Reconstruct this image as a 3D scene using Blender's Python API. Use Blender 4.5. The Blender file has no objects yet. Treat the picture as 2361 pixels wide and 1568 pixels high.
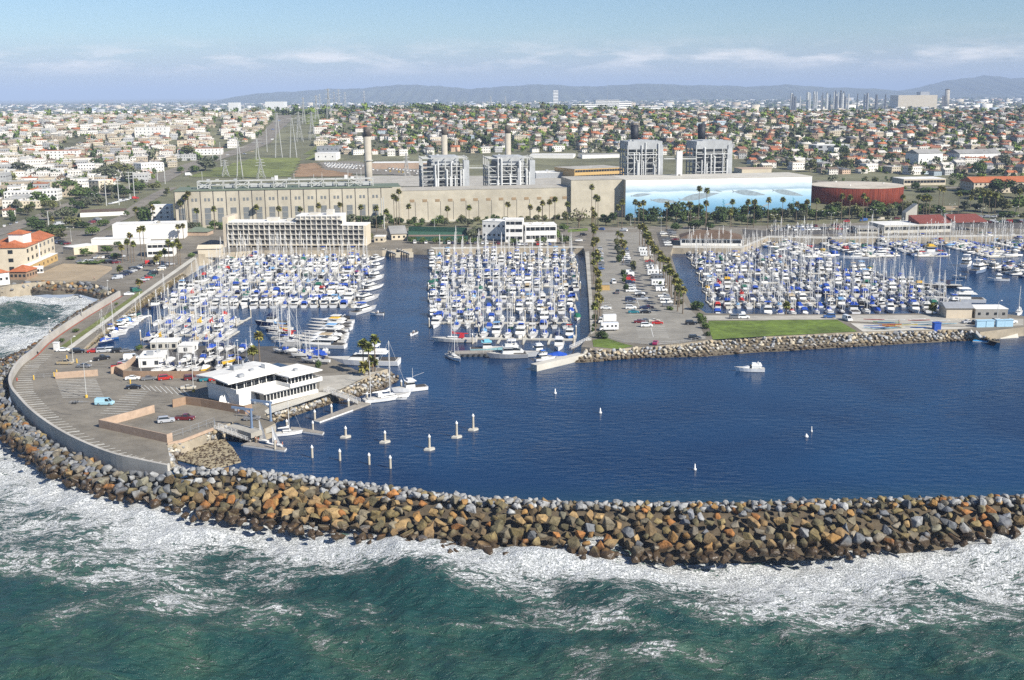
import bpy, bmesh, math, random
import numpy as np
from mathutils import Vector, Matrix
from mathutils.geometry import tessellate_polygon
random.seed(7); RNG = np.random.default_rng(7)
SC = bpy.context.scene; COL = SC.collection
PI = math.pi; R = math.radians
# ------------------------------------------------------------------ camera, sky, sun
CAM_H, F, PITCH, ROLL = 92.0, 2600.0, 12.28, -0.41
cd = bpy.data.cameras.new('camera'); cam = bpy.data.objects.new('camera', cd); COL.objects.link(cam)
cd.lens = 36*F/2361; cd.sensor_width = 36; cd.clip_start = 1; cd.clip_end = 200000
CM = Matrix.Rotation(R(90-PITCH), 3, 'X') @ Matrix.Rotation(R(ROLL), 3, 'Z')
cam.matrix_world = Matrix.Translation((0, 0, CAM_H)) @ CM.to_4x4()
SC.camera = cam
SUN_AZ, SUN_EL = 128.0, 37.0          # azimuth clockwise from +Y
sdir = Vector((math.sin(R(SUN_AZ))*math.cos(R(SUN_EL)), math.cos(R(SUN_AZ))*math.cos(R(SUN_EL)), math.sin(R(SUN_EL))))
ld = bpy.data.lights.new('sun', 'SUN'); ld.energy = 5.0; ld.angle = R(.5); ld.color = (1, .95, .86)
sun = bpy.data.objects.new('sun', ld); COL.objects.link(sun); sun.rotation_euler = sdir.to_track_quat('Z', 'Y').to_euler(); sun.location = (0, 0, 500)
wd = bpy.data.worlds.new('World'); SC.world = wd; wd.use_nodes = True
def make_world():
    nt = wd.node_tree; N = nt.nodes; L = nt.links; N.clear()
    out = N.new('ShaderNodeOutputWorld'); bg = N.new('ShaderNodeBackground'); bg.inputs[1].default_value = .066
    sky = N.new('ShaderNodeTexSky'); sky.sky_type = 'NISHITA'; sky.sun_disc = False
    sky.sun_elevation = R(SUN_EL); sky.sun_rotation = R(SUN_AZ); sky.air_density = 1.0; sky.dust_density = .2; sky.ozone_density = 3.0
    tc = N.new('ShaderNodeTexCoord'); sep = N.new('ShaderNodeSeparateXYZ'); L.new(tc.outputs['Generated'], sep.inputs[0])
    mp = N.new('ShaderNodeMapping'); mp.inputs['Scale'].default_value = (16, 16, 85); L.new(tc.outputs['Generated'], mp.inputs[0])
    nz = N.new('ShaderNodeTexNoise'); nz.inputs['Scale'].default_value = 1; nz.inputs['Detail'].default_value = 7; nz.inputs['Roughness'].default_value = .58; L.new(mp.outputs[0], nz.inputs[0])
    r1 = N.new('ShaderNodeValToRGB'); r1.color_ramp.elements[0].position = .46; r1.color_ramp.elements[1].position = .66; L.new(nz.outputs[0], r1.inputs[0])
    band = N.new('ShaderNodeValToRGB'); cr = band.color_ramp                   # how much cloud at each height of the sky
    cr.elements[0].position = .016; cr.elements[0].color = (0, 0, 0, 1); cr.elements[1].position = .06; cr.elements[1].color = (0, 0, 0, 1)
    for p, v in ((.024, .75), (.031, 1), (.037, .45), (.045, .12)):
        e = cr.elements.new(p); e.color = (v, v, v, 1)
    L.new(sep.outputs[2], band.inputs[0])
    mul = N.new('ShaderNodeMath'); mul.operation = 'MULTIPLY'; L.new(r1.outputs[0], mul.inputs[0]); L.new(band.outputs[0], mul.inputs[1])
    # soft grey-violet bank low over the hills
    bank = N.new('ShaderNodeValToRGB'); cb = bank.color_ramp
    cb.elements[0].position = 0; cb.elements[0].color = (.8,)*3+(1,); cb.elements[1].position = .05; cb.elements[1].color = (0, 0, 0, 1)
    e = cb.elements.new(.024); e.color = (.55, .55, .55, 1)
    L.new(sep.outputs[2], bank.inputs[0])
    m0 = N.new('ShaderNodeMix'); m0.data_type = 'RGBA'; m0.inputs[7].default_value = (5.0, 5.8, 7.3, 1); L.new(bank.outputs[0], m0.inputs[0]); tint = N.new('ShaderNodeVectorMath'); tint.operation = 'MULTIPLY'; tint.inputs[1].default_value = (.84, .97, 1.14); L.new(sky.outputs[0], tint.inputs[0]); L.new(tint.outputs[0], m0.inputs[6])
    mix = N.new('ShaderNodeMix'); mix.data_type = 'RGBA'; mix.inputs[7].default_value = (10.5, 10.4, 10.2, 1)
    L.new(mul.outputs[0], mix.inputs[0]); L.new(m0.outputs[2], mix.inputs[6])
    L.new(mix.outputs[2], bg.inputs[0]); L.new(bg.outputs[0], out.inputs[0])
make_world()
SC.view_settings.view_transform = 'Standard'; SC.view_settings.look = 'None'; SC.view_settings.exposure = 0.62; SC.view_settings.gamma = 1
cy = SC.cycles; cy.max_bounces = 4; cy.diffuse_bounces = 2; cy.glossy_bounces = 2; cy.transmission_bounces = 2; cy.volume_bounces = 0; cy.transparent_max_bounces = 6
cy.use_denoising = False; cy.caustics_reflective = False; cy.caustics_refractive = False; cy.sample_clamp_indirect = 4; cy.sample_clamp_direct = 8
# ------------------------------------------------------------------ picture -> place
K = .44637/1.73484
OFF = dict(A=(0, 300), B=(1024, 300), C=(2048, 300), D=(3072, 300), E=(0, 900), F=(1024, 900), G=(2048, 900), H=(3072, 900), I=(0, 1300), J=(700, 1300), Z=None)
def dpx(c, x, y):
    if c == 'Z': return x, y
    o = OFF[c]; return o[0]/1.73484 + x*K, o[1]/1.73484 + y*K
def ray(c, x, y):
    a, b = dpx(c, x, y)
    return (CM @ Vector(((a-1180.5)/F, -(b-784)/F, -1)))
def W(c, x, y, z=0.0):
    d = ray(c, x, y); t = (z-CAM_H)/d.z
    return Vector((d.x*t, d.y*t, z))
def WY(c, x, y, Y):                      # the point of a sight line at distance Y
    d = ray(c, x, y); t = Y/d.y
    return Vector((d.x*t, Y, CAM_H+d.z*t))
def top(base, c, x, y): return WY(c, x, y, base.y).z
def hump(x, y, cx, cy, sx, sy): return math.exp(-((x-cx)/sx)**2-((y-cy)/sy)**2)
def sstep(a, b, v):
    t = min(1, max(0, (v-a)/(b-a))); return t*t*(3-2*t)
def gz(x, y):
    if y < 765: return 3.5
    z = 3.5+7*sstep(765, 1000, y)+41*sstep(1000, 2050, y)-38*sstep(2150, 3300, y)
    z += 9*hump(x, y, -170, 2050, 420, 330)-4*hump(x, y, 900, 2050, 500, 400)+6*hump(x, y, 380, 1700, 300, 300)+5*hump(x, y, -700, 1800, 250, 300)
    return z
def WG(c, x, y):                          # sight line meets the terrain
    d = ray(c, x, y); t = 600/d.y; prev = t
    for k in range(900):
        p = d*t
        if CAM_H+p.z < gz(p.x, p.y): break
        prev = t; t += 6/d.y
    lo, hi = prev, t
    for k in range(20):
        m = (lo+hi)/2; p = d*m
        if CAM_H+p.z < gz(p.x, p.y): hi = m
        else: lo = m
    p = d*hi; return Vector((p.x, p.y, gz(p.x, p.y)))
# ------------------------------------------------------------------ mesh builder
class MB:
    def __init__(s): s.v = []; s.f = []; s.m = []
    def add(s, vs, fs, mi=0):
        n = len(s.v); s.v += [tuple(v) for v in vs]; s.f += [tuple(i+n for i in f) for f in fs]; s.m += [mi]*len(fs); return s
    def box(s, x0, x1, y0, y1, z0, z1, mi=0):
        return s.add([(x0,y0,z0),(x1,y0,z0),(x1,y1,z0),(x0,y1,z0),(x0,y0,z1),(x1,y0,z1),(x1,y1,z1),(x0,y1,z1)],
                     [(0,3,2,1),(4,5,6,7),(0,1,5,4),(1,2,6,5),(2,3,7,6),(3,0,4,7)], mi)
    def frus(s, x0, x1, y0, y1, z0, X0, X1, Y0, Y1, z1, mi=0):
        return s.add([(x0,y0,z0),(x1,y0,z0),(x1,y1,z0),(x0,y1,z0),(X0,Y0,z1),(X1,Y0,z1),(X1,Y1,z1),(X0,Y1,z1)],
                     [(0,3,2,1),(4,5,6,7),(0,1,5,4),(1,2,6,5),(2,3,7,6),(3,0,4,7)], mi)
    def bar(s, p, q, w, h=None, mi=0):
        p = Vector(p); q = Vector(q); h = h or w; d = (q-p).normalized()
        u = d.cross(Vector((0,0,1)))
        u = Vector((1,0,0)) if u.length < 1e-4 else u.normalized()
        n = u.cross(d); vs = []
        for a in (p, q):
            for i, j in ((-1,-1),(1,-1),(1,1),(-1,1)): vs.append(a+u*(w/2*i)+n*(h/2*j))
        return s.add(vs, [(0,3,2,1),(4,5,6,7),(0,1,5,4),(1,2,6,5),(2,3,7,6),(3,0,4,7)], mi)
    def tube(s, p, q, r, r2=None, n=8, mi=0, cap=True):
        p = Vector(p); q = Vector(q); r2 = r if r2 is None else r2; d = (q-p).normalized()
        u = d.cross(Vector((0,0,1))); u = Vector((1,0,0)) if u.length < 1e-4 else u.normalized(); w = d.cross(u)
        vs = [a+(u*math.cos(2*PI*i/n)+w*math.sin(2*PI*i/n))*rr for a, rr in ((p,r),(q,r2)) for i in range(n)]
        fs = [(i,(i+1)%n,n+(i+1)%n,n+i) for i in range(n)]
        if cap: fs += [tuple(range(n-1,-1,-1)), tuple(range(n,2*n))]
        return s.add(vs, fs, mi)
    def lathe(s, prof, n=24, mi=0, c=(0,0,0)):
        vs = [(c[0]+r*math.cos(2*PI*i/n), c[1]+r*math.sin(2*PI*i/n), c[2]+z) for r, z in prof for i in range(n)]
        fs = [(k*n+i, k*n+(i+1)%n, (k+1)*n+(i+1)%n, (k+1)*n+i) for k in range(len(prof)-1) for i in range(n)]
        fs += [tuple(range(n-1,-1,-1)), tuple(range((len(prof)-1)*n, len(prof)*n))]
        return s.add(vs, fs, mi)
    def loft(s, secs, mi=0, closed=False, caps=True):
        n = len(secs[0]); vs = [p for sec in secs for p in sec]; fs = []
        for k in range(len(secs)-1):
            for i in range(n if closed else n-1):
                j = (i+1) % n; fs.append((k*n+i, k*n+j, (k+1)*n+j, (k+1)*n+i))
        if caps: fs += [tuple(range(n-1,-1,-1)), tuple(range((len(secs)-1)*n, len(secs)*n))]
        return s.add(vs, fs, mi)
    def prism(s, poly, z0, z1, mi=0, side=None):
        pts = [Vector((p[0], p[1], 0)) for p in poly]
        ar = sum(pts[i].x*pts[(i+1)%len(pts)].y-pts[(i+1)%len(pts)].x*pts[i].y for i in range(len(pts)))
        if ar < 0: pts.reverse()
        n = len(pts); tri = tessellate_polygon([pts])
        s.add([(p.x,p.y,z1) for p in pts]+[(p.x,p.y,z0) for p in pts], [], mi)
        b = len(s.v)-2*n
        for t in tri:
            a, c, d = [pts[i] for i in t]
            t2 = t if (c-a).cross(d-a).z > 0 else t[::-1]
            s.f.append(tuple(b+i for i in t2)); s.m.append(mi)
        if z0 != z1:
            for i in range(n):
                j = (i+1)%n; s.f.append((b+n+i, b+n+j, b+j, b+i)); s.m.append(mi if side is None else side)
        return s
    def sheet(s, poly, z, mi=0): return s.prism(poly, z, z, mi)
    def xf(s, M, start=0):
        s.v[start:] = [tuple(M @ Vector(v)) for v in s.v[start:]]; return s
    def mesh(s, name, mats, smooth=False):
        me = bpy.data.meshes.new(name); me.from_pydata(s.v, [], s.f)
        for m in (mats if isinstance(mats, (list, tuple)) else [mats]): me.materials.append(m)
        me.polygons.foreach_set('material_index', s.m)
        if smooth: me.polygons.foreach_set('use_smooth', [True]*len(me.polygons))
        me.update(); return me
    def obj(s, name, mats, parent=None, loc=(0,0,0), rz=0, smooth=False):
        return link(name, s.mesh(name, mats, smooth), parent, loc, rz)
def link(name, me, parent=None, loc=(0,0,0), rz=0, sc=1):
    o = bpy.data.objects.new(name, me); COL.objects.link(o); o.parent = parent; o.location = loc; o.rotation_euler = (0,0,rz)
    if sc != 1: o.scale = (sc,sc,sc) if not isinstance(sc, tuple) else sc
    return o
def npmesh(name, V, Fq, mats, mi=None, col=None, smooth=False):   # arrays: all quads or all tris
    me = bpy.data.meshes.new(name); nv, nf, k = len(V), len(Fq), Fq.shape[1]
    me.vertices.add(nv); me.vertices.foreach_set('co', np.ascontiguousarray(V, dtype=np.float32).ravel())
    me.loops.add(nf*k); me.loops.foreach_set('vertex_index', np.ascontiguousarray(Fq, dtype=np.int32).ravel())
    me.polygons.add(nf); me.polygons.foreach_set('loop_start', np.arange(nf, dtype=np.int32)*k)
    for m in (mats if isinstance(mats, (list, tuple)) else [mats]): me.materials.append(m)
    if mi is not None: me.polygons.foreach_set('material_index', np.ascontiguousarray(mi, dtype=np.int32))
    if smooth: me.polygons.foreach_set('use_smooth', np.ones(nf, dtype=bool))
    if col is not None:
        a = me.color_attributes.new('tint', 'FLOAT_COLOR', 'POINT'); a.data.foreach_set('color', np.ascontiguousarray(col, dtype=np.float32).ravel())
    me.update(calc_edges=True); me.validate(); return me
def tag(o, label=None, cat=None, group=None, kind=None):
    if label: o['label'] = label
    if cat: o['category'] = cat
    if group: o['group'] = group
    if kind: o['kind'] = kind
    return o
def thing(name, label, cat, loc=(0,0,0), rz=0, group=None):
    o = bpy.data.objects.new(name, None); COL.objects.link(o); o.location = loc; o.rotation_euler = (0,0,rz); o.empty_display_size = .5
    return tag(o, label, cat, group)
KIDS = {}
def freeze(root):                        # remember a thing's tree so that copies are cheap
    allo = list(COL.objects); ch = {}
    for o in allo:
        if o.parent: ch.setdefault(o.parent.name, []).append(o)
    def walk(o): return [(c, walk(c)) for c in ch.get(o.name, [])]
    KIDS[root.name] = walk(root)
    return root
def dup(root, loc, rz=0, sc=1, label=None, group=None, cols=None):
    def cp(o, par, kids):
        c = o.copy(); COL.objects.link(c); c.parent = par
        if cols:
            k = o.name.split('.')[0]
            if k in cols: c.color = (*cols[k], 1)
        for g, gk in kids: cp(g, c, gk)
        return c
    c = cp(root, None, KIDS[root.name]); c.location = loc; c.rotation_euler = (0,0,rz)
    if sc != 1: c.scale = (sc,sc,sc) if not isinstance(sc, tuple) else sc
    if label: c['label'] = label
    if group: c['group'] = group
    return c
def drop(root):                          # the mould itself is not part of the scene
    def rm(o, kids):
        for g, gk in kids: rm(g, gk)
        bpy.data.objects.remove(o)
    rm(root, KIDS[root.name])
ORD = ['first','second','third','fourth','fifth','sixth','seventh','eighth','ninth','tenth','eleventh','twelfth','thirteenth','fourteenth','fifteenth','sixteenth','seventeenth','eighteenth','nineteenth','twentieth']
TENS = {2:'twenty',3:'thirty',4:'forty',5:'fifty',6:'sixty',7:'seventy',8:'eighty',9:'ninety'}
def nth(i):
    if i < 20: return ORD[i]
    n = i+1
    if n > 99: return '%dth' % n
    if n % 10 == 0: return TENS[n//10][:-1]+'ieth'
    return TENS[n//10]+'-'+ORD[n%10-1]
# ------------------------------------------------------------------ materials
def newmat(name):
    m = bpy.data.materials.new(name); m.use_nodes = True; nt = m.node_tree
    return m, nt, nt.nodes, nt.links, nt.nodes['Principled BSDF']
def mat(name, col=(.5,.5,.5), rough=.7, metal=0, var=.12, scale=.6, src=None, bump=0, bscale=8, spec=.4, stain=0, coat=0):
    """one surface: own colour (or the object's / the 'tint' attribute) broken up by noise"""
    m, nt, N, L, b = newmat(name)
    b.inputs['Roughness'].default_value = rough; b.inputs['Metallic'].default_value = metal; b.inputs['Specular IOR Level'].default_value = spec
    if coat: b.inputs['Coat Weight'].default_value = coat
    tc = N.new('ShaderNodeTexCoord'); nz = N.new('ShaderNodeTexNoise'); nz.inputs['Scale'].default_value = scale; nz.inputs['Detail'].default_value = 5; nz.inputs['Roughness'].default_value = .65
    L.new(tc.outputs['Object'], nz.inputs[0])
    mr = N.new('ShaderNodeMapRange'); mr.inputs[1].default_value = .3; mr.inputs[2].default_value = .7; mr.inputs[3].default_value = 1-var; mr.inputs[4].default_value = 1+var; L.new(nz.outputs[0], mr.inputs[0])
    vm = N.new('ShaderNodeVectorMath'); vm.operation = 'SCALE'; L.new(mr.outputs[0], vm.inputs[3])
    if src == 'obj':
        oi = N.new('ShaderNodeObjectInfo'); L.new(oi.outputs['Color'], vm.inputs[0])
    elif src == 'tint':
        at = N.new('ShaderNodeAttribute'); at.attribute_name = 'tint'; L.new(at.outputs['Color'], vm.inputs[0])
    else: vm.inputs[0].default_value = col
    last = vm.outputs[0]
    if stain:
        n2 = N.new('ShaderNodeTexNoise'); n2.inputs['Scale'].default_value = scale*.22; n2.inputs['Detail'].default_value = 8; n2.inputs['Roughness'].default_value = .7
        L.new(tc.outputs['Object'], n2.inputs[0])
        r2 = N.new('ShaderNodeMapRange'); r2.inputs[1].default_value = .42; r2.inputs[2].default_value = .62; r2.inputs[3].default_value = 1; r2.inputs[4].default_value = 1-stain; L.new(n2.outputs[0], r2.inputs[0])
        v2 = N.new('ShaderNodeVectorMath'); v2.operation = 'SCALE'; L.new(last, v2.inputs[0]); L.new(r2.outputs[0], v2.inputs[3]); last = v2.outputs[0]
    L.new(last, b.inputs['Base Color'])
    if bump:
        n3 = N.new('ShaderNodeTexNoise'); n3.inputs['Scale'].default_value = bscale; n3.inputs['Detail'].default_value = 4; L.new(tc.outputs['Object'], n3.inputs[0])
        bp = N.new('ShaderNodeBump'); bp.inputs['Strength'].default_value = bump; bp.inputs['Distance'].default_value = .1; L.new(n3.outputs[0], bp.inputs['Height']); L.new(bp.outputs[0], b.inputs['Normal'])
    return m
M = {}
M['asphalt'] = mat('asphalt', (.22,.195,.155), .9, var=.14, scale=.35, stain=.3, bump=.3)
M['asphalt_pale'] = mat('pale asphalt', (.27,.25,.21), .9, var=.1, scale=.3, stain=.25, bump=.3)
M['asphalt_dark'] = mat('dark asphalt', (.09,.083,.075), .9, var=.15, scale=.3, stain=.25)
M['ground'] = mat('ground', (.2,.175,.135), .95, var=.25, scale=.06, stain=.3)
M['concrete'] = mat('concrete', (.42,.39,.33), .85, var=.12, scale=.4, stain=.22)
M['concrete_pale'] = mat('pale concrete', (.52,.49,.42), .85, var=.1, scale=.3, stain=.15)
M['bulkhead'] = mat('bulkhead concrete', (.4,.34,.25), .9, var=.15, scale=.3, stain=.35)
M['sand'] = mat('sand', (.36,.28,.18), .95, var=.12, scale=.2, stain=.2)
M['grass'] = mat('grass', (.125,.18,.025), .95, var=.35, scale=.3, stain=.42, bump=.4, bscale=3)
M['dry_grass'] = mat('dry grass', (.17,.19,.05), .95, var=.35, scale=.08, stain=.45)
M['dirt'] = mat('dirt', (.27,.17,.09), .95, var=.3, scale=.1, stain=.3)
M['paint_line'] = mat('road paint', (.7,.7,.66), .8, var=.2, scale=1.5)
M['yellow_paint'] = mat('yellow paint', (.62,.4,.06), .7, var=.15)
M['red_paint'] = mat('red kerb paint', (.35,.07,.04), .8, var=.2)
M['white'] = mat('white paint', (.7,.69,.66), .5, var=.06, scale=.5)
M['white_wall'] = mat('white stucco', (.78,.76,.71), .85, var=.06, scale=.3, stain=.06)
M['white_roof'] = mat('white roof coating', (.76,.74,.69), .8, var=.1, scale=.3, stain=.16)
M['cream'] = mat('cream stucco', (.6,.52,.39), .85, var=.08, scale=.3, stain=.1)
M['tan'] = mat('tan brick', (.44,.32,.23), .9, var=.14, scale=.8, stain=.15)
M['brown_wall'] = mat('brown block', (.3,.2,.13), .9, var=.14, scale=.8)
M['ochre'] = mat('ochre stucco', (.5,.33,.13), .85, var=.1)
M['tile'] = mat('terracotta tile', (.42,.13,.05), .8, var=.22, scale=.5, stain=.15)
M['shingle'] = mat('brown shingle', (.13,.085,.055), .9, var=.2, scale=.6, stain=.2)
M['grey_roof'] = mat('grey roof', (.3,.29,.27), .85, var=.15, scale=.4, stain=.2)
M['glass'] = mat('dark glass', (.022,.026,.03), .08, var=.2, spec=.6)
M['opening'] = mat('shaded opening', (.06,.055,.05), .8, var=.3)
M['metal'] = mat('grey metal', (.36,.37,.38), .5, var=.12, metal=.3)
M['steel'] = mat('pale painted steel', (.5,.5,.47), .6, var=.14, scale=.3, stain=.2)
M['steel_dark'] = mat('dark steel', (.1,.105,.11), .6, var=.2)
M['wood'] = mat('weathered decking', (.3,.27,.23), .9, var=.2, scale=1.2, stain=.2)
M['timber'] = mat('timber', (.34,.26,.17), .9, var=.2, scale=1)
M['rubber'] = mat('rubber', (.02,.02,.02), .8, var=.1)
M['blue_canvas'] = mat('blue canvas', (.02,.08,.36), .8, var=.15)
M['blue_steel'] = mat('blue grey steel', (.14,.2,.3), .5, var=.12)
M['objpaint'] = mat('body paint', rough=.28, var=.03, src='obj', coat=.4)
M['objcanvas'] = mat('canvas', rough=.85, var=.12, scale=1.5, src='obj')
M['objgel'] = mat('gelcoat', rough=.3, var=.1, scale=1, src='obj')
M['objwall'] = mat('house stucco', rough=.85, var=.08, scale=.3, src='obj')
M['objroof'] = mat('house roof', rough=.85, var=.2, scale=.6, src='obj')
M['tintwall'] = mat('far stucco', rough=.85, var=.08, scale=.3, src='tint')
M['spar'] = mat('anodised spar', (.62,.61,.58), .4, var=.05)
M['bark'] = mat('bark', (.17,.13,.09), .95, var=.25, scale=2)
# ------------------------------------------------------------------ setting: water, land, hills
G0 = 3.5                                   # quay level
SEAWALL = [W(*p, 6.0) for p in (('E',1070,590),('E',730,790),('E',440,980),('E',310,1100),('E',180,1200),('E',95,1330),('I',98,540),('I',180,650),('I',300,770),('I',480,900),('I',700,1020),('I',1000,1140),('I',1300,1210),('I',1510,1252))]
FOOT = [W(*p) for p in (('Z',-60,905),('Z',0,1005),('Z',45,1030),('Z',75,1065),('Z',130,1110),('Z',215,1135),('Z',340,1165),('Z',440,1195),('Z',590,1215),('Z',750,1245),('Z',960,1265),('Z',1150,1280),('Z',1400,1295),('Z',1700,1297),('Z',1950,1285),('Z',2200,1255),('Z',2361,1225),('Z',2520,1200))]
CREST = [W('Z', x, y, 4.6) for x, y in ((545,1082),(700,1100),(850,1120),(1000,1140),(1200,1158),(1500,1164),(1800,1160),(2000,1155),(2361,1146),(2600,1140))]
def lerp_line(P, n):                      # even points along a polyline
    P = [Vector((p.x, p.y, 0)) for p in P]; d = [0]
    for a, b in zip(P, P[1:]): d.append(d[-1]+(b-a).length)
    out = []; k = 0
    for i in range(n):
        t = d[-1]*i/(n-1)
        while k < len(d)-2 and d[k+1] < t: k += 1
        out.append(P[k].lerp(P[k+1], (t-d[k])/(d[k+1]-d[k])))
    return out
def inpoly(X, Y, poly):
    X = np.asarray(X); Y = np.asarray(Y); ins = np.zeros(X.shape, bool); n = len(poly)
    for i in range(n):
        x1, y1 = poly[i][0], poly[i][1]; x2, y2 = poly[(i+1)%n][0], poly[(i+1)%n][1]
        if y1 == y2: continue
        c = ((y1 > Y) != (y2 > Y)) & (X < (x2-x1)*(Y-y1)/(y2-y1)+x1); ins ^= c
    return ins
def dist_line(X, Y, P):
    D = np.full(np.shape(X), 1e9)
    for a, b in zip(P, P[1:]):
        dx, dy = b.x-a.x, b.y-a.y; L2 = dx*dx+dy*dy+1e-9
        t = np.clip(((X-a.x)*dx+(Y-a.y)*dy)/L2, 0, 1); D = np.minimum(D, np.hypot(X-a.x-t*dx, Y-a.y-t*dy))
    return D
# bay shoreline on the far left (rock toe of the beach)
BAY = [W(*p) for p in (('E',-500,640),('E',0,620),('E',60,600),('E',250,580),('E',480,600),('E',700,590),('E',880,640))]
mid_sw = [Vector((p.x-5, p.y-1, 0)) for p in SEAWALL[:6]]
mid_br = [(CREST[i]+Vector((0,-3,0))) for i in range(len(CREST))]
SEA_EDGE = BAY[:6]+mid_sw+[Vector((p.x-3, p.y-3, 0)) for p in SEAWALL[6:]]+mid_br
SEA_POLY = [(p.x, p.y) for p in SEA_EDGE]+[(900, mid_br[-1].y), (900, -300), (-1200, -300), (-1200, BAY[0].y)]
def sea_waves(X, Y, d):
    h = np.zeros_like(X); r = np.random.default_rng(3)
    for k in range(26):
        wl = 3.0*1.16**k; a = r.normal(.9, .75); kx, ky = math.cos(a)*2*PI/wl, math.sin(a)*2*PI/wl
        ph = X*kx+Y*ky+r.uniform(0, 6.3)+.8*np.sin(X*.03+k)+.6*np.cos(Y*.045+2*k)
        h += .0085*wl**.8*(1-np.abs(np.sin(ph/2)))*2-.0085*wl**.8
    return h
def make_sea():
    obj = []
    for x0, x1, y0, y1, st in ((-230, 190, 110, 330, .6), (-520, -150, 330, 700, 1.2)):
        xs = np.arange(x0, x1+st/2, st); ys = np.arange(y0, y1+st/2, st); X, Y = np.meshgrid(xs, ys)
        d = dist_line(X, Y, FOOT); db = dist_line(X, Y, BAY); ds = dist_line(X, Y, SEAWALL[:7])
        D = np.minimum(d, np.minimum(db+2, np.maximum(ds-6, 0)))
        Z = sea_waves(X, Y, D)*2.6+.45*np.exp(-D/5)
        # surf lines rolling into the bay
        u = (Y-430)*.9+X*.25
        swell = np.exp(-((u % 78)-30)**2/40.)*(Y > 332)*np.clip((Y-340)/40, 0, 1); Z += 1.1*swell
        f = .4*np.exp(-(np.maximum(D-1, 0)/4.5)**1.5)+.2*np.exp(-(D/19.)**2)+.26*np.exp(-(D/42.)**2)+.15*np.exp(-(D/95.)**2)
        br = np.clip((X-40)/60, 0, 1)*(Y < 330); f += br*.22*np.exp(-(D/22.)**2)
        f += np.clip((-25-X)/60, 0, 1)*.17*np.exp(-(D/45.)**2)*(Y < 335)
        f += .42*np.exp(-(((u-5) % 78)-27)**2/90.)*(Y > 332)*np.clip((Y-340)/40, 0, 1)+.06*(Y > 332)
        nx, ny = len(xs), len(ys); idx = np.arange(nx*ny).reshape(ny, nx)
        q = np.stack([idx[:-1,:-1], idx[:-1,1:], idx[1:,1:], idx[1:,:-1]], -1).reshape(-1, 4)
        cx, cyy = (X[:-1,:-1]+st/2).ravel(), (Y[:-1,:-1]+st/2).ravel()
        keep = inpoly(cx, cyy, SEA_POLY)
        if y0 > 300: keep &= cyy > 330
        obj.append((np.stack([X.ravel(), Y.ravel(), Z.ravel()], 1), q[keep], f.ravel()))
    V = np.concatenate([obj[0][0], obj[1][0]]); Q = np.concatenate([obj[0][1], obj[1][1]+len(obj[0][0])]); f = np.concatenate([obj[0][2], obj[1][2]])
    col = np.ones((len(V), 4)); col[:,:3] = np.clip(f, 0, 2)[:,None]/2
    m, nt, N, L, b = newmat('sea water')
    at = N.new('ShaderNodeAttribute'); at.attribute_name = 'tint'
    tc = N.new('ShaderNodeTexCoord')
    def noise(scale, detail=6, rough=.6, dist=0, map=None, typ=None):
        n = N.new('ShaderNodeTexNoise'); n.inputs['Scale'].default_value = scale; n.inputs['Detail'].default_value = detail; n.inputs['Roughness'].default_value = rough; n.inputs['Distortion'].default_value = dist
        if typ: n.noise_type = typ
        src = tc.outputs['Object']
        if map:
            mp = N.new('ShaderNodeMapping'); mp.inputs['Scale'].default_value = map[0]; mp.inputs['Rotation'].default_value = (0,0,map[1]); L.new(src, mp.inputs[0]); src = mp.outputs[0]
        L.new(src, n.inputs[0]); return n.outputs[0]
    def math_(op, a, c, clamp=False):
        n = N.new('ShaderNodeMath'); n.operation = op; n.use_clamp = clamp
        for i, v in enumerate((a, c)):
            if v is None: continue
            if isinstance(v, (int, float)): n.inputs[i].default_value = v
            else: L.new(v, n.inputs[i])
        return n.outputs[0]
    def mrange(v, a, c, lo=0, hi=1):
        n = N.new('ShaderNodeMapRange'); n.interpolation_type = 'SMOOTHSTEP'; L.new(v, n.inputs[0])
        for i, k in enumerate((a, c, lo, hi)):
            if isinstance(k, (int, float)): n.inputs[i+1].default_value = k
            else: L.new(k, n.inputs[i+1])
        return n.outputs[0]
    big = noise(.03, 5, .6, 1.0, ((1, 1.6, 1), .3))
    n1 = noise(.16, 8, .62, 2.4, ((.75, 1.9, 1), .22))
    n2 = noise(.55, 7, .62, 1.8, ((.8, 1.6, 1), -.2))
    rid = lambda v, k: math_('SUBTRACT', 1.0, math_('MULTIPLY', math_('ABSOLUTE', math_('SUBTRACT', v, .5), None), k))   # bright along torn strands
    lace = math_('MAXIMUM', rid(n1, 9.0), math_('MULTIPLY', rid(n2, 8.0), .9))
    body = mrange(math_('ADD', math_('MULTIPLY', n1, .5), math_('MULTIPLY', n2, .5)), .36, .64)
    dens = math_('ADD', math_('MULTIPLY', at.outputs['Fac'], 2.0), math_('MULTIPLY', math_('SUBTRACT', big, .5), math_('MULTIPLY_ADD', 0, 0)) if False else math_('MULTIPLY', math_('SUBTRACT', big, .5), 1.7))
    val = math_('ADD', math_('MULTIPLY', body, .62), math_('MULTIPLY', math_('MAXIMUM', lace, 0), .38))
    thr = math_('SUBTRACT', 1.07, dens)
    foam = mrange(val, math_('SUBTRACT', thr, .05), math_('ADD', thr, .2))
    foam = math_('MULTIPLY', foam, mrange(noise(2.2, 4, .7, .5), .3, .58, .5, 1))
    mixc = N.new('ShaderNodeMix'); mixc.data_type = 'RGBA'
    deep = N.new('ShaderNodeMix'); deep.data_type = 'RGBA'; deep.inputs[6].default_value = (.014,.055,.05,1); deep.inputs[7].default_value = (.045,.098,.06,1); L.new(mrange(big, .35, .7), deep.inputs[0])
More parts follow.
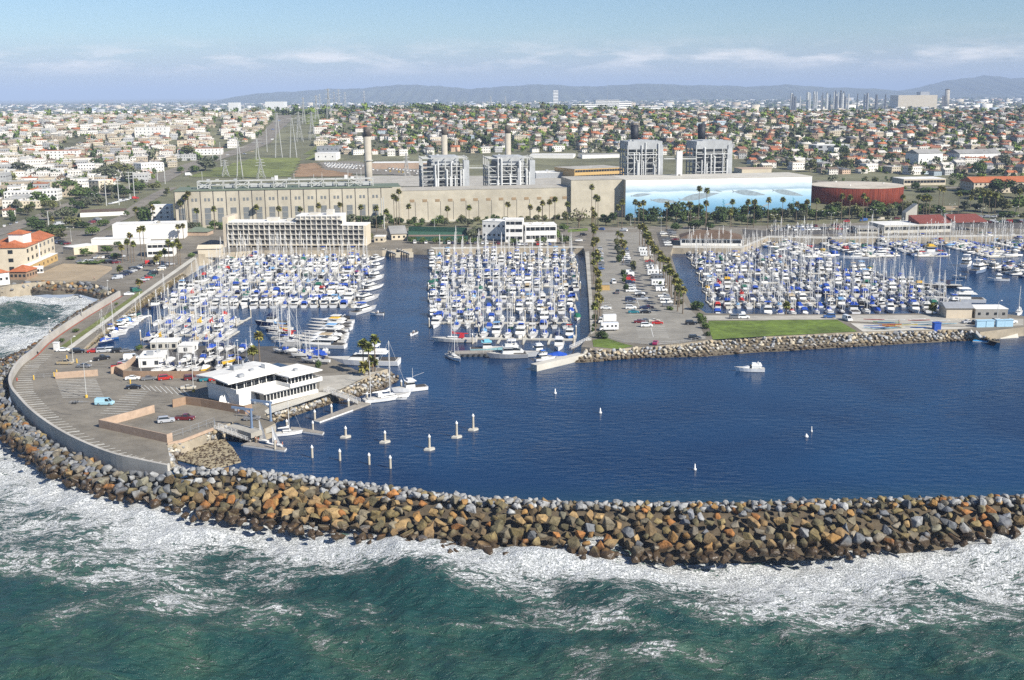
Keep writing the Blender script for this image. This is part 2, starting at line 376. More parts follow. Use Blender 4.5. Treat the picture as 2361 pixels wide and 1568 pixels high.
    milky = N.new('ShaderNodeMix'); milky.data_type = 'RGBA'; milky.inputs[7].default_value = (.16,.24,.21,1); L.new(math_('MULTIPLY', mrange(dens, .25, .9), .5), milky.inputs[0]); L.new(deep.outputs[2], milky.inputs[6])
    L.new(milky.outputs[2], mixc.inputs[6]); mixc.inputs[7].default_value = (.72,.73,.72,1); L.new(foam, mixc.inputs[0])
    L.new(mixc.outputs[2], b.inputs['Base Color'])
    L.new(mrange(foam, 0, 1, .24, .8), b.inputs['Roughness']); b.inputs['Specular IOR Level'].default_value = .4; b.inputs['IOR'].default_value = 1.33
    h = math_('ADD', math_('MULTIPLY', noise(.5, 6, .6, .6, ((.8,1.6,1), .3)), 1.0), math_('MULTIPLY', foam, .5))
    bp = N.new('ShaderNodeBump'); bp.inputs['Strength'].default_value = 1; bp.inputs['Distance'].default_value = 1.1; L.new(h, bp.inputs['Height']); L.new(bp.outputs[0], b.inputs['Normal'])
    o = link('sea', npmesh('sea', V, Q, m, col=col, smooth=True)); tag(o, 'rough green open sea streaked with white foam', kind='structure')
make_sea()
def make_harbour():
    m, nt, N, L, b = newmat('harbour water')
    tc = N.new('ShaderNodeTexCoord')
    b.inputs['IOR'].default_value = 1.33; b.inputs['Roughness'].default_value = .2; b.inputs['Specular IOR Level'].default_value = .3
    n0 = N.new('ShaderNodeTexNoise'); n0.inputs['Scale'].default_value = .012; n0.inputs['Detail'].default_value = 5; n0.inputs['Distortion'].default_value = 1.2; L.new(tc.outputs['Object'], n0.inputs[0])
    cr = N.new('ShaderNodeValToRGB'); cr.color_ramp.elements[0].position = .35; cr.color_ramp.elements[0].color = (.002,.019,.062,1); cr.color_ramp.elements[1].position = .7; cr.color_ramp.elements[1].color = (.005,.037,.1,1); L.new(n0.outputs[0], cr.inputs[0])
    # shallows behind the breakwater show the sandy green bottom
    sep = N.new('ShaderNodeSeparateXYZ'); L.new(tc.outputs['Object'], sep.inputs[0])
    sh = N.new('ShaderNodeMapRange'); sh.interpolation_type = 'SMOOTHSTEP'; sh.inputs[1].default_value = 262; sh.inputs[2].default_value = 232; sh.inputs[3].default_value = 0; sh.inputs[4].default_value = .75; L.new(sep.outputs[1], sh.inputs[0])
    mx = N.new('ShaderNodeMix'); mx.data_type = 'RGBA'; mx.inputs[7].default_value = (.02,.055,.06,1); L.new(sh.outputs[0], mx.inputs[0]); L.new(cr.outputs[0], mx.inputs[6])
    L.new(mx.outputs[2], b.inputs['Base Color'])
    mp = N.new('ShaderNodeMapping'); mp.inputs['Scale'].default_value = (.55, 1.25, 1); mp.inputs['Rotation'].default_value = (0,0,.25); L.new(tc.outputs['Object'], mp.inputs[0])
    n1 = N.new('ShaderNodeTexNoise'); n1.inputs['Scale'].default_value = .42; n1.inputs['Detail'].default_value = 3; n1.inputs['Roughness'].default_value = .55; L.new(mp.outputs[0], n1.inputs[0])
    n2 = N.new('ShaderNodeTexNoise'); n2.inputs['Scale'].default_value = .022; n2.inputs['Detail'].default_value = 5; L.new(tc.outputs['Object'], n2.inputs[0])
    st = N.new('ShaderNodeMapRange'); st.inputs[1].default_value = .35; st.inputs[2].default_value = .65; st.inputs[3].default_value = .2; st.inputs[4].default_value = 1.0; L.new(n2.outputs[0], st.inputs[0])
    bp = N.new('ShaderNodeBump'); bp.inputs['Distance'].default_value = .42; L.new(st.outputs[0], bp.inputs['Strength']); L.new(n1.outputs[0], bp.inputs['Height']); L.new(bp.outputs[0], b.inputs['Normal'])
    cut = [(p.x, p.y) for p in mid_br]
    sw = [(p.x+2, p.y+2) for p in SEAWALL]
    poly = cut[::-1]+sw[::-1]+[(-170, 520), (-170, 760), (560, 760), (560, mid_br[-1].y)]
    MB().sheet(poly, 0).obj('harbour_water', m); tag(bpy.data.objects['harbour_water'], 'calm dark blue harbour water inside the breakwater', kind='structure')
make_harbour()
# ---- the low land round the harbour: one slab with vertical quay sides
SH = lambda pts: [W(*p, G0) for p in pts]
INNER = SH([('I',1500,1240),('I',1500,1080),('I',1640,1040),('I',1900,935),('J',520,870),('J',800,930),('J',900,880),('J',800,800),('J',1320,600),('J',1480,572),('J',1700,470),('J',1860,405),('F',1180,1290),('F',1085,1275),('F',900,1300),('F',640,1180),('F',230,1130),('E',2290,1085),('E',1900,1100),('E',1300,1075),('E',1180,1130),('E',745,1110)])
LEFTBANK = SH([('E',860,1000),('E',1290,650),('E',1450,540),('E',1640,420),('E',1770,290)])
QUAY_L = SH([('E',1780,265),('F',0,228),('F',960,225),('F',1130,228),('F',1400,210),('F',1600,218),('G',0,205),('G',640,205)])
PIER_W = SH([('G',655,240),('G',690,700),('G',700,960),('G',620,1090)])
PIER_S = SH([('G',700,1100),('G',950,1110),('G',1300,1085),('G',1700,1040),('G',1900,1010),('H',0,995),('H',400,975),('H',800,960),('H',1250,945),('H',1700,935),('H',1900,960),('H',2290,915),('H',2420,910)])
PIER_N = SH([('H',2400,830),('H',2160,800),('H',1550,790),('H',600,800),('H',0,800),('G',2050,795),('G',1740,790)])
PIER_E = SH([('G',1600,700),('G',1500,500),('G',1420,250)])
QUAY_R = SH([('G',1440,205),('G',2060,210),('H',0,112),('H',600,125),('H',1500,110),('H',2294,100),('H',2900,95)])
BAYTOP = SH([('E',-500,560),('E',0,560),('E',80,540),('E',250,520),('E',480,500),('E',700,500),('E',900,540),('E',1040,580)])
outline = BAYTOP+[Vector((p.x+.2, p.y, 0)) for p in SEAWALL]+INNER+LEFTBANK+QUAY_L+PIER_W+PIER_S+PIER_N+PIER_E+QUAY_R
outline = [(p.x, p.y) for p in outline]+[(900, 705), (900, 768), (-900, 768), (-900, outline[0].y)if False else (-900, BAYTOP[0].y)]
MB().prism(outline, -3, G0, 0, 1).obj('ground', [M['ground'], M['bulkhead']]); tag(bpy.data.objects['ground'], 'low harbour land with concrete quay sides', kind='structure')
def sheet(name, pts, z, m, label=None):
    P = [p if isinstance(p, Vector) else W(*p, z) for p in pts]
    o = MB().sheet([(p.x, p.y) for p in P], z).obj(name, M[m] if isinstance(m, str) else m); tag(o, label, kind='structure'); return o
def strip(name, line, w, z, m, label=None, ground=False):      # a road along a polyline
    P = lerp_line(line, max(2, len(line)*6)); L_, R_ = [], []
    for i, p in enumerate(P):
        d = (P[min(i+1, len(P)-1)]-P[max(i-1, 0)]).normalized(); n = Vector((-d.y, d.x, 0))*w/2
        L_.append(p+n); R_.append(p-n)
    zz = (lambda q: gz(q.x, q.y)+z) if ground else (lambda q: z)
    b = MB(); b.loft([[(l.x, l.y, zz(l)), (r.x, r.y, zz(r))] for l, r in zip(L_, R_)], caps=False)
    o = b.obj(name, M[m]); tag(o, label, kind='structure'); return o
# mole: road and parking
lot = [Vector((p.x+.7, p.y+.2, 0)) for p in SEAWALL[2:]]+SH([('I',1500,1080),('I',1640,1040),('I',1900,940),('J',480,880),('J',790,800),('J',1290,610),('J',1470,585),('J',1690,480),('J',1560,420),('J',1280,440),('J',1260,330),('J',700,330),('I',1700,400),('I',1400,260),('I',1170,245),('I',740,240),('E',560,1120),('E',600,950)])
sheet('parking_lot', lot, G0+.02, 'asphalt', 'grey asphalt parking lot on the curved mole')
sheet('road', [('E',1070,660),('E',1200,560),('E',1260,580),('E',1010,760),('E',620,1000),('E',540,1090),('E',330,1130),('E',450,1010)], G0+.04, 'asphalt', 'road running along the seawall')
sheet('verge', [('E',1255,590),('E',1290,600),('E',560,1120),('E',525,1100)], G0+.06, 'dry_grass', 'strip of rough grass beside the mole road')
sheet('footpath', [('E',1760,300),('E',1730,285),('E',1300,590),('E',570,1120),('E',640,1110),('E',1270,640)], G0+.08, 'concrete_pale', 'pale footpath above the marina bank')
sheet('boat_yard', [('I',1180,420),('I',1990,415),('J',700,330),('J',1250,350),('J',1250,300),('J',900,190),('I',2290,190),('I',1700,185),('I',1210,235),('I',1180,300)], G0+.05, 'asphalt_dark', 'boat storage yard behind the brown wall')
sheet('terrace', [('J',1290,590),('J',1480,575),('J',1700,470),('J',1840,410),('J',1620,440),('J',1300,460)], G0+.06, 'concrete', 'concrete terrace beside the clubhouse')
sheet('terrace', [('J',800,770),('J',870,725),('J',1290,600),('J',1420,600),('J',1480,585),('J',830,800)], G0+.07, 'concrete_pale', 'pale walkway along the clubhouse front')
sheet('beach', [('E',210,500),('E',500,370),('E',570,345),('E',900,360),('E',1030,380),('E',960,430),('E',860,500),('E',700,500),('E',480,498)], G0+.03, 'sand', 'sandy beach behind the rocks')
sheet('hotel_lot', [('E',1030,500),('E',1200,540),('E',1420,460),('E',1620,330),('E',1500,290),('E',1200,200),('E',900,250),('E',590,320),('E',1000,370)], G0+.05, 'asphalt', 'parking lot behind the beach')
sheet('road', [('E',860,500),('E',940,520),('E',1120,380),('E',1100,340)], G0+.07, 'asphalt', 'short road between the beach and the parking lot')
sheet('road', [('E',400,380),('E',560,340),('E',560,280),('E',740,140),('A',720,1480),('A',620,1500),('E',480,240)], G0+.05, 'asphalt', 'road beside the tile roofed hotel')
# pier: parking
sheet('parking_lot', [('G',755,40),('G',1120,20),('G',1240,200),('G',1430,460),('G',1560,720),('G',1640,800),('G',1735,1020),('G',1300,1075),('G',1000,1050),('G',850,1010),('G',800,700),('G',760,400),('G',720,205)], G0+.02, 'asphalt_pale', 'long asphalt parking lot on the middle pier')
sheet('footpath', [('G',655,240),('G',690,235),('G',740,960),('G',705,980),('G',692,700)], G0+.06, 'concrete', 'concrete walk along the pier bulkhead')
sheet('road', [('G',1700,810),('G',2290,812),('H',0,812),('H',1560,805),('H',1820,840),('H',2290,840),('H',2290,900),('H',1850,915),('H',1500,900),('H',730,860),('H',620,845),('H',0,850),('G',1745,852)], G0+.03, 'concrete', 'pale service road behind the lawn')
lawn = sheet('lawn', [('G',1760,858),('G',2290,856),('H',0,852),('H',620,848),('H',800,955),('H',400,975),('H',0,995),('G',1800,1025),('G',1775,960)], G0+.06, 'grass', 'mown green lawn above the rocks')
sheet('verge', [('G',720,1030),('G',840,1010),('G',990,1060),('G',1090,1085),('G',960,1112),('G',730,1090)], G0+.05, 'grass', 'grassy corner at the end of the pier lot')
sheet('boat_yard', [('H',740,880),('H',1500,905),('H',1850,920),('H',1700,932),('H',1250,945),('H',850,955)], G0+.05, 'concrete_pale', 'pale gravel yard with canoes and kayaks')
# promenade and roads along the north quay
sheet('promenade', QUAY_L[5:]+[W('G',640,192,G0),W('G',0,193,G0),W('F',1560,200,G0)], G0+.04, 'concrete_pale', 'pale promenade along the middle quay')
sheet('promenade', QUAY_R[:6]+[W('H',2294,85,G0),W('H',1500,92,G0),W('H',600,105,G0),W('H',0,95,G0),W('G',2060,190,G0),W('G',1440,188,G0)], G0+.04, 'concrete_pale', 'pale promenade along the right quay')
sheet('street', [('B',1180,1470),('B',2294,1500),('C',0,1505),('C',660,1500),('C',660,1400),('C',500,1400),('B',2200,1475),('B',1350,1440),('B',1160,1400)], G0+.03, 'asphalt', 'street and parking behind the middle quay')
sheet('street', [('C',520,1385),('C',2294,1370),('D',0,1350),('D',2294,1280),('D',2294,1320),('D',0,1390),('C',2294,1400),('C',1300,1410),('C',760,1410)], G0+.04, 'asphalt', 'wide street in front of the mural building')
sheet('parking_lot', [('C',1290,1400),('C',1480,1395),('C',1440,1540),('C',1330,1540)], G0+.03, 'asphalt_dark', 'parking beside the brown roofed restaurant')
sheet('parking_lot', [('D',0,1395),('D',800,1350),('D',800,1420),('D',0,1440),('C',2080,1460),('C',2060,1380)], G0+.05, 'asphalt_dark', 'dark parking lot behind the right quay')
sheet('parking_lot', [('D',1640,1310),('D',2400,1240),('D',2400,1380),('D',1660,1360)], G0+.05, 'asphalt_dark', 'parking lot beside the red roofed restaurant')
sheet('lawn', [('C',500,1385),('C',680,1370),('C',680,1395),('C',500,1410)], G0+.05, 'grass', 'small lawn under the wide bare tree')
# ---- terrain to the horizon
def make_terrain():
    ys = np.concatenate([np.arange(764, 1000, 12), np.arange(1000, 3400, 30), np.geomspace(3420, 70000, 40)])
    n = 97; V = []
    for y in ys:
        for x in np.linspace(-1, 1, n)*(900+y*.9): V.append((x, y, gz(x, y)-(.06 if y < 3400 else .5)))
    idx = np.arange(len(V)).reshape(len(ys), n)
    q = np.stack([idx[:-1,:-1], idx[:-1,1:], idx[1:,1:], idx[1:,:-1]], -1).reshape(-1, 4)
    m = mat('town ground', (.16,.155,.085), .95, var=.4, scale=.02, stain=.35)
    o = link('terrain', npmesh('terrain', np.array(V), q, m, smooth=True)); tag(o, 'gently rising town land and the plain beyond', kind='structure')
make_terrain()
def make_hills():
    r = np.random.default_rng(11)
    m = mat('hill scrub', (.085,.095,.06), .95, var=.3, scale=.0012)
    def ridge(name, pts, Y, depth, label):
        b = MB(); P = []
        for i in range(len(pts)-1):
            for k in range(10):
                t = k/10; P.append((pts[i][0]*(1-t)+pts[i+1][0]*t, pts[i][1]*(1-t)+pts[i+1][1]*t))
        P.append(pts[-1]); secs = []
        j = [sum(math.sin(i*f+p)*a for f, p, a in ((.9,1,.9),(2.1,3,.55),(.35,2,1.2))) for i in range(len(P))]
        for i, (x, y) in enumerate(P):
            p = WY('Z', x, y+j[i]*.8, Y); hgt = max(p.z, 16)
            secs.append([(p.x, Y-depth, 10), (p.x, Y-depth*.55+300*math.sin(i*1.7), 14+(hgt-14)*.45), (p.x, Y-depth*.2, 14+(hgt-14)*.86), (p.x, Y, hgt), (p.x, Y+depth, 10)])
        b.loft(secs, caps=False); o = b.obj(name, m, smooth=True); tag(o, label, kind='structure')
    ridge('hills', [(560,219),(640,213),(720,207),(800,205),(870,200),(950,194),(1010,199),(1080,204),(1150,201),(1240,193),(1330,200),(1420,196),(1520,193),(1620,197),(1720,199),(1810,196),(1900,200),(2000,205),(2120,210),(2200,212)] , 15500, 2200, 'long blue ridge of hills on the horizon')
    ridge('hills', [(2040,214),(2100,206),(2150,193),(2210,182),(2270,174),(2330,180),(2400,177),(2520,184),(2640,195),(2760,214)], 16800, 2000, 'rounded blue hill at the right end of the horizon')
make_hills()
def make_haze():
    m = bpy.data.materials.new('haze'); m.use_nodes = True; N = m.node_tree.nodes; N.remove(N['Principled BSDF'])
    v = N.new('ShaderNodeVolumePrincipled'); v.inputs['Color'].default_value = (.56,.7,.95,1); v.inputs['Density'].default_value = HAZE; v.inputs['Anisotropy'].default_value = -.1
    m.node_tree.links.new(v.outputs[0], N['Material Output'].inputs['Volume'])
    o = MB().box(-66000, 66000, -3000, 75000, -9, 400).obj('haze', m); tag(o, 'thin blue haze over the whole harbour and town', kind='stuff')
HAZE = .5/7000
make_haze()
# ------------------------------------------------------------------ boulders of the breakwater and the rock banks
def rockmat(name, src):
    m, nt, N, L, b = newmat(name)
    b.inputs['Roughness'].default_value = .85; b.inputs['Specular IOR Level'].default_value = .35
    tc = N.new('ShaderNodeTexCoord'); geo = N.new('ShaderNodeNewGeometry')
    if src == 'obj': c = N.new('ShaderNodeObjectInfo').outputs['Color']
    else:
        a = N.new('ShaderNodeAttribute'); a.attribute_name = 'tint'; c = a.outputs['Color']
    n1 = N.new('ShaderNodeTexNoise'); n1.inputs['Scale'].default_value = .9; n1.inputs['Detail'].default_value = 8; n1.inputs['Roughness'].default_value = .7; L.new(geo.outputs['Position'], n1.inputs[0])
    r1 = N.new('ShaderNodeMapRange'); r1.inputs[1].default_value = .3; r1.inputs[2].default_value = .72; r1.inputs[3].default_value = .5; r1.inputs[4].default_value = 1.5; L.new(n1.outputs[0], r1.inputs[0])
    v = N.new('ShaderNodeVectorMath'); v.operation = 'SCALE'; L.new(c, v.inputs[0]); L.new(r1.outputs[0], v.inputs[3])
    n2 = N.new('ShaderNodeTexNoise'); n2.inputs['Scale'].default_value = .55; n2.inputs['Detail'].default_value = 4; L.new(geo.outputs['Position'], n2.inputs[0])
    sp = N.new('ShaderNodeSeparateXYZ'); L.new(geo.outputs['Position'], sp.inputs[0])
    ad = N.new('ShaderNodeMath'); ad.operation = 'MULTIPLY_ADD'; ad.inputs[1].default_value = -2.2; L.new(n2.outputs[0], ad.inputs[0]); L.new(sp.outputs[2], ad.inputs[2])
    wet = N.new('ShaderNodeMapRange'); wet.inputs[1].default_value = -.5; wet.inputs[2].default_value = .55; wet.inputs[3].default_value = 1; wet.inputs[4].default_value = 0; L.new(ad.outputs[0], wet.inputs[0])
    mx = N.new('ShaderNodeMix'); mx.data_type = 'RGBA'; L.new(wet.outputs[0], mx.inputs[0]); L.new(v.outputs[0], mx.inputs[6]); mx.inputs[7].default_value = (.06,.04,.022,1)
    # rusty stain patches
    L.new(mx.outputs[2], b.inputs['Base Color'])
    rr = N.new('ShaderNodeMapRange'); rr.inputs[3].default_value = .85; rr.inputs[4].default_value = .35; L.new(wet.outputs[0], rr.inputs[0]); L.new(rr.outputs[0], b.inputs['Roughness'])
    n3 = N.new('ShaderNodeTexNoise'); n3.inputs['Scale'].default_value = 2.2; n3.inputs['Detail'].default_value = 6; L.new(geo.outputs['Position'], n3.inputs[0])
    bp = N.new('ShaderNodeBump'); bp.inputs['Strength'].default_value = .7; bp.inputs['Distance'].default_value = .25; L.new(n3.outputs[0], bp.inputs['Height']); L.new(bp.outputs[0], b.inputs['Normal'])
    return m
M['rock'] = rockmat('boulder stone', 'obj'); M['rockmass'] = rockmat('rubble stone', 'tint')
ROCKS = []
def vz(p, z): return Vector((p.x, p.y, z))
def make_rocks():
    r = random.Random(5)
    for k in range(9):
        bm = bmesh.new(); n = r.randint(9, 15)
        for i in range(n):
            d = Vector((r.gauss(0,1), r.gauss(0,1), r.gauss(0,1))).normalized()
            m_ = max(abs(d.x), abs(d.y), abs(d.z)); d = d*(.55+.45/m_*.75)*r.uniform(.85, 1.05)
            bm.verts.new((d.x, d.y*.82, d.z*.74))
        h = bmesh.ops.convex_hull(bm, input=bm.verts)
        bmesh.ops.delete(bm, geom=[g for g in h['geom_interior'] if isinstance(g, bmesh.types.BMVert)], context='VERTS')
        bmesh.ops.dissolve_limit(bm, angle_limit=R(14), verts=bm.verts, edges=bm.edges)
        bmesh.ops.bevel(bm, geom=bm.edges[:], offset=.045, segments=1, affect='EDGES', profile=.5)
        bmesh.ops.triangulate(bm, faces=bm.faces[:])
        bm.normal_update(); me = bpy.data.meshes.new('boulder'); bm.to_mesh(me); bm.free()
        me.materials.append(M['rock']); ROCKS.append(me)
make_rocks()
TOE = [('E',930,645),('E',700,765),('E',480,925),('E',300,1065),('E',60,1175),('Z',-110,850),('Z',-70,930),('Z',0,1008),('Z',75,1065),('Z',130,1110),('Z',250,1143),('Z',340,1165),('Z',440,1195),('Z',590,1215),('Z',750,1245),('Z',960,1265),('Z',1150,1280),('Z',1400,1295),('Z',1700,1297),('Z',1950,1285),('Z',2200,1255),('Z',2361,1225),('Z',2520,1200)]
TOE = [W(*p) for p in TOE]
def out_(p, q): return Vector((p.x+q[0], p.y+q[1], 2.7))
TOPL = [out_(SEAWALL[i], o) for i, o in ((0,(-1.5,-.5)),(1,(-1.5,-.3)),(2,(-1.6,-.3)),(3,(-1.6,-.5)),(4,(-1.6,-.6)),(5,(-1.6,-.9)),(6,(-1.6,-1)),(7,(-1.5,-1.2)),(8,(-1.4,-1.4)),(9,(-1.3,-1.5)),(11,(-1,-1.8)),(12,(-.8,-2)),(13,(.5,-1.5)))]
TOPL[11].z = 3.4; TOPL[12].z = 4.2
TOPL += [W('Z', x, y, 4.8) for x, y in ((545,1087),(700,1106),(930,1136),(1130,1157),(1400,1168),(1700,1168),(1980,1160),(2230,1155),(2380,1150),(2560,1143))]
def along(P, u):
    k = min(int(u), len(P)-2); return P[k].lerp(P[k+1], u-k)
for _i in range(7, len(TOE)): TOE[_i] = vz(TOE[_i].lerp(TOPL[_i], .13), 0)
CAND = []                                  # (pos, radius, colour words, colour, row, order)
BROWN = [('rust brown',(.26,.115,.035)),('ochre brown',(.24,.135,.045)),('olive brown',(.15,.115,.05)),('dark brown',(.115,.08,.04)),('tawny',(.24,.155,.07)),('olive brown',(.19,.145,.065)),('tawny',(.27,.18,.08)),('olive brown',(.13,.105,.055)),('grey brown',(.16,.135,.09)),('dark olive',(.1,.085,.045))]
GREY = [('dark grey',(.12,.125,.13)),('slate grey',(.16,.165,.175)),('mid grey',(.21,.21,.205)),('grey brown',(.18,.155,.115)),('olive grey',(.15,.14,.1))]
PALE = [('pale grey',(.36,.36,.355)),('light grey',(.31,.315,.32)),('pale buff',(.42,.36,.26)),('buff',(.34,.27,.17)),('off white',(.5,.46,.38)),('warm grey',(.29,.25,.2))]
CAP = [('light grey',(.27,.27,.262)),('pale grey',(.31,.31,.3)),('light grey',(.25,.25,.248)),('mid grey',(.25,.25,.245))]
def core(name, lines, m, label):
    b = MB(); b.loft([[tuple(p) for p in sec] for sec in zip(*lines)], caps=False); o = b.obj(name, m); tag(o, label, kind='structure'); return o
def make_breakwater():
    r = random.Random(21); nseg = len(TOE)-1
    rowpts = {}
    crestin = [p+Vector((0, 6.5, 0)) if i >= 13 else p+Vector((.4, .4, 0)) for i, p in enumerate(TOPL)]
    core('breakwater_core', [[vz(p.lerp(q, .2), -2.5) for p, q in zip(TOE, TOPL)], [vz(p, p.z-1.5) for p in TOPL], [vz(p, p.z-1.5) for p in crestin], [vz(p, -2.5)+Vector((0, 4 if i >= 13 else -1, 0)) for i, p in enumerate(crestin)]], mat('rubble core', (.09,.07,.045), .95, var=.4, scale=.7, bump=1, bscale=1), 'dark rubble under the breakwater boulders')
    for s in range(nseg):
        a, b = TOE[s], TOE[s+1]; c, d = TOPL[s], TOPL[s+1]
        ln = ((a+c)/2-(b+d)/2).length; wd = ((a+b)/2-(c+d)/2); wd = math.hypot(wd.x, wd.y, 4.3)
        rows = max(2, round(wd/2.35)); cols = max(1, round(ln/2.75))
        for i in range(rows):
            for j in range(cols):
                t = (i+.35+.5*r.random())/rows; u = (j+.5*(i % 2)+r.uniform(-.25, .25))/cols
                p = a.lerp(b, u).lerp(c.lerp(d, u), t)
                rad = r.choice((1.3, 1.5, 1.7, 1.85, 2.05, 2.35))*(1-.3*t*t)*.96
                if s < 5: rad *= .62
                x = p.x
                gp = .1
                if s <= 11: gp = .85 if t > .3 else .4
                if s >= 19: gp = .4
                if s >= 17: gp = max(gp, .22)
                nm, cl = r.choice(GREY) if r.random() < gp else r.choice(BROWN)
                if t > .8 and s >= 12 and r.random() < .3: nm, cl = r.choice(CAP)
                k = r.uniform(.75, 1.3)
                CAND.append([Vector((p.x, p.y, p.z-.15+r.uniform(-.2, .35)-(.5 if t < .12 else 0))), rad, nm, [v*k for v in cl], ('face', min(int(t*7), 6)), s+u])
                if i == 0 and r.random() < .75 and s > 6:      # outliers in the wash
                    q = p+Vector((r.uniform(-1, 1), -r.uniform(.8, 3.4), 0)); q.z = -.1
                    CAND.append([q, r.uniform(.9, 1.5), 'wet black', (.06,.045,.03), ('wash', 0), s+u])
    for s in range(12, nseg):                                   # smaller cap stones towards the harbour
        c, d = TOPL[s], TOPL[s+1]; ln = (c-d).length; cols = round(ln/1.75)
        for i in range(4):
            for j in range(cols):
                u = (j+.5*(i % 2)+r.uniform(-.3, .3))/cols; p = c.lerp(d, u)+Vector((0, .6+i*1.75+r.uniform(-.4, .4), 0))
                z = (4.0, 4.1, 3.8, 2.4)[i]+r.uniform(-.15, .3)
                gp = .92 if s < 16 else (.7 if s < 18 else .3)
                nm, cl = r.choice(CAP) if r.random() < gp else r.choice(BROWN+GREY); kk = r.uniform(.8, 1.2)
                CAND.append([vz(p, z), r.uniform(.95, 1.4), nm, [v*kk for v in cl], ('cap', i), s+u])
        for j in range(round(ln/1.6)):
            u = r.random(); p = c.lerp(d, u)+Vector((0, 8+r.uniform(-.8, 1.2), 0)); CAND.append([vz(p, .4), r.uniform(.7, 1.2), 'grey brown', (.16,.14,.1), ('cap', 4), s+u])
make_breakwater()
def riprap(topl, botl, size, cols, rows, step, z1=3.2, seed=1, where='bank', corecol=(.12,.1,.07)):
    r = random.Random(seed); n = 40
    A = lerp_line(botl, n); B = lerp_line(topl, n)
    core('rock_bank', [[vz(p, -1.5) for p in A], [vz(p, .1) for p in A], [vz(p, z1-.5) for p in B]], mat('bank core', corecol, .95, var=.3, scale=.5), 'rock bank under the armour stones at '+where)
    L_ = sum((B[i+1]-B[i]).length for i in range(n-1)); m_ = int(L_/step)
    for i in range(rows):
        for j in range(m_):
            u = (j+.5*(i % 2)+r.uniform(-.3, .3))/m_*(n-1); u = min(max(u, 0), n-1.001)
            t = (i+r.uniform(.1, .6))/rows; p = along(A, u).lerp(along(B, u), t)
            nm, cl = r.choice(cols); k = r.uniform(.75, 1.2)
            CAND.append([vz(p, t*z1+r.uniform(-.1, .3)), size*r.uniform(.65, 1.35), nm, [v*k for v in cl], (where, i), u])
riprap([W(*p, G0) for p in (('G',670,1100),('G',950,1112),('G',1300,1088),('G',1700,1045),('G',1900,1015),('H',0,998),('H',400,978),('H',800,962),('H',1250,948),('H',1700,935),('H',1850,960))],
       [W(*p) for p in (('G',560,1235),('G',700,1232),('G',1100,1192),('G',1700,1182),('G',2290,1135),('H',0,1140),('H',500,1108),('H',900,1085),('H',1300,1062),('H',1830,1035))], 1.05, PALE, 5, 1.75, seed=2, where='pier end')
riprap([W(*p, G0) for p in (('H',1900,955),('H',2000,990),('H',2080,1010))], [W(*p) for p in (('H',1880,1030),('H',1990,1035),('H',2085,1025))], .8, GREY+PALE, 3, 1.5, z1=2, seed=3, where='canoe ramp')
riprap([W(*p, G0) for p in (('J',800,790),('J',900,770),('J',1100,685),('J',1310,605),('J',1480,580),('J',1700,475),('J',1870,408))],
       [W(*p) for p in (('J',830,880),('J',920,870),('J',1200,770),('J',1450,690),('J',1640,640),('J',1850,590),('J',2010,490))], .85, PALE, 5, 1.45, seed=4, where='clubhouse')
riprap([W(*p, G0) for p in (('J',1870,400),('J',1800,390),('J',1760,390))], [W(*p) for p in (('J',2010,480),('J',1900,410),('J',1830,385))], .9, PALE, 4, 1.5, seed=5, where='clubhouse point')
riprap([W(*p, G0+.3) for p in (('E',20,545),('E',80,530),('E',250,510),('E',480,492),('E',700,492),('E',900,530),('E',1040,575))],
       [W(*p) for p in (('E',-40,630),('E',60,600),('E',250,580),('E',480,600),('E',700,592),('E',860,635),('E',960,640))], 1.9, GREY+PALE[2:4]+BROWN[:3], 3, 3.1, z1=3.4, seed=6, where='beach')
riprap([W(*p, G0) for p in (('I',1506,1238),('I',1492,1085),('I',1600,1050),('I',1750,985),('I',1900,940),('J',480,885))],
       [W(*p, .8) for p in (('I',1610,1262),('I',1570,1190),('I',1640,1120),('I',1800,1050),('I',1980,985),('J',500,960))], .95, PALE+CAP, 4, 1.7, seed=8, where='hoist')
riprap([W(*p, G0) for p in (('E',760,1108),('E',1000,905),('E',1290,655),('E',1450,545),('E',1640,425))],
       [W(*p) for p in (('E',850,1075),('E',1060,915),('E',1340,690),('E',1500,580),('E',1670,455))], .5, [('brown',(.2,.15,.08)),('olive',(.16,.14,.07)),('buff',(.3,.24,.15))], 5, 1.6, seed=9, where='marina bank', corecol=(.17,.13,.06))
def shingle_beach():                      # small cobble beach in the corner behind the breakwater
    P = [W(*p, z) for p, z in ((('I',1560,1180),.9),(('I',1800,1040),1.6),(('I',2000,1000),.9),(('I',2090,1120),-.3),(('I',2160,1240),-.3),(('I',1900,1260),1.2))]
    o = MB().prism([(p.x, p.y) for p in P], -2, .35).obj('beach', mat('cobble beach', (.3,.25,.16), .95, var=.5, scale=1.6, bump=.8, bscale=2)); tag(o, 'small cobble beach in the corner of the mole', kind='structure')
    r = random.Random(3); xs = [p.x for p in P]; ys = [p.y for p in P]; n = 0
    while n < 420:
        x, y = r.uniform(min(xs), max(xs)), r.uniform(min(ys), max(ys))
        if inpoly(np.array([x]), np.array([y]), [(p.x, p.y) for p in P])[0]:
            nm, cl = r.choice(PALE[2:]+BROWN[4:]); CAND.append([Vector((x, y, .35)), r.uniform(.2, .55), nm, cl, ('cobble', 0), n]); n += 1
shingle_beach()
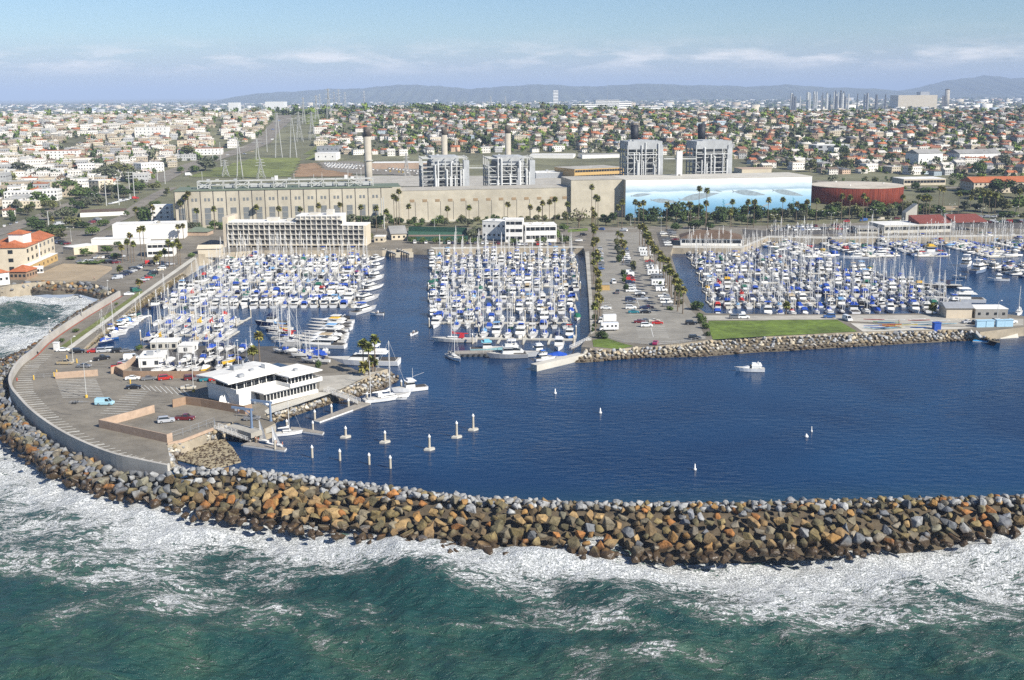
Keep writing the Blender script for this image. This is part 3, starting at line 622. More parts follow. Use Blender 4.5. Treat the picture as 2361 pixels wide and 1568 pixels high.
def place_rocks():
    def size(c):
        d = CM.transposed() @ (c[0]-Vector((0,0,CAM_H))); k = F/-d.z; x = 1180+d.x*k; y = 784-d.y*k
        return -1 if not (-10 < x < 2370 and y < 1580) else c[1]*k*(.55 if c[0].z < -.2 else 1)
    order = sorted(range(len(CAND)), key=lambda i: -size(CAND[i])); ind = set(order[:300])
    rows = {}
    for i in sorted(ind, key=lambda i: CAND[i][5]): rows.setdefault(CAND[i][4], []).append(i)
    names = {('wash',0): 'wave-washed foot'}
    for k in range(7): names[('face',k)] = ('lowest row','second row up','third row up','fourth row up','fifth row up','sixth row up','topmost row')[k]
    for k in range(5): names[('cap',k)] = 'capstone row %s' % ('one two three four five'.split()[k])
    r = random.Random(9)
    rot = lambda: (r.uniform(-.5,.5), r.uniform(-.5,.5), r.uniform(0, 6.28))
    shp = ['blocky','angular','rounded','slabby','wedge-shaped','chunky','pointed','broad','squat']
    for key, L_ in rows.items():
        for n, i in enumerate(L_):
            p, rad, nm, cl, _, _ = CAND[i]; k = r.randrange(9)
            o = link('boulder', ROCKS[k], None, p, 0, (rad*r.uniform(.9,1.25), rad*r.uniform(.85,1.15), rad*r.uniform(.85,1.1))); o.rotation_euler = rot(); o.color = (*cl, 1)
            tag(o, '%s %s boulder, %s from left in the %s of the breakwater' % (nm, shp[k], nth(n), names.get(key, key[0]+' bank')), 'boulder', 'boulders armouring the breakwater')
    tv = []; tf = []
    for me in ROCKS:
        v = np.empty(len(me.vertices)*3, np.float32); me.vertices.foreach_get('co', v); tv.append(v.reshape(-1,3))
        f = np.empty(len(me.polygons)*3, np.int32); me.polygons.foreach_get('vertices', f); tf.append(f.reshape(-1,3))
    Vs, Fs, Cs, n = [], [], [], 0
    for i in order[300:]:
        p, rad, nm, cl, _, _ = CAND[i]; k = r.randrange(9)
        m = np.array(Matrix.LocRotScale(p, __import__('mathutils').Euler(rot()), (rad*r.uniform(.9,1.25), rad*r.uniform(.85,1.15), rad*r.uniform(.8,1.1))))
        v = tv[k] @ m[:3,:3].T+m[:3,3]; Vs.append(v); Fs.append(tf[k]+n); n += len(v); Cs.append(np.tile(np.array([*cl, 1.]), (len(v), 1)))
    o = link('boulders', npmesh('boulders', np.concatenate(Vs), np.concatenate(Fs), M['rockmass'], col=np.concatenate(Cs))); tag(o, kind='stuff')
    o['label'] = 'rest of the boulders and armour stones along the breakwater and banks'
place_rocks()
# ------------------------------------------------------------------ mole: seawall, block walls, clubhouse, hoists, docks
def wallrun(name, pts, h, w, m, label, cat, z0=G0, capm=None, zl=-.3):
    """a wall along a polyline, mitred at its corners"""
    P = [Vector((p.x, p.y, 0)) for p in pts]; Ls, Rs = [], []
    for i, p in enumerate(P):
        d1 = (P[i]-P[i-1]).normalized() if i else (P[1]-P[0]).normalized(); d2 = (P[i+1]-P[i]).normalized() if i < len(P)-1 else d1
        n1 = Vector((-d1.y, d1.x, 0)); n = (n1+Vector((-d2.y, d2.x, 0))); n.normalize(); n *= w/2/max(.35, n.dot(n1)); Ls.append(p+n); Rs.append(p-n)
    b = MB(); b.loft([[(l.x,l.y,z0+zl),(r.x,r.y,z0+zl),(r.x,r.y,z0+h),(l.x,l.y,z0+h)] for l, r in zip(Ls, Rs)], closed=True)
    o = b.obj(name, m)
    if label: tag(o, label, cat)
    return o
def smooth_line(P, k=6):
    out = []
    for i in range(len(P)-1):
        p0, p1, p2, p3 = P[max(i-1,0)], P[i], P[i+1], P[min(i+2,len(P)-1)]
        for j in range(k):
            t = j/k; out.append(.5*((2*p1)+(p2-p0)*t+(2*p0-5*p1+4*p2-p3)*t*t+(3*p1-p0-3*p2+p3)*t**3))
    return out+[P[-1]]
sw = smooth_line(SEAWALL)
wallrun('seawall', sw, 2.5, .8, mat('seawall concrete', (.45,.42,.37), .85, var=.1, scale=.3, stain=.2), 'long curved pale concrete seawall on the ocean side of the mole', 'seawall', zl=-2.5)
strip('kerb', [p+Vector((1.0,.5,0)) for p in sw[:22]], .5, G0+.1, 'red_paint', 'red painted kerb at the foot of the seawall')
wp = lambda *a: [W(*p, G0) for p in a]
wallrun('block_wall', wp(('I',1040,430),('I',1110,470),('I',1250,475),('I',1990,475)), 2.3, .3, M['brown_wall'], 'long brown block wall along the front of the boat yard', 'wall')
wallrun('block_wall', wp(('I',995,440),('I',1130,395),('I',1215,330)), 2.2, .3, M['tan'], 'short tan block wall beside the red pickup', 'wall')
wallrun('block_wall', wp(('I',497,482),('I',880,455)), 2.1, .4, M['tan'], 'low tan block wall standing alone in the mole parking lot', 'wall')
wallrun('block_wall', wp(('I',1385,785),('I',1230,830),('I',895,920),('I',1500,1055),('I',1545,1040)), 2.3, .3, M['tan'], 'tan block wall around three sides of the hoist yard', 'wall')
wallrun('block_wall', wp(('I',1548,740),('I',1667,712),('I',1805,730),('J',630,800),('J',690,780)), 2.4, .3, M['brown_wall'], 'brown block wall in front of the dinghy store', 'wall')
wallrun('kerb_wall', wp(('I',1500,1075),('I',1640,1040),('I',1910,935)), .5, .4, M['tan'], 'low tan kerb wall above the rocks beside the hoist', 'wall')
def wire_fence(name, pts, h, label, rail=True):
    t = thing(name, label, 'fence', pts[0]); pts = [p-pts[0] for p in pts]; post = MB(); rails = MB()
    for a, b in zip(pts, pts[1:]):
        n = max(1, round((b-a).length/3))
        for i in range(n+1):
            p = a.lerp(b, i/n); 
            if i or a is pts[0]: post.tube(p, p+Vector((0,0,h)), .06, n=5)
        for z in (h, h*.5): rails.tube(a+Vector((0,0,z)), b+Vector((0,0,z)), .035, n=5)
    post.obj('posts', M['metal'], t)['kind'] = 'stuff'; rails.obj('rail', M['metal'], t); return t
wire_fence('wire_fence', wp(('I',1545,1020),('I',1640,990),('I',1920,890),('I',1930,930)), 1.9, 'thin wire fence on the edge of the hoist yard')
wire_fence('wire_fence', wp(('G',830,1020),('G',1000,1060),('G',1300,1080),('G',1500,1070),('G',1735,1025)), 1.3, 'thin wire fence across the end of the pier lot')
wire_fence('yard_fence', wp(('J',235,640),('J',460,590)), 1.6, 'metal fence at the back of the dinghy store')
def gate_fence():
    p = wp(('I',310,480),('I',480,470)); t = wire_fence('lot_gate', p, 1.4, 'low pipe gate across the mole parking lot'); t['category'] = 'gate'
gate_fence()
def bollard(c, x, y, label, h=1.1, m='yellow_paint'):
    p = W(c, x, y, G0); b = MB(); b.lathe([(.22,0),(.22,h*.85),(.16,h*.96),(.05,h)], 10); o = b.obj('bollard', M[m], loc=p); tag(o, label, 'bollard')
for c, x, y, l in (('I',600,308,'yellow post standing alone near the tan pickup'),('I',690,340,'yellow post beside the grey coupe'),('I',485,462,'yellow post at the right end of the lot gate'),('I',510,440,'yellow post at the left end of the tan wall'),('I',303,490,'yellow post at the left end of the lot gate'),('I',1168,525,'yellow post behind the black car')): bollard(c, x, y, l, 1.5)
bollard('I', 153, 500, 'orange hydrant post beside the curved seawall', 1.0, 'red_paint')
# painted bays
def bays(name, a0, a1, b0, b1, n, label, w=.14, spine=False):
    b = MB()
    for i in range(n):
        t = i/(n-1); p = a0.lerp(a1, t); q = b0.lerp(b1, t); b.bar(vz(p, G0+.03), vz(q, G0+.03), w, .02)
    if spine: b.bar(vz(a0.lerp(b0,.5), G0+.032), vz(a1.lerp(b1,.5), G0+.032), w, .02)
    o = b.obj(name, M['paint_line']); o['kind'] = 'structure'; o['label'] = label
for i in range(3, 13):
    a, b_ = SEAWALL[i], SEAWALL[i+1]; d = (b_-a).normalized(); n = Vector((-d.y, d.x, 0))
    if n.x < 0 and n.y < 0: n = -n
    sk = n*6.2+d*1.5
    bays('bay_markings', a+n*1.2, b_+n*1.2, a+sk, b_+sk, max(2, round((b_-a).length/2.6)), 'white parking bay lines along the seawall')
g = lambda *p: W(*p, G0)
bays('bay_markings', g('I',500,495), g('I',560,650), g('I',860,485), g('I',930,640), 12, 'white parking bay lines in the middle of the mole lot')
bays('bay_markings', g('I',1170,590), g('I',900,790), g('I',1330,600), g('I',1150,800), 11, 'white parking bay lines near the light blue van')
bays('bay_markings', g('I',1300,580), g('I',1700,640), g('I',1250,540), g('I',1620,560), 9, 'white parking bay lines near the clubhouse')
bays('bay_markings', g('G',1100,850), g('G',1130,1005), g('G',1350,845), g('G',1405,1005), 10, 'white double parking bays at the end of the pier', spine=True)
bays('bay_markings', g('G',985,640), g('G',1045,800), g('G',1230,640), g('G',1290,800), 9, 'white parking bays in the middle of the pier lot', spine=True)
bays('bay_markings', g('G',800,700), g('G',850,880), g('G',880,690), g('G',940,870), 9, 'white parking bays beside the pier palms')
def crack_lines():
    r = random.Random(4); b = MB()
    for k in range(60):
        p = W('I', r.uniform(250, 1500), r.uniform(300, 830), G0+.031); a = r.uniform(-.5, .5)
        for i in range(5):
            q = p+Vector((math.cos(a), math.sin(a), 0))*r.uniform(1, 3); b.bar(p, q, r.uniform(.06,.3), .01); p = q; a += r.uniform(-.4, .4)
    o = b.obj('tar_seams', M['asphalt_dark']); o['kind'] = 'structure'; o['label'] = 'dark tar seams in the parking lot'
crack_lines()
# ---- lamp posts
def lamp_post(p, h, arm, label, rz=0, base='yellow_paint', two=False):
    t = thing('street_lamp', label, 'street lamp', p, rz, 'street lamps'); b = MB(); b.tube((0,0,.5), (0,0,h), .13, .08, 8); b.obj('pole', M['steel'], t)
    b = MB(); b.lathe([(.42,0),(.42,.75),(.3,.85)], 12); b.obj('base', M[base], t)
    for s in ((1,-1) if two else (1,)):
        a = MB(); pr = Vector((0,0,h-.1))
        for i in range(1, 6):
            u = i/5; q = Vector((s*arm*u, 0, h-.1+.9*math.sin(u*PI/2))); a.tube(pr, q, .05, n=6); pr = q
        a.obj('arm', M['steel'], t)
        hb = MB(); hb.frus(s*arm-.35, s*arm+.35, -.18, .18, h+.62, s*arm-.25, s*arm+.25, -.12, .12, h+.9); hb.obj('lamp_head', M['white'], t)
    return t
LAMPS = [('I',775,650,750,330,2.2,'tall lamp post with a yellow base near the light blue van'),('I',1735,600,1722,255,.6,'lamp post with a yellow base beside the small pale car'),('I',1268,470,1258,250,1.2,'lamp post with a yellow base in front of the brown wall'),('I',655,330,640,105,1.2,'lamp post behind the grey coupe'),('E',735,800,722,640,.2,'thin lamp post on the bend of the seawall nearest the beach'),('E',447,960,437,840,.2,'thin lamp post halfway along the seawall'),('E',970,625,965,500,.2,'thin lamp post at the landward end of the seawall'),('H',2048,890,2060,680,1.2,'lamp post beside the pale blue lockers'),('J',540,300,545,140,1.0,'lamp post among the stored boats')]
for i, (c, x, y, x2, y2, arm, lb) in enumerate(LAMPS):
    p = W(c, x, y, G0 if 'seawall' not in lb else 6.0); lamp_post(p, max(4, top(p, c, x2, y2)-p.z-.6), arm, lb, 0 if i != 0 else .15, 'yellow_paint' if 'yellow' in lb else 'concrete')
# ---- clubhouse
def clubhouse():
    a, b, c = W('J',455,600,G0), W('J',820,725,G0), W('J',1290,605,G0)
    xr = (c-b).normalized(); ang = math.atan2(xr.y, xr.x)            # local x along the front
    t = thing('clubhouse', 'white two storey clubhouse with wide flat roofs beside the water', 'clubhouse', b, ang)
    inv = Matrix.Rotation(-ang, 4, 'Z')
    L_ = (c-b).length; la = inv @ (a-b); D = 21.0; back = la.x
    def loc(p): q = inv @ (p-b); return q
    # lower storey, full width
    lo = MB(); lo.box(0, L_, .3, D, 0, 1.0); lo.box(0, L_, .3, D, 3.1, 3.7); lo.box(-5.5, 0, 5.5, D, 0, 3.7); lo.box(0.2, L_-.2, 1.2, D-.2, 1.0, 3.1, 1); lo.obj('ground_floor', [M['white_wall'], M['glass']], t)
    for i in range(16):
        p = MB(); x = L_*(i+.5)/16; p.box(x-.09, x+.09, .5, .7, 1.0, 3.1); p.obj('mullion', M['white_wall'], t)
    lr = MB(); lr.box(-1.2, 8.2, -.6, 6, 3.7, 3.95); lr.obj('porch_roof', M['white_roof'], t)
    bal = MB()
    bal.box(8.6, L_+.8, -.9, -.6, 3.75, 5.0); bal.box(8.3, 8.6, -.9, 6.3, 3.75, 5.0); bal.box(-5.6, 8.3, 6.0, 6.3, 3.75, 5.0); bal.box(-5.9, -5.6, 6.0, D, 3.75, 5.0); bal.box(L_+.5, L_+.8, -.6, 9, 3.75, 5.0)
    bal.box(8.6, L_+.5, -.6, D-1, 3.71, 3.82); bal.box(-5.6, 8.3, 6.3, D-1, 3.71, 3.82); bal.obj('balcony', M['white_wall'], t)
    up = MB(); up.box(9.6, L_-.6, 2.2, D-2, 3.82, 6.6); up.box(-4, 9.6, 8.6, D-2, 3.82, 7.3); up.obj('upper_windows', M['glass'], t)
    ps = MB()
    for x in np.linspace(9.6, L_-.6, 8): ps.box(x-.13, x+.13, 2.0, 2.2, 3.82, 6.6)
    for x in np.linspace(-4, 9.3, 6): ps.box(x-.13, x+.13, 8.4, 8.6, 3.82, 7.3)
    ps.box(9.2, 12.2, 7.8, 8.5, 3.82, 7.3); ps.obj('posts', M['white_wall'], t)['kind'] = 'stuff'
    r1 = MB(); r1.frus(8.6, L_+1.6, -.2, 12, 6.65, 8.6, L_+1.6, -.2, 12, 7.0); r1.obj('roof', M['white_roof'], t)
    r2 = MB(); v0 = [(-8.5,6.2),(11.5,6.2),(11.5,D+1.5),(-8.5,D+1.5)]
    r2.add([(-8.5,6.2,7.35),(12.5,6.2,7.7),(12.5,14,8.3),(-8.5,14,8.0),(12.5,D+1.5,7.8),(-8.5,D+1.5,7.4)]+[(-8.5,6.2,7.0),(12.5,6.2,7.3),(12.5,14,7.9),(-8.5,14,7.6),(12.5,D+1.5,7.4),(-8.5,D+1.5,7.0)],
           [(0,1,2,3),(3,2,4,5),(6,9,8,7),(9,11,10,8),(0,6,7,1),(1,7,8,2),(2,8,10,4),(4,10,11,5),(5,11,9,3),(3,9,6,0)]); rf = r2.obj('roof', M['white_roof'], t)
    k = MB(); k.box(8.0, 9.6, 10.5, 12.5, 7.6, 9.4); k.obj('chimney', M['white_wall'], rf)
    for x, y, s, h in ((-2,9,1.8,.5),(4,12,1.4,.45),(2,17,3.0,1.2),(6,19,.6,1.6),(15,5,1.2,.4)):
        k = MB(); z = 7.75 if x < 10 else 7.0; k.box(x-s/2, x+s/2, y-s*.35, y+s*.35, z, z+h+.3); k.obj('roof_vent', M['metal'], rf)
    # tables on the balcony
    tb = MB(); r = random.Random(2)
    for i in range(9):
        x, y = r.uniform(-4, 7.5), r.uniform(6.8, 8.1); tb.lathe([(.4,.0),(.05,.03),(.05,.7),(.5,.72),(.5,.76)], 8, c=(x,y,3.83))
    o = tb.obj('tables', M['white'], t); o['kind'] = 'stuff'
clubhouse()
def hoist(c, x, y, ty, jx, jy, label):
    p = W(c, x, y, 2.6); h = top(p, c, x, ty)-2.6; t = thing('boat_hoist', label, 'hoist', p, 0, 'jib hoists')
    b = MB(); b.tube((0,0,0),(0,0,1.2),.55,.45,10); b.tube((0,0,1.2),(0,0,h),.36,.3,10); b.obj('mast', M['blue_steel'], t)
    b = MB(); b.bar((.6,0,h-.2),(-5.6,1.4,h+.25),.35,.6); b.bar((-.1,0,h-1.6),(-2.2,.5,h-.1),.2,.2); b.obj('jib', M['blue_steel'], t)
    b = MB(); b.box(-4.6,-4.0,.8,1.3,h-.7,h-.1); b.tube((-4.3,1.05,h-.7),(-4.3,1.05,h-3),.03,n=5); b.obj('winch', M['metal'], t)
hoist('J',690,945,755,570,740,'blue grey jib hoist nearer the camera on the hoist pier'); hoist('J',860,888,690,700,675,'blue grey jib hoist farther back beside the block wall')
def piers():
    P = SH([('J',470,900),('J',680,965),('J',905,895),('J',800,862),('J',600,845)]); P = [(p.x, p.y) for p in P]
    t = thing('hoist_pier', 'concrete hoist pier with a dark underside beside the cobble beach', 'pier', (P[0][0], P[0][1], 0)); L_ = [(x-P[0][0], y-P[0][1]) for x, y in P]
    b = MB(); b.prism(L_, 1.9, 3.3); b.obj('deck', M['concrete'], t)
    b = MB()
    for k in (.2, .55, .9):
        for e in ((0,1),(1,2)):
            x = L_[e[0]][0]*(1-k)+L_[e[1]][0]*k; y = L_[e[0]][1]*(1-k)+L_[e[1]][1]*k
            b = MB(); b.tube((x*.96, y*.96+.5, -2), (x*.96, y*.96+.5, 1.9), .35); b.obj('pile', M['timber'], t)
piers()
def floatdock(name, label, pts, h=.5, z0=-.2, m='wood'):
    P = [W(*p, h) for p in pts]; o = P[0]; b = MB(); b.prism([(p.x-o.x, p.y-o.y) for p in P], z0, h); t = thing(name, label, 'dock', vz(o, 0)); b.obj('deck', M[m], t)
    f = MB(); Q = [(p.x-o.x, p.y-o.y) for p in P]; cx = sum(q[0] for q in Q)/len(Q); cyy = sum(q[1] for q in Q)/len(Q)
    f.prism([(cx+(q[0]-cx)*1.012, cyy+(q[1]-cyy)*1.03) for q in Q], -.15, h-.12); f.obj('fender', M['white'], t); return t
floatdock('floating_dock', 'long floating dock in front of the clubhouse', [('J',1245,850),('J',1300,862),('J',1750,700),('J',1690,682)])
floatdock('floating_dock', 'short grey floating dock beside the hoist pier', [('J',1030,930),('J',1070,940),('J',1320,975),('J',1335,955),('J',1100,915),('J',1040,912)])
floatdock('floating_dock', 'low floating dock at the foot of the metal gangway', [('J',595,1070),('J',740,1090),('J',980,1122),('J',1000,1100),('J',780,1065),('J',680,1040)])
def gangway(p, q, w, label, truss=True):
    t = thing('gangway', label, 'gangway', p); q = q-p; n = Vector((-q.y, q.x, 0)).normalized()*w/2; up = Vector((0,0,1.1))
    b = MB(); b.bar((0,0,0), q, w, .15); b.obj('deck', M['wood'], t)
    for s in (1,-1):
        r = MB()
        for z in (.35, .72, 1.1): r.bar(n*s+Vector((0,0,z)), q+n*s+Vector((0,0,z)), .09)
        for i in range(9):
            a = q*(i/8)+n*s; r.bar(a, a+up, .09)
            if truss and i < 8: r.bar(a, q*((i+1)/8)+n*s+up, .06)
        r.obj('railing', M['white'], t)
    return t
gangway(W('J',1350,590,3.7), W('J',1650,700,.7), 2.2, 'white railed gangway from the clubhouse down to its dock')
gangway(W('J',370,925,3.4), W('J',690,1035,.8), 2.0, 'grey metal gangway leaning down beside the hoist pier')
gangway(W('G',700,1030,3.5), W('G',525,1110,.8), 1.8, 'grey gangway from the pier corner down to the boats')
# ---- mooring piles and floats
def pile(p, h, label, flt=False, group='white capped mooring piles', r=.34, name='mooring_pile'):
    t = thing(name, label, 'pile', p, 0, group); b = MB(); b.tube((0,0,-2),(0,0,h), r, r*.92, 10); b.obj('shaft', M['pile'], t)
    c = MB(); c.lathe([(r*1.15,h-.15),(r*1.15,h+.1),(.04,h+.7)], 10); c.obj('cap', M['white'], t)
    if flt: f = MB(); f.prism([(-1.4,-1.2),(.2,-1.5),(1.5,-.2),(1.2,.7),(-.8,.6)], -.2, .45); f.obj('float', M['concrete_pale'], t)
    return t
M['pile'] = mat('pile', (.5,.45,.36), .85, var=.15, stain=.3)
PILES = [('J',1230,1190,1080,0),('J',1478,1215,1115,0),('J',1740,1250,1150,0),('J',1930,1285,1172,0),('J',1530,1005,910,1),('J',1882,1050,950,1),('J',2280,1115,985,1),('Z',1053,1008,972,1),('Z',1091,991,955,1)]
for i, (c, x, y, ty, fl) in enumerate(PILES):
    p = W(c, x, y); pile(p, top(p, c, x, ty)-.5, ('white capped mooring pile rising from a small float, %s from left' if fl else 'bare white capped mooring pile in open water, %s from left') % nth(i if not fl else i-4), fl)
for i, (c, x, y, ty) in enumerate((('J',1253,850,765),('J',1402,785,715),('J',1555,735,665),('J',1722,670,605),('J',2028,560,495))): 
    p = W(c, x, y); pile(p, top(p, c, x, ty)-.4, 'pale pile standing along the clubhouse dock, %s from left' % nth(i))
for i, (c, x, y, ty) in enumerate((('J',1003,925,850),('J',1237,950,865),('J',682,1035,960),('J',838,985,900),('J',897,1125,1010))):
    p = W(c, x, y); pile(p, top(p, c, x, ty)-.4, 'pale pile around the hoist docks, %s of five' % nth(i), r=.3)
for c, x, y, s, lb in (('Z',1280,908,.5,'small white buoy nearest the clubhouse'),('Z',1384,953,.5,'small white buoy in the middle of the harbour'),('Z',1602,1084,.45,'small white marker near the breakwater'),('Z',1859,1008,.6,'round white buoy in the right of the harbour'),('Z',1871,996,.3,'tiny white float behind the round buoy')):
    b = MB(); b.lathe([(.05,-.2),(s*.9,0),(s,.35),(s*.45,.6),(s*.35,1.5 if s < .55 else .9),(.03,1.7 if s < .55 else 1.0)], 12); o = b.obj('buoy', M['white'], loc=W(c, x, y), smooth=True); tag(o, lb, 'buoy')
def quay_wall():
    a, b_, c = W('G',190,1310,0), W('G',610,1185,0), W('G',640,1140,0)
    wallrun('jetty', [W('G',195,1250,2.2), W('G',620,1150,2.2)], 2.2, 3.0, M['concrete_pale'], 'pale concrete jetty below the pier corner', 'jetty', z0=0, zl=-3)
quay_wall()
# ------------------------------------------------------------------ boats
def hull_secs(L, B, fb, n=9, tran=.75, flare=1.0, rake=.08):
    secs = []
    for i in range(n):
        t = i/(n-1); y = -L/2+L*t
        b = B/2*(tran+(1-tran)*min(1, t/.45)) if t < .45 else B/2*max(.03, (1-((t-.45)/.55)**2.1))
        sh = fb*(.9+.28*t*t); w = b*.82; yo = L*rake*max(0, (t-.6)/.4)
        secs.append([(-b, y+yo, sh), (-w, y+yo*.3, .12), (0, y, -.35), (w, y+yo*.3, .12), (b, y+yo, sh)])
    return secs
def inset(secs, k, dz):
    return [[(s[0][0]*k, s[0][1], s[0][2]+dz), (s[-1][0]*k, s[-1][1], s[-1][2]+dz)] for s in secs[:-1]]+[[(s[0][0]*k, s[0][1]-.25, s[0][2]+dz), (s[-1][0]*k, s[-1][1]-.25, s[-1][2]+dz)] for s in secs[-1:]]
def house(b, x, y0, y1, z0, z1, tw=.82, rf=.35, rb=.1, mi=0): b.frus(-x, x, y0, y1, z0, -x*tw, x*tw, y0+rb*(z1-z0), y1-rf*(z1-z0)*2.2, z1, mi)
def winband(b, x, y0, y1, z0, z1, tw=.82, rf=.35, rb=.1, lo=.35, hi=.8):
    H = z1-z0; f = lambda u: (x*(1-(1-tw)*u)+.025, y0+rb*H*u-.02, y1-rf*2.2*H*u+.02, z0+H*u)
    a, c = f(lo), f(hi); b.frus(-a[0], a[0], a[1], a[2], a[3], -c[0], c[0], c[1], c[2], c[3])
PROTO = []
def make_sail(L, B, mastH, ketch=False, dodger=True):
    t = thing('sailboat', 'x', 'sailboat', (0,0,0)); fb = .95+L*.012; S = hull_secs(L, B, fb)
    b = MB(); b.loft(S, closed=True); b.obj('hull', M['objgel'], t)
    b = MB(); b.loft(inset(S, .93, .03), caps=False); b.box(-B*.22, B*.22, -L*.42, -L*.16, fb-.05, fb+.1); b.obj('deck', M['deck'], t)
    c = MB(); house(c, B*.27, -L*.14, L*.24, fb, fb+.55, .8, .6); cab = c.obj('cabin', M['white'], t)
    c = MB(); winband(c, B*.27, -L*.14, L*.24, fb, fb+.55, .8, .6, lo=.35, hi=.75); c.obj('windows', M['glass'], cab)
    my = L*.1; m = MB(); m.tube((0,my,fb+.4), (0,my,fb+mastH), .13, .09, 6)
    for u in (.5, .75): m.bar((-.9,my,fb+mastH*u), (.9,my,fb+mastH*u), .07)
    m.bar((0, L*.53, fb+.3), (0, my, fb+mastH), .035); m.bar((0, -L*.48, fb+.3), (0, my, fb+mastH), .035)
    for s in (-1, 1): m.bar((s*B*.42, my, fb), (0, my, fb+mastH*.97), .03)
    mast = m.obj('mast', M['spar'], t)
    bm_ = MB(); bm_.tube((0,my-.1,fb+1.35), (0,-L*.3,fb+1.45), .07, n=6); bm_.obj('boom', M['spar'], mast)
    v = MB(); v.loft([[(-.06,my-.15,fb+1.4),(.06,my-.15,fb+1.4),(.05,my-.15,fb+2.3),(-.05,my-.15,fb+2.3)],[(-.17,my-1,fb+1.3),(.17,my-1,fb+1.3),(.12,my-1,fb+1.78),(-.12,my-1,fb+1.78)],[(-.12,-L*.3,fb+1.38),(.12,-L*.3,fb+1.38),(.08,-L*.3,fb+1.6),(-.08,-L*.3,fb+1.6)]], closed=True); v.obj('sail_cover', M['objcanvas'], t)
    if dodger:
        d = MB(); d.frus(-B*.3, B*.3, -L*.2, -L*.08, fb+.3, -B*.24, B*.24, -L*.19, -L*.11, fb+1.35); d.obj('dodger', M['objcanvas'], t)
    if ketch:
        m = MB(); m.tube((0,-L*.34,fb), (0,-L*.34,fb+mastH*.68), .1, .07, 6); m.tube((0,-L*.34,fb+1.4), (0,-L*.52,fb+1.5), .06, n=6); m.obj('mizzen', M['spar'], t)
    freeze(t); PROTO.append(('sail', t)); return t
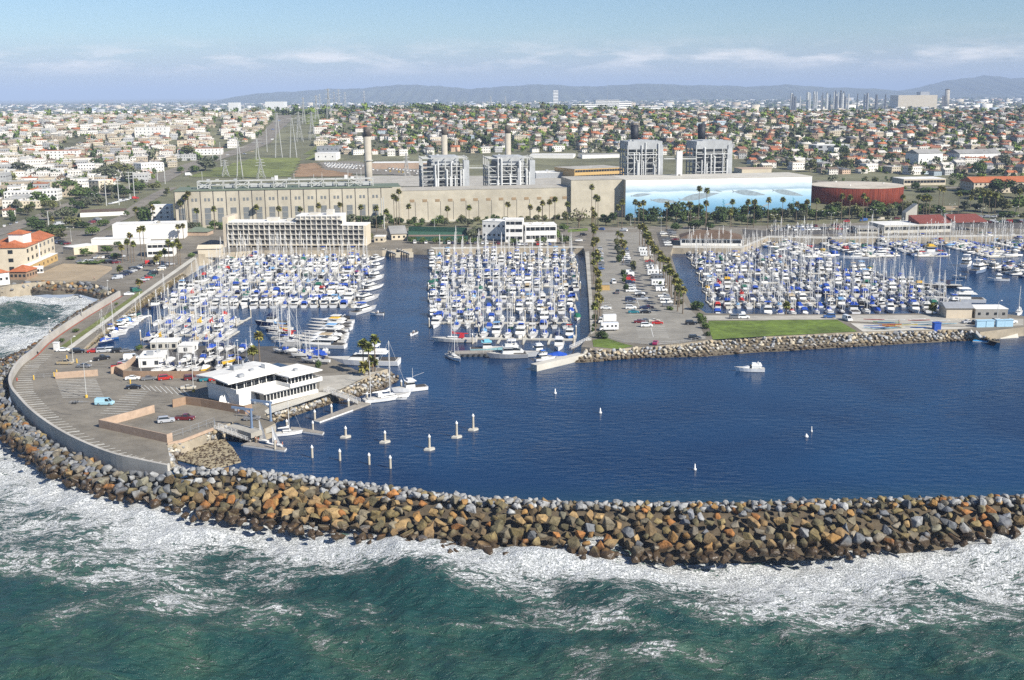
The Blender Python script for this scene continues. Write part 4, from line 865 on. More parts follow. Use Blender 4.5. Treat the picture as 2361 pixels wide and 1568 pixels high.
def make_motor(kind, L, B):
    nm = 'motorboat'; t = thing(nm, 'x', 'motorboat', (0,0,0)); fb = 1.2+L*.02 if L > 8 else .95
    S = hull_secs(L, B, fb, tran=.9, rake=.12); b = MB(); b.loft(S, closed=True); b.obj('hull', M['objgel'], t)
    b = MB(); b.loft(inset(S, .94, .03), caps=False); b.obj('deck', M['deck'], t)
    if kind == 'fly':
        z1 = fb+1.75; c = MB(); house(c, B*.4, -L*.22, L*.22, fb, z1, .9, .5); cab = c.obj('cabin', M['white'], t)
        c = MB(); winband(c, B*.4, -L*.22, L*.22, fb, z1, .9, .5, lo=.48, hi=.84); c.obj('windows', M['glass'], cab)
        c = MB(); c.frus(-B*.42, B*.42, -L*.34, L*.08, z1, -B*.4, B*.4, -L*.33, L*.06, z1+.12); c.box(-B*.3, B*.3, -L*.02, L*.05, z1+.1, z1+.8); c.box(-B*.36, -B*.3, -L*.3, L*.02, z1+.1, z1+.65); c.box(B*.3, B*.36, -L*.3, L*.02, z1+.1, z1+.65); c.obj('flybridge', M['white'], t)
        c = MB(); c.frus(-B*.36, B*.36, -L*.22, L*.02, z1+1.9, -B*.3, B*.3, -L*.2, 0, z1+2.1); c.obj('bimini', M['objcanvas'], t)
        c = MB()
        for s in (-1,1): c.tube((s*B*.34,-L*.2,z1+.6), (s*B*.33,-L*.2,z1+1.95), .04, n=5); c.tube((s*B*.32,0,z1+.7), (s*B*.3,0,z1+1.95), .04, n=5)
        c.tube((0,-L*.1,z1+2),(0,-L*.12,z1+4.4),.04,.02,5); c.obj('frame', M['spar'], t)
        c = MB(); c.box(-B*.36, B*.36, -L*.46, -L*.23, fb-.5, fb+.05); c.obj('cockpit', M['opening'], t)
    elif kind == 'express':
        c = MB(); house(c, B*.36, -L*.02, L*.32, fb, fb+.6, .75, 1.6); cab = c.obj('cabin', M['white'], t)
        c = MB(); c.frus(-B*.38, B*.38, -L*.08, L*.08, fb, -B*.3, B*.3, -L*.08, L*.0, fb+1.05); c.obj('windshield', M['glass'], t)
        c = MB(); c.frus(-B*.42, B*.42, -L*.4, -L*.0, fb+1.0, -B*.33, B*.33, -L*.36, -L*.04, fb+1.7); c.box(-B*.41,-B*.37,-L*.38,-L*.02,fb,fb+1.1); c.box(B*.37,B*.41,-L*.38,-L*.02,fb,fb+1.1); c.obj('canopy', M['objcanvas'], t)
        c = MB(); c.bar((-B*.42,-L*.3,fb),(-B*.34,-L*.26,fb+2.1),.14); c.bar((B*.42,-L*.3,fb),(B*.34,-L*.26,fb+2.1),.14); c.bar((-B*.36,-L*.26,fb+2.1),(B*.36,-L*.26,fb+2.1),.16); c.obj('radar_arch', M['white'], t)
    elif kind == 'trawler':
        z1 = fb+2.0; c = MB(); house(c, B*.38, -L*.1, L*.2, fb, z1, .95, .12); cab = c.obj('cabin', M['white'], t)
        c = MB(); winband(c, B*.38, -L*.1, L*.2, fb, z1, .95, .12, lo=.5, hi=.82); c.obj('windows', M['glass'], cab)
        c = MB(); c.box(-B*.42, B*.42, -L*.14, L*.19, z1, z1+.1); c.box(-B*.3, B*.3, -L*.05, L*.12, z1+.1, z1+.7); c.obj('roof', M['objcanvas'], t)
        c = MB(); c.tube((0,-L*.06,z1), (0,-L*.06,z1+4), .07, .05, 6); c.bar((-.8,-L*.06,z1+2.6),(.8,-L*.06,z1+2.6),.06); c.bar((0,-L*.06,z1+1.2),(0,-L*.42,z1+2.2),.06); c.obj('mast', M['spar'], t)
        c = MB(); c.box(-B*.36, B*.36, -L*.46, -L*.12, fb-.4, fb+.06); c.obj('cockpit', M['opening'], t)
    elif kind == 'covered':
        c = MB(); c.loft([[(-B*.46,-L*.5,fb*.8),(-B*.3,-L*.48,fb+.25),(B*.3,-L*.48,fb+.25),(B*.46,-L*.5,fb*.8)],[(-B*.53,-L*.1,fb*.85),(-B*.25,-L*.08,fb+1.15),(B*.25,-L*.08,fb+1.15),(B*.53,-L*.1,fb*.85)],[(-B*.48,L*.2,fb*.9),(-B*.2,L*.16,fb+.75),(B*.2,L*.16,fb+.75),(B*.48,L*.2,fb*.9)],[(-.12,L*.5,fb),(-.05,L*.48,fb+.2),(.05,L*.48,fb+.2),(.12,L*.5,fb)]], closed=True); c.obj('boat_cover', M['objcanvas'], t)
    elif kind == 'open':
        c = MB(); c.box(-B*.36, B*.36, -L*.42, L*.2, fb-.35, fb+.05); c.obj('cockpit', M['opening'], t)
        c = MB(); c.frus(-.4,.4,-L*.1,L*.04,fb-.2,-.35,.35,-L*.08,L*.0,fb+.75); c.obj('console', M['white'], t)
        c = MB(); c.frus(-.25,.25,-L*.55,-L*.47,-.1,-.2,.2,-L*.54,-L*.48,fb+.55); c.obj('outboard', M['steel_dark'], t)
    freeze(t); PROTO.append(('motor', t)); return t
M['deck'] = mat('non-skid deck', (.47,.45,.41), .8, var=.12, scale=1)
PS = [make_sail(8.2, 2.7, 10.2), make_sail(10, 3.2, 12.5), make_sail(11.6, 3.6, 14.5), make_sail(9.2, 3, 11.5, dodger=False), make_sail(13, 3.9, 15.5, ketch=True)]
PM = [make_motor('fly', 11.5, 4.1), make_motor('express', 9.5, 3.3), make_motor('trawler', 10.5, 3.8), make_motor('covered', 7.5, 2.7), make_motor('fly', 9.6, 3.6), make_motor('express', 8, 2.9)]
SKIFF = make_motor('open', 5.2, 2.0); YACHT = make_motor('fly', 19, 5.4); CRUISER = make_motor('express', 17, 4.8)
CANV = [('blue',(.012,.06,.34),46),('navy',(.012,.022,.07),15),('white',(.6,.59,.56),14),('tan',(.4,.31,.19),8),('green',(.01,.11,.07),5),('black',(.02,.02,.022),9),('red',(.4,.025,.02),4),('pale blue',(.16,.33,.55),5),('yellow',(.62,.38,.03),2)]
HULLC = [('white',(.7,.69,.67),74),('cream',(.68,.63,.52),9),('navy',(.015,.03,.09),4),('pale grey',(.5,.51,.52),5),('dark green',(.02,.07,.05),1),('blue',(.03,.12,.36),3)]
def pick(r, T):
    k = r.uniform(0, sum(t[2] for t in T))
    for t in T:
        k -= t[2]
        if k <= 0: return t
    return t
BOATS = []                                  # (proto, pos, rz, scale, hull, canvas, where)
DOCKS = []
br = random.Random(77)
def row(where, p, q, head, ps=.5, gap=4.35, fill=.95, big=1.0, side=''):
    L_ = (q-p).length; n = max(1, int(L_/(gap*big))); d = (q-p).normalized(); nn = 0
    for i in range(n):
        if br.random() > fill: continue
        pos = p+d*((i+.5)*L_/n); kind = 'sail' if br.random() < ps else 'motor'
        pr = br.choice([PS[0],PS[1],PS[1],PS[2],PS[3],PS[3],PS[4]] if kind == 'sail' else [PM[0],PM[1],PM[1],PM[2],PM[3],PM[4],PM[5],PM[4]])
        rz = head+br.gauss(0, .03)+(PI if br.random() < .22 else 0)
        s = big*br.uniform(.88, 1.08); fwd = Vector((-math.sin(head), math.cos(head), 0))
        BOATS.append((kind, pr, pos+fwd*br.uniform(-.7, .7), rz, s, pick(br, HULLC), pick(br, CANV), where, nn)); nn += 1
def pier_dock(basin, k, p, q, L=10, ps=.5, fill=.95, near=True, far=True, big=1.0):
    """a walkway with boats on both sides, their bows towards it or away"""
    d = (q-p).normalized(); n = Vector((-d.y, d.x, 0)); n = n if n.y > 0 or (abs(n.y) < .3 and n.x > 0) else -n; head = math.atan2(-n.x, n.y); off = 1.3+L*big/2
    DOCKS.append((basin, k, p, q, n, L*big))
    if far: row('far side of %s dock, %s' % (nth(k), basin), p+n*off, q+n*off, head+PI, ps, 4.35, fill, big)
    if near: row('near side of %s dock, %s' % (nth(k), basin), p-n*off, q-n*off, head, ps, 4.35, fill, big)
V3 = lambda x, y: Vector((x, y, 0))
for k, Y in enumerate((655, 624, 594, 564, 534, 503)):
    xl = -166+(655-Y)*.03; xr = (-83, -79, -75, -72, -70, -68)[k]; pier_dock('left basin', k, V3(xl, Y), V3(xr, Y), ps=.55 if k < 4 else .45, far=True)
pier_dock('left basin', 6, V3(-148, 466), V3(-112, 462), ps=.75, fill=.97); pier_dock('left basin', 7, V3(-143, 436), V3(-110, 433), ps=.7, fill=.97)
row('row of sloops left of the yachts, left basin', W('F',150,890), W('F',330,1090), R(80), .7, 4.3, .95, 1.15)
row('long quay row, far right basin', W('H',80,158), W('H',2280,140), PI, .6, 4.6, .8)
for k, Y in enumerate((660, 631, 602, 573, 544, 515, 486)):
    pier_dock('middle basin', k, V3((-44,-43,-42,-41,-40,-38,-35)[k], Y), V3((37,36,35,34,33,30,28)[k], Y), ps=.52, fill=.97)
pier_dock('middle basin', 7, V3(-33, 456), V3(24, 453), ps=.5, fill=.85)
pier_dock('middle basin', 8, V3(-14, 425), V3(24, 421), ps=.35, fill=.8, near=False)
for k, Y in enumerate((664, 635, 606, 578, 550, 522, 494)):
    pier_dock('right basin', k, V3((102,101,99,97,94,91,88)[k], Y), V3((146,158,176,190,197,200,196)[k], Y), ps=.55, fill=.96)
row('quay row by the lawn, right basin', V3(84, 466), V3(186, 476), .0+PI*.97, .45, 4.9, .85, 1.05)
for k, (a, c) in enumerate(((('H',60,170),('H',480,290)),(('H',560,150),('H',1010,290)),(('H',1040,140),('H',1480,285)),(('H',1480,130),('H',2110,290)),(('H',1960,120),('H',2500,240)),(('H',2350,120),('H',2900,240)))):
    pier_dock('far right basin', k, W(*a), W(*c), ps=.6, fill=.95)
pier_dock('far right basin', 6, W('H',1980,350), W('H',2420,470), ps=.2, fill=.8, big=.8)
row('left bank moorings, left basin', W('E',900,1070), W('E',1250,830), R(-52), .35, 4.0, .95, .8)
row('inner shore moorings, left basin', W('E',1350,1060), W('E',1900,1040), R(8), .6, 4.2, .9, .85)
for i in range(9):                          # big motor yachts lying side by side
    p = W('F', 700-i*14, 880+i*27); k = br.choice((YACHT, CRUISER, CRUISER)); BOATS.append(('motor', k, p, R(78)+br.gauss(0,.03), br.uniform(.85,1.05), HULLC[0], CANV[br.choice((0,1,2,5))], 'row of big yachts, left basin', i))
for i, (x, y) in enumerate(((1085,300),(1085,380),(1075,470),(1035,560),(990,660),(965,760))):
    BOATS.append(('motor', (YACHT, PM[0], PM[0], YACHT, YACHT, YACHT)[i], W('F', x, y+20), R(-28)+br.gauss(0,.05), (.7,1,1.1,.85,.9,.85)[i], HULLC[0], CANV[2 if i != 4 else 0], 'dock ends on the channel, left basin', i))
for i, (x, y) in enumerate(((1575,290),(1575,370),(1570,560),(1600,650),(1590,800))):
    BOATS.append(('motor', (PM[0],PM[4],PM[2],PM[0],YACHT)[i], W('F', x, y+18), PI+R(10)+br.gauss(0,.05), (1,1,1.1,1.05,.8)[i], HULLC[0], CANV[(2,2,4,5,2)[i]], 'dock ends on the channel, middle basin', i))
def place_boats():
    def size(b): 
        p = b[2]; dd = math.hypot(p.x, p.y); vis = abs(p.x/p.y) < .47; return (b[4]*10/dd if vis else -1)
    cnt = {}
    for kind in ('sail', 'motor'):
        L_ = sorted([b for b in BOATS if b[0] == kind], key=lambda b: -size(b)); lim = 288 if kind == 'sail' else 286
        cnt[kind] = L_[:lim]; cnt[kind+'x'] = L_[lim:]
    for kind in ('sail', 'motor'):
        for _, pr, p, rz, s, hc, cc, where, n in cnt[kind]:
            lab = ('%s sailboat with %s cover, %s along %s' if kind == 'sail' else '%s motorboat with %s canvas, %s along %s') % (hc[0], cc[0], nth(n), where)
            lab = lab.replace('row of sloops left of the yachts, left basin', 'sloop row by the yachts')
            k = br.uniform(.9, 1.05); cols = dict(hull=[v*k for v in hc[1]])
            for w in ('sail_cover','dodger','bimini','canopy','roof','boat_cover'): cols[w] = cc[1]
            if br.random() < .45: cols['dodger'] = cols['bimini'] = pick(br, CANV)[1]
            dup(pr, p, rz, s, lab, 'boats berthed in the marina', cols)
    # the rest, farther off
    T = {}
    Vs, Fs, Cs, n = [], [], [], 0
    for kind in ('sailx', 'motorx'):
        for _, pr, p, rz, s, hc, cc, where, _n in cnt[kind]:
            if pr.name not in T:
                parts = []
                def walk(kids):
                    for o, kk in kids:
                        me = o.data; me.calc_loop_triangles(); v = np.empty(len(me.vertices)*3, np.float32); me.vertices.foreach_get('co', v)
                        f = np.empty(len(me.loop_triangles)*3, np.int32); me.loop_triangles.foreach_get('vertices', f); parts.append((o.name.split('.')[0], v.reshape(-1,3), f.reshape(-1,3))); walk(kk)
                walk(KIDS[pr.name]); T[pr.name] = parts
            c_, s_ = math.cos(rz), math.sin(rz)
            for nm, v, f in T[pr.name]:
                col = {'hull': hc[1], 'windows': (.03,.035,.04), 'cockpit': (.06,.055,.05), 'windshield': (.03,.035,.04), 'sail_cover': cc[1], 'dodger': cc[1], 'bimini': cc[1], 'canopy': cc[1], 'roof': cc[1], 'boat_cover': cc[1], 'deck': (.46,.44,.4)}.get(nm, (.66,.65,.62))
                x = v[:,0]*c_-v[:,1]*s_; y = v[:,0]*s_+v[:,1]*c_
                Vs.append(np.stack([x*s+p.x, y*s+p.y, v[:,2]*s+p.z], 1)); Fs.append(f+n); n += len(v); Cs.append(np.tile(np.array([*col, 1.]), (len(v), 1)))
    if Vs:
        o = link('boats', npmesh('boats', np.concatenate(Vs), np.concatenate(Fs), mat('far gelcoat', rough=.4, var=.05, src='tint'), col=np.concatenate(Cs))); tag(o, 'boats in the farther docks of the marina', kind='stuff')
place_boats()
def place_docks():
    npile = 0
    for basin, k, p, q, n, L in DOCKS:
        d = (q-p).normalized(); t = thing('boat_dock', 'floating boat dock with finger slips, %s dock of the %s' % (nth(k), basin), 'dock', vz(p, 0), 0, 'floating docks of the marina'); e = q-p
        b = MB(); b.bar((0,0,.3), e+Vector((0,0,.3)), 2.2, .5); b.obj('walkway', M['concrete_pale'], t)
        f = MB(); m = int(e.length/8.7)
        for i in range(m+1):
            c = d*(e.length*i/max(1, m))
            for s in (1,-1): f.bar(c+n*s*1.1+Vector((0,0,.28)), c+n*s*(L*.85)+Vector((0,0,.28)), .8, .4)
            if i % 2 == 0:
                for s in (1,-1):
                    w = vz(p, 0)+c+n*s*(L*.85+.5); vis = abs(w.x/w.y) < .46
                    if vis and npile < 230 and (w.y < 640):
                        o = dup(PILE0, w, 0, 1, 'white capped dock pile at finger %s of %s dock, %s side, %s' % (nth(i//2), nth(k), 'far' if s > 0 else 'near', basin), 'white capped dock piles'); npile += 1
        f.obj('fingers', M['concrete_pale'], t)['kind'] = 'stuff'
PILE0 = freeze(pile(Vector((0,0,0)), 3.6, 'x', r=.27, name='dock_pile'))
place_docks(); drop(PILE0)
# ---- boats that can be told one by one
def boat(pr, c, x, y, rz, s, label, hull=(.82,.81,.79), canvas=(.72,.71,.68), z=0, name=None):
    cols = dict(hull=hull)
    for w in ('sail_cover','dodger','bimini','canopy','roof','boat_cover'): cols[w] = canvas
    o = dup(pr, W(c, x, y, z), R(rz), s, label, None, cols)
    if 'group' in o: del o['group']
    return o
boat(PS[4], 'J', 1890, 672, -62, 1.12, 'white sailing yacht moored at the end of the clubhouse dock')
boat(SKIFF, 'J', 2015, 668, -95, .75, 'small white dinghy behind the sailing yacht at the clubhouse dock', (.6,.6,.6))
boat(PM[2], 'J', 2115, 590, 112, 1.0, 'white sport fishing boat with a tall tower near the rock point', canvas=(.7,.7,.7))
boat(YACHT, 'J', 1700, 350, 84, 1.3, 'large white motor yacht lying along the point behind the palms', canvas=(.7,.7,.7))
boat(PS[1], 'F', 1770, 1200, -152, 1.0, 'white sloop under way alone at the mouth of the middle basin', canvas=(.3,.3,.3))
boat(PS[4], 'F', 1790, 1045, 84, 1.25, 'red trimmed white ketch lying across the end of the middle basin', hull=(.75,.7,.62), canvas=(.4,.02,.03))
boat(SKIFF, 'F', 1088, 808, 75, 1.15, 'small white motor skiff leaving the left basin')
boat(SKIFF, 'F', 1412, 985, 160, 1.0, 'small white skiff making a wake in the channel')
boat(PM[1], 'G', 2140, 1312, 84, .95, 'small white cabin cruiser alone on the open harbour', canvas=(.75,.74,.7))
boat(PM[2], 'F', 2060, 1135, -86, 1.1, 'pale turquoise work boat beside the black barge', hull=(.3,.55,.6), canvas=(.2,.5,.6))
boat(PM[2], 'F', 2270, 1190, 95, 1.25, 'grey hulled fishing boat beside the black barge', hull=(.3,.31,.33), canvas=(.6,.6,.58))
boat(PM[0], 'G', 30, 1180, -92, 1.2, 'grey and white fishing boat near the pale jetty', hull=(.45,.46,.47), canvas=(.6,.6,.6))
boat(PM[2], 'G', 240, 1150, 20, .9, 'white harbour patrol boat with a tall wheelhouse behind the pale jetty', canvas=(.7,.7,.7))
boat(PM[4], 'G', 290, 1212, -70, .72, 'small white boat with a blue roof beside the pale jetty', canvas=(.02,.12,.45))
boat(PM[3], 'G', 400, 1185, 95, 1.0, 'boat wrapped in bright blue tarpaulin beside the pale jetty', canvas=(.01,.07,.4))
boat(PM[3], 'G', 585, 840, 175, 1.1, 'white motorboat under a dark green cover at the right of the middle basin', canvas=(.01,.12,.07))
boat(PM[2], 'G', 420, 1100, 175, 1.05, 'white pilot boat near the pier gangway', canvas=(.7,.7,.7))
boat(YACHT, 'H', 1700, 690, 82, 1.2, 'long white motor yacht beside the tan shed', canvas=(.72,.7,.66))
boat(PS[4], 'H', 1560, 560, 80, 1.35, 'black hulled schooner among the white boats', hull=(.02,.02,.025), canvas=(.03,.03,.06))
boat(YACHT, 'H', 990, 280, 88, .85, 'white sport fisher with a tall flybridge near the far right docks')
boat(YACHT, 'H', 780, 300, 90, .8, 'long white trawler yacht near the far right docks')
boat(PM[2], 'H', 1460, 270, 88, 1.55, 'broad white fishing boat with yellow trim at the far right docks', canvas=(.7,.45,.05))
boat(PM[0], 'H', 1780, 365, -35, 1.2, 'white cruiser on the edge of the right channel')
boat(PM[4], 'H', 1890, 425, -50, 1.35, 'blue grey hulled cruiser on the edge of the right channel', hull=(.2,.26,.36))
boat(PS[0], 'H', 2245, 800, 150, 1.1, 'small white sailboat with a red flag at the right edge of the picture')
boat(SKIFF, 'H', 1715, 475, 60, 1.2, 'small white skiff alone in the right channel')
boat(PM[2], 'H', 2070, 500, 80, .9, 'white work boat at the small boat docks on the right')
# sailing dinghies by the hoist
def dinghy(c, x, y, rz, ht, label):
    p = W(c, x, y); t = thing('sailing_dinghy', label, 'dinghy', p, R(rz)); S = hull_secs(4.6, 1.6, .55, tran=.7)
    b = MB(); b.loft(S, closed=True); b.obj('hull', M['white'], t)
    m = MB(); m.tube((0,.5,.4),(0,.5,ht),.05,n=6); m.tube((0,.5,.9),(0,-1.9,.9),.04,n=6); m.obj('mast', M['spar'], t)
    s = MB(); s.loft([[(0,.4,1.0),(.08,-.6,1.0),(0,-1.8,1.0)],[(0,.42,ht*.5),(.14,-.2,ht*.5),(.1,-.95,ht*.5)],[(0,.44,ht*.97),(.01,.4,ht*.97),(.02,.3,ht*.97)]], caps=False); s.obj('sail', M['sailcloth'], t)
M['sailcloth'] = mat('sailcloth', (.8,.79,.76), .8, var=.05)
dinghy('J', 775, 1045, 60, 6.2, 'small white sailing dinghy with sail up, nearer the hoists'); dinghy('J', 890, 1080, 70, 5.4, 'small white sailing dinghy with sail up at the tip of the low dock')
boat(PS[3], 'J', 1000, 985, -72, .85, 'white racing keelboat between the hoist docks', canvas=(.75,.74,.7))
def barge():
    p = W('F', 2000, 1165); t = thing('work_barge', 'low black work barge with tyre fenders at the middle basin mouth', 'barge', p, R(3)); b = MB(); b.frus(-11,11,-2.6,2.6,-.4,-11.4,11.4,-2.7,2.7,1.1); b.obj('hull', M['steel_dark'], t)
    b = MB(); b.box(-11,11,-2.4,2.4,1.11,1.2); b.obj('deck', M['wood'], t)
    for i in range(11):
        f = MB(); f.tube((-10+i*2,-2.95,.55),(-10+i*2,-2.68,.55),.42,n=10); f.obj('tyre', M['rubber'], t)
    b = MB()
    for x in (1.5, 4, 6.5, 9): b.tube((x,-2.2,1.2),(x,-2.2,3.2),.07,n=5)
    for z in (2,2.6,3.2): b.tube((1.5,-2.2,z),(9,-2.2,z),.05,n=5)
    b.obj('railing', M['steel'], t)
barge()
def yard_boats():
    r = random.Random(15); spots = [(1440,405),(1530,402),(1610,398),(1690,400),(1765,412),(1835,402),(1960,395),(2050,400),(2140,390),(1660,325),(1745,320),(1815,322),(1890,315),(1970,325),(2060,330),(2140,322),(2215,345),(1520,330),(1890,215),(1980,225),(2060,215),(2170,235),(2250,210)]
    spots += [((700+x-0)/1, y) for x, y in ()]
    for i, (x, y) in enumerate(spots):
        pr = r.choice([PS[0],PS[3],PS[3],PM[3],PM[5]]); hc = pick(r, HULLC) if i not in (5, 14) else ('yellow', (.65,.42,.03)); cc = pick(r, CANV[:3])
        p = W('I', x, y, G0+1.25); cols = dict(hull=hc[1], sail_cover=cc[1], dodger=cc[1], canopy=cc[1], boat_cover=cc[1])
        o = dup(pr, p, R(r.uniform(150, 200)), r.uniform(.72,.9), '%s boat with %s canvas propped up on stands, %s in the boat yard' % (hc[0], cc[0], nth(i)), 'boats stored in the yard', cols); o['category'] = 'boat'
        s = MB()
        for a in (-2, 2):
            for q in (-.9, .9): s.bar((q*1.3,a,-1.25),(q*.7,a,.25),.16)
        s.box(-.12,.12,-3,3,-.75,-.3)
        k = s.obj('cradle', M['steel_dark'], o)
    for i in range(14):
        x, y = r.uniform(900, 1330), r.uniform(215, 330); cc = pick(r, CANV[:3]); p = W('J', x, y, G0+.9)
        o = dup(r.choice([PS[3],PM[3],PM[5],PS[0]]), p, R(r.uniform(60, 120)), r.uniform(.6,.8), 'boat with %s canvas on a trailer behind the clubhouse, %s of the group' % (cc[0], nth(i)), 'boats on trailers behind the clubhouse', dict(hull=HULLC[0][1], sail_cover=cc[1], boat_cover=cc[1], dodger=cc[1], canopy=cc[1])); o['category'] = 'boat'
        s = MB(); s.box(-.8,.8,-2.5,2.5,-.75,-.45)
        for a in (-.9,.9): s.tube((a-.12,-.6,-.6),(a+.12,-.6,-.6),.32,n=10)
        s.obj('trailer', M['steel_dark'], o)
    for i in range(11):                     # upturned dinghies and sailing dinghies at the rack
        p = W('J', 420+i*34, 690-i*1, G0+.5); S = hull_secs(4.2, 1.5, .55); b = MB(); b.loft(S, closed=True); o = b.obj('stored_dinghy', M['white'], loc=p, rz=R(20+4*i)); o.rotation_euler = (R(65), 0, R(10+3*i)); tag(o, 'white dinghy stored on edge behind the block wall, %s from left' % nth(i), 'dinghy', 'dinghies in the dinghy store')
        if i % 2 == 0:
            m = MB(); m.tube((0,0,-.5),(.1,.2,6),.05,n=5); q = m.obj('stored_mast', M['spar'], loc=p+Vector((.5,1,0))); tag(q, 'bare mast standing in the dinghy store, %s from left' % nth(i//2), 'mast', 'masts in the dinghy store')
yard_boats()
for _, t in PROTO: drop(t)
# ------------------------------------------------------------------ vehicles and people
def wheel_set(t, L, w, r, xs):
    for y in xs:
        for s in (-1, 1):
            b = MB(); b.tube((0,-.1,0),(0,.1,0),r,n=12); b.xf(Matrix.Rotation(PI/2, 4, 'Z')); o = b.obj('wheel', M['rubber'], t, (s*(w/2-.1), y, r))
            h = MB(); h.tube((s*.11,0,0),(s*.125,0,0),r*.55,n=10); h.obj('hubcap', M['metal'], o)
def car_proto(kind):
    t = thing('parked_car', 'x', 'car'); 
    spec = dict(sedan=(4.6,1.78,[(-2.3,.75),(-2.25,.98),(-1.3,1.05),(1.0,.98),(2.15,.8),(2.3,.6)],(-1.35,1.15,-.75,.25,1.0,1.42)), suv=(4.7,1.85,[(-2.35,.85),(-2.3,1.12),(-1.4,1.15),(.95,1.12),(2.2,1.02),(2.35,.75)],(-2.2,1.1,-2.0,.5,1.12,1.8)), pickup=(5.4,1.9,[(-2.7,.85),(-2.68,1.1),(-.6,1.12),(1.1,1.12),(2.6,1.0),(2.7,.7)],(-.5,1.35,-.4,.7,1.1,1.78)), van=(5.4,1.95,[(-2.7,.9),(-2.68,1.25),(-1.4,1.27),(1.6,1.22),(2.6,1.0),(2.7,.7)],(-2.66,1.9,-2.6,1.2,1.2,2.1)))
    L, w, prof, (g0, g1, h0, h1, z0, z1) = spec[kind]; r = .33 if kind == 'sedan' else .37
    def sec(x, k): return [(x, y*k if abs(y) > 2 else y, z) for y, z in prof]+[(x, 2.25*k*(L/4.6), .3), (x, -2.25*k*(L/4.6), .3)]
    b = MB(); b.loft([[(q[0], q[1], .3+(q[2]-.3)*.9) for q in sec(-w/2, .985)], sec(-w/2+.12, 1), sec(w/2-.12, 1), [(q[0], q[1], .3+(q[2]-.3)*.9) for q in sec(w/2, .985)]], closed=True)
    b.frus(-w*.39, w*.39, h0, h1, z1-.06, -w*.37, w*.37, h0+.06, h1-.06, z1)
    for y0, y1 in ((g0, h0), (g1, h1)):
        for s in (-1, 1): b.bar((s*w*.45, y0, z0-.05), (s*w*.385, y1, z1-.03), .09)
    if kind == 'pickup':
        b.obj('body', M['objpaint'], t); d = MB(); d.box(-w*.41, w*.41, -2.55, -.7, 1.06, 1.135); d.obj('cargo_bed', M['opening'], t)
    else: b.obj('body', M['objpaint'], t)
    if kind == 'van':
        b = MB(); b.frus(-w*.46, w*.46, g0+.02, .4, z0-.02, -w*.4, w*.4, h0+.02, .35, z1-.05); b.obj('side_panels', M['objpaint'], t)
    g = MB(); g.frus(-w*.45, w*.45, g0, g1, z0-.04, -w*.385, w*.385, h0, h1, z1-.05); g.obj('windows', M['glass'], t)
    wheel_set(t, L, w, r, (-L*.29, L*.31))
    for s in (-1, 1):
        h = MB(); h.box(s*w*.36-.18, s*w*.36+.18, L/2-.06, L/2+.01, .62, .78); h.obj('headlight', M['white'], t)
        h = MB(); h.box(s*w*.36-.16, s*w*.36+.16, -L/2-.01, -L/2+.05, .72, .88); h.obj('tail_light', M['red_paint'], t)
    return freeze(t)
def boxtruck():
    t = thing('box_truck', 'x', 'truck'); b = MB(); b.box(-1.2,1.2,-3.6,1.6,.95,3.5); b.obj('cargo_box', M['white'], t)
    b = MB(); b.frus(-1.05,1.05,1.7,3.6,.5,-1.0,1.0,1.75,2.9,2.5); b.obj('cab', M['white'], t); g = MB(); g.frus(-1.06,1.06,2.0,3.38,1.5,-1.03,1.03,2.0,3.05,2.2); g.obj('windows', M['glass'], t); wheel_set(t, 7, 2.3, .45, (-2.2, 2.6)); return freeze(t)
def rv():
    t = thing('motorhome', 'x', 'motorhome'); b = MB(); b.box(-1.2,1.2,-3.7,2.0,.6,3.1); b.frus(-1.1,1.1,2.0,3.6,.5,-1.05,1.05,2.0,2.7,2.1); b.box(-1.2,1.2,1.9,3.0,2.15,3.1); b.obj('body', M['objpaint'], t)
    g = MB(); g.frus(-1.12,1.12,2.3,3.3,1.4,-1.08,1.08,2.3,2.9,2.0); g.obj('windscreen', M['glass'], t)
    for y in (-2.6,-1.2,.6):
        for s in (-1,1): g = MB(); g.box(s*1.21-.02, s*1.21+.02, y-.4, y+.4, 1.6, 2.3); g.obj('window', M['glass'], t)
    g = MB(); g.box(-1.215,1.215,-3.6,1.9,1.1,1.2); g.obj('stripe', M['blue_steel'], t); wheel_set(t, 7, 2.3, .42, (-2.2, 2.5)); return freeze(t)
CP = {k: car_proto(k) for k in ('sedan','suv','pickup','van')}; CP['truck'] = boxtruck(); CP['rv'] = rv()
CC = dict(white=(.78,.78,.76), black=(.012,.012,.014), silver=(.42,.43,.45), grey=(.16,.165,.175), red=(.42,.025,.018), darkred=(.13,.015,.02), blue=(.05,.12,.32), paleblue=(.36,.58,.66), tan=(.38,.31,.2), green=(.02,.1,.07), teal=(.02,.16,.2), yellow=(.6,.42,.04), magenta=(.35,.02,.1), navy=(.015,.025,.07), beige=(.55,.5,.4))
CNAME = dict(darkred='dark red', paleblue='light blue'); KN = dict(sedan='car', suv='SUV', pickup='pickup', van='van', truck='box truck', rv='motorhome')
def car(kind, c, x, y, rz, col, label=None, z=None, group=None, pos=None):
    p = pos or (W(c, x, y, G0+.03) if z is None else WG(c, x, y)); cols = dict(body=CC[col], side_panels=CC[col])
    o = dup(CP[kind], p, R(rz), 1, label, group, cols); o['category'] = dict(sedan='car', suv='car', pickup='pickup', van='van', truck='truck', rv='motorhome')[kind]; o.name = dict(sedan='parked_car', suv='parked_suv', pickup='pickup_truck', van='van', truck='box_truck', rv='motorhome')[kind]
    return o
X = -90                                    # facing right
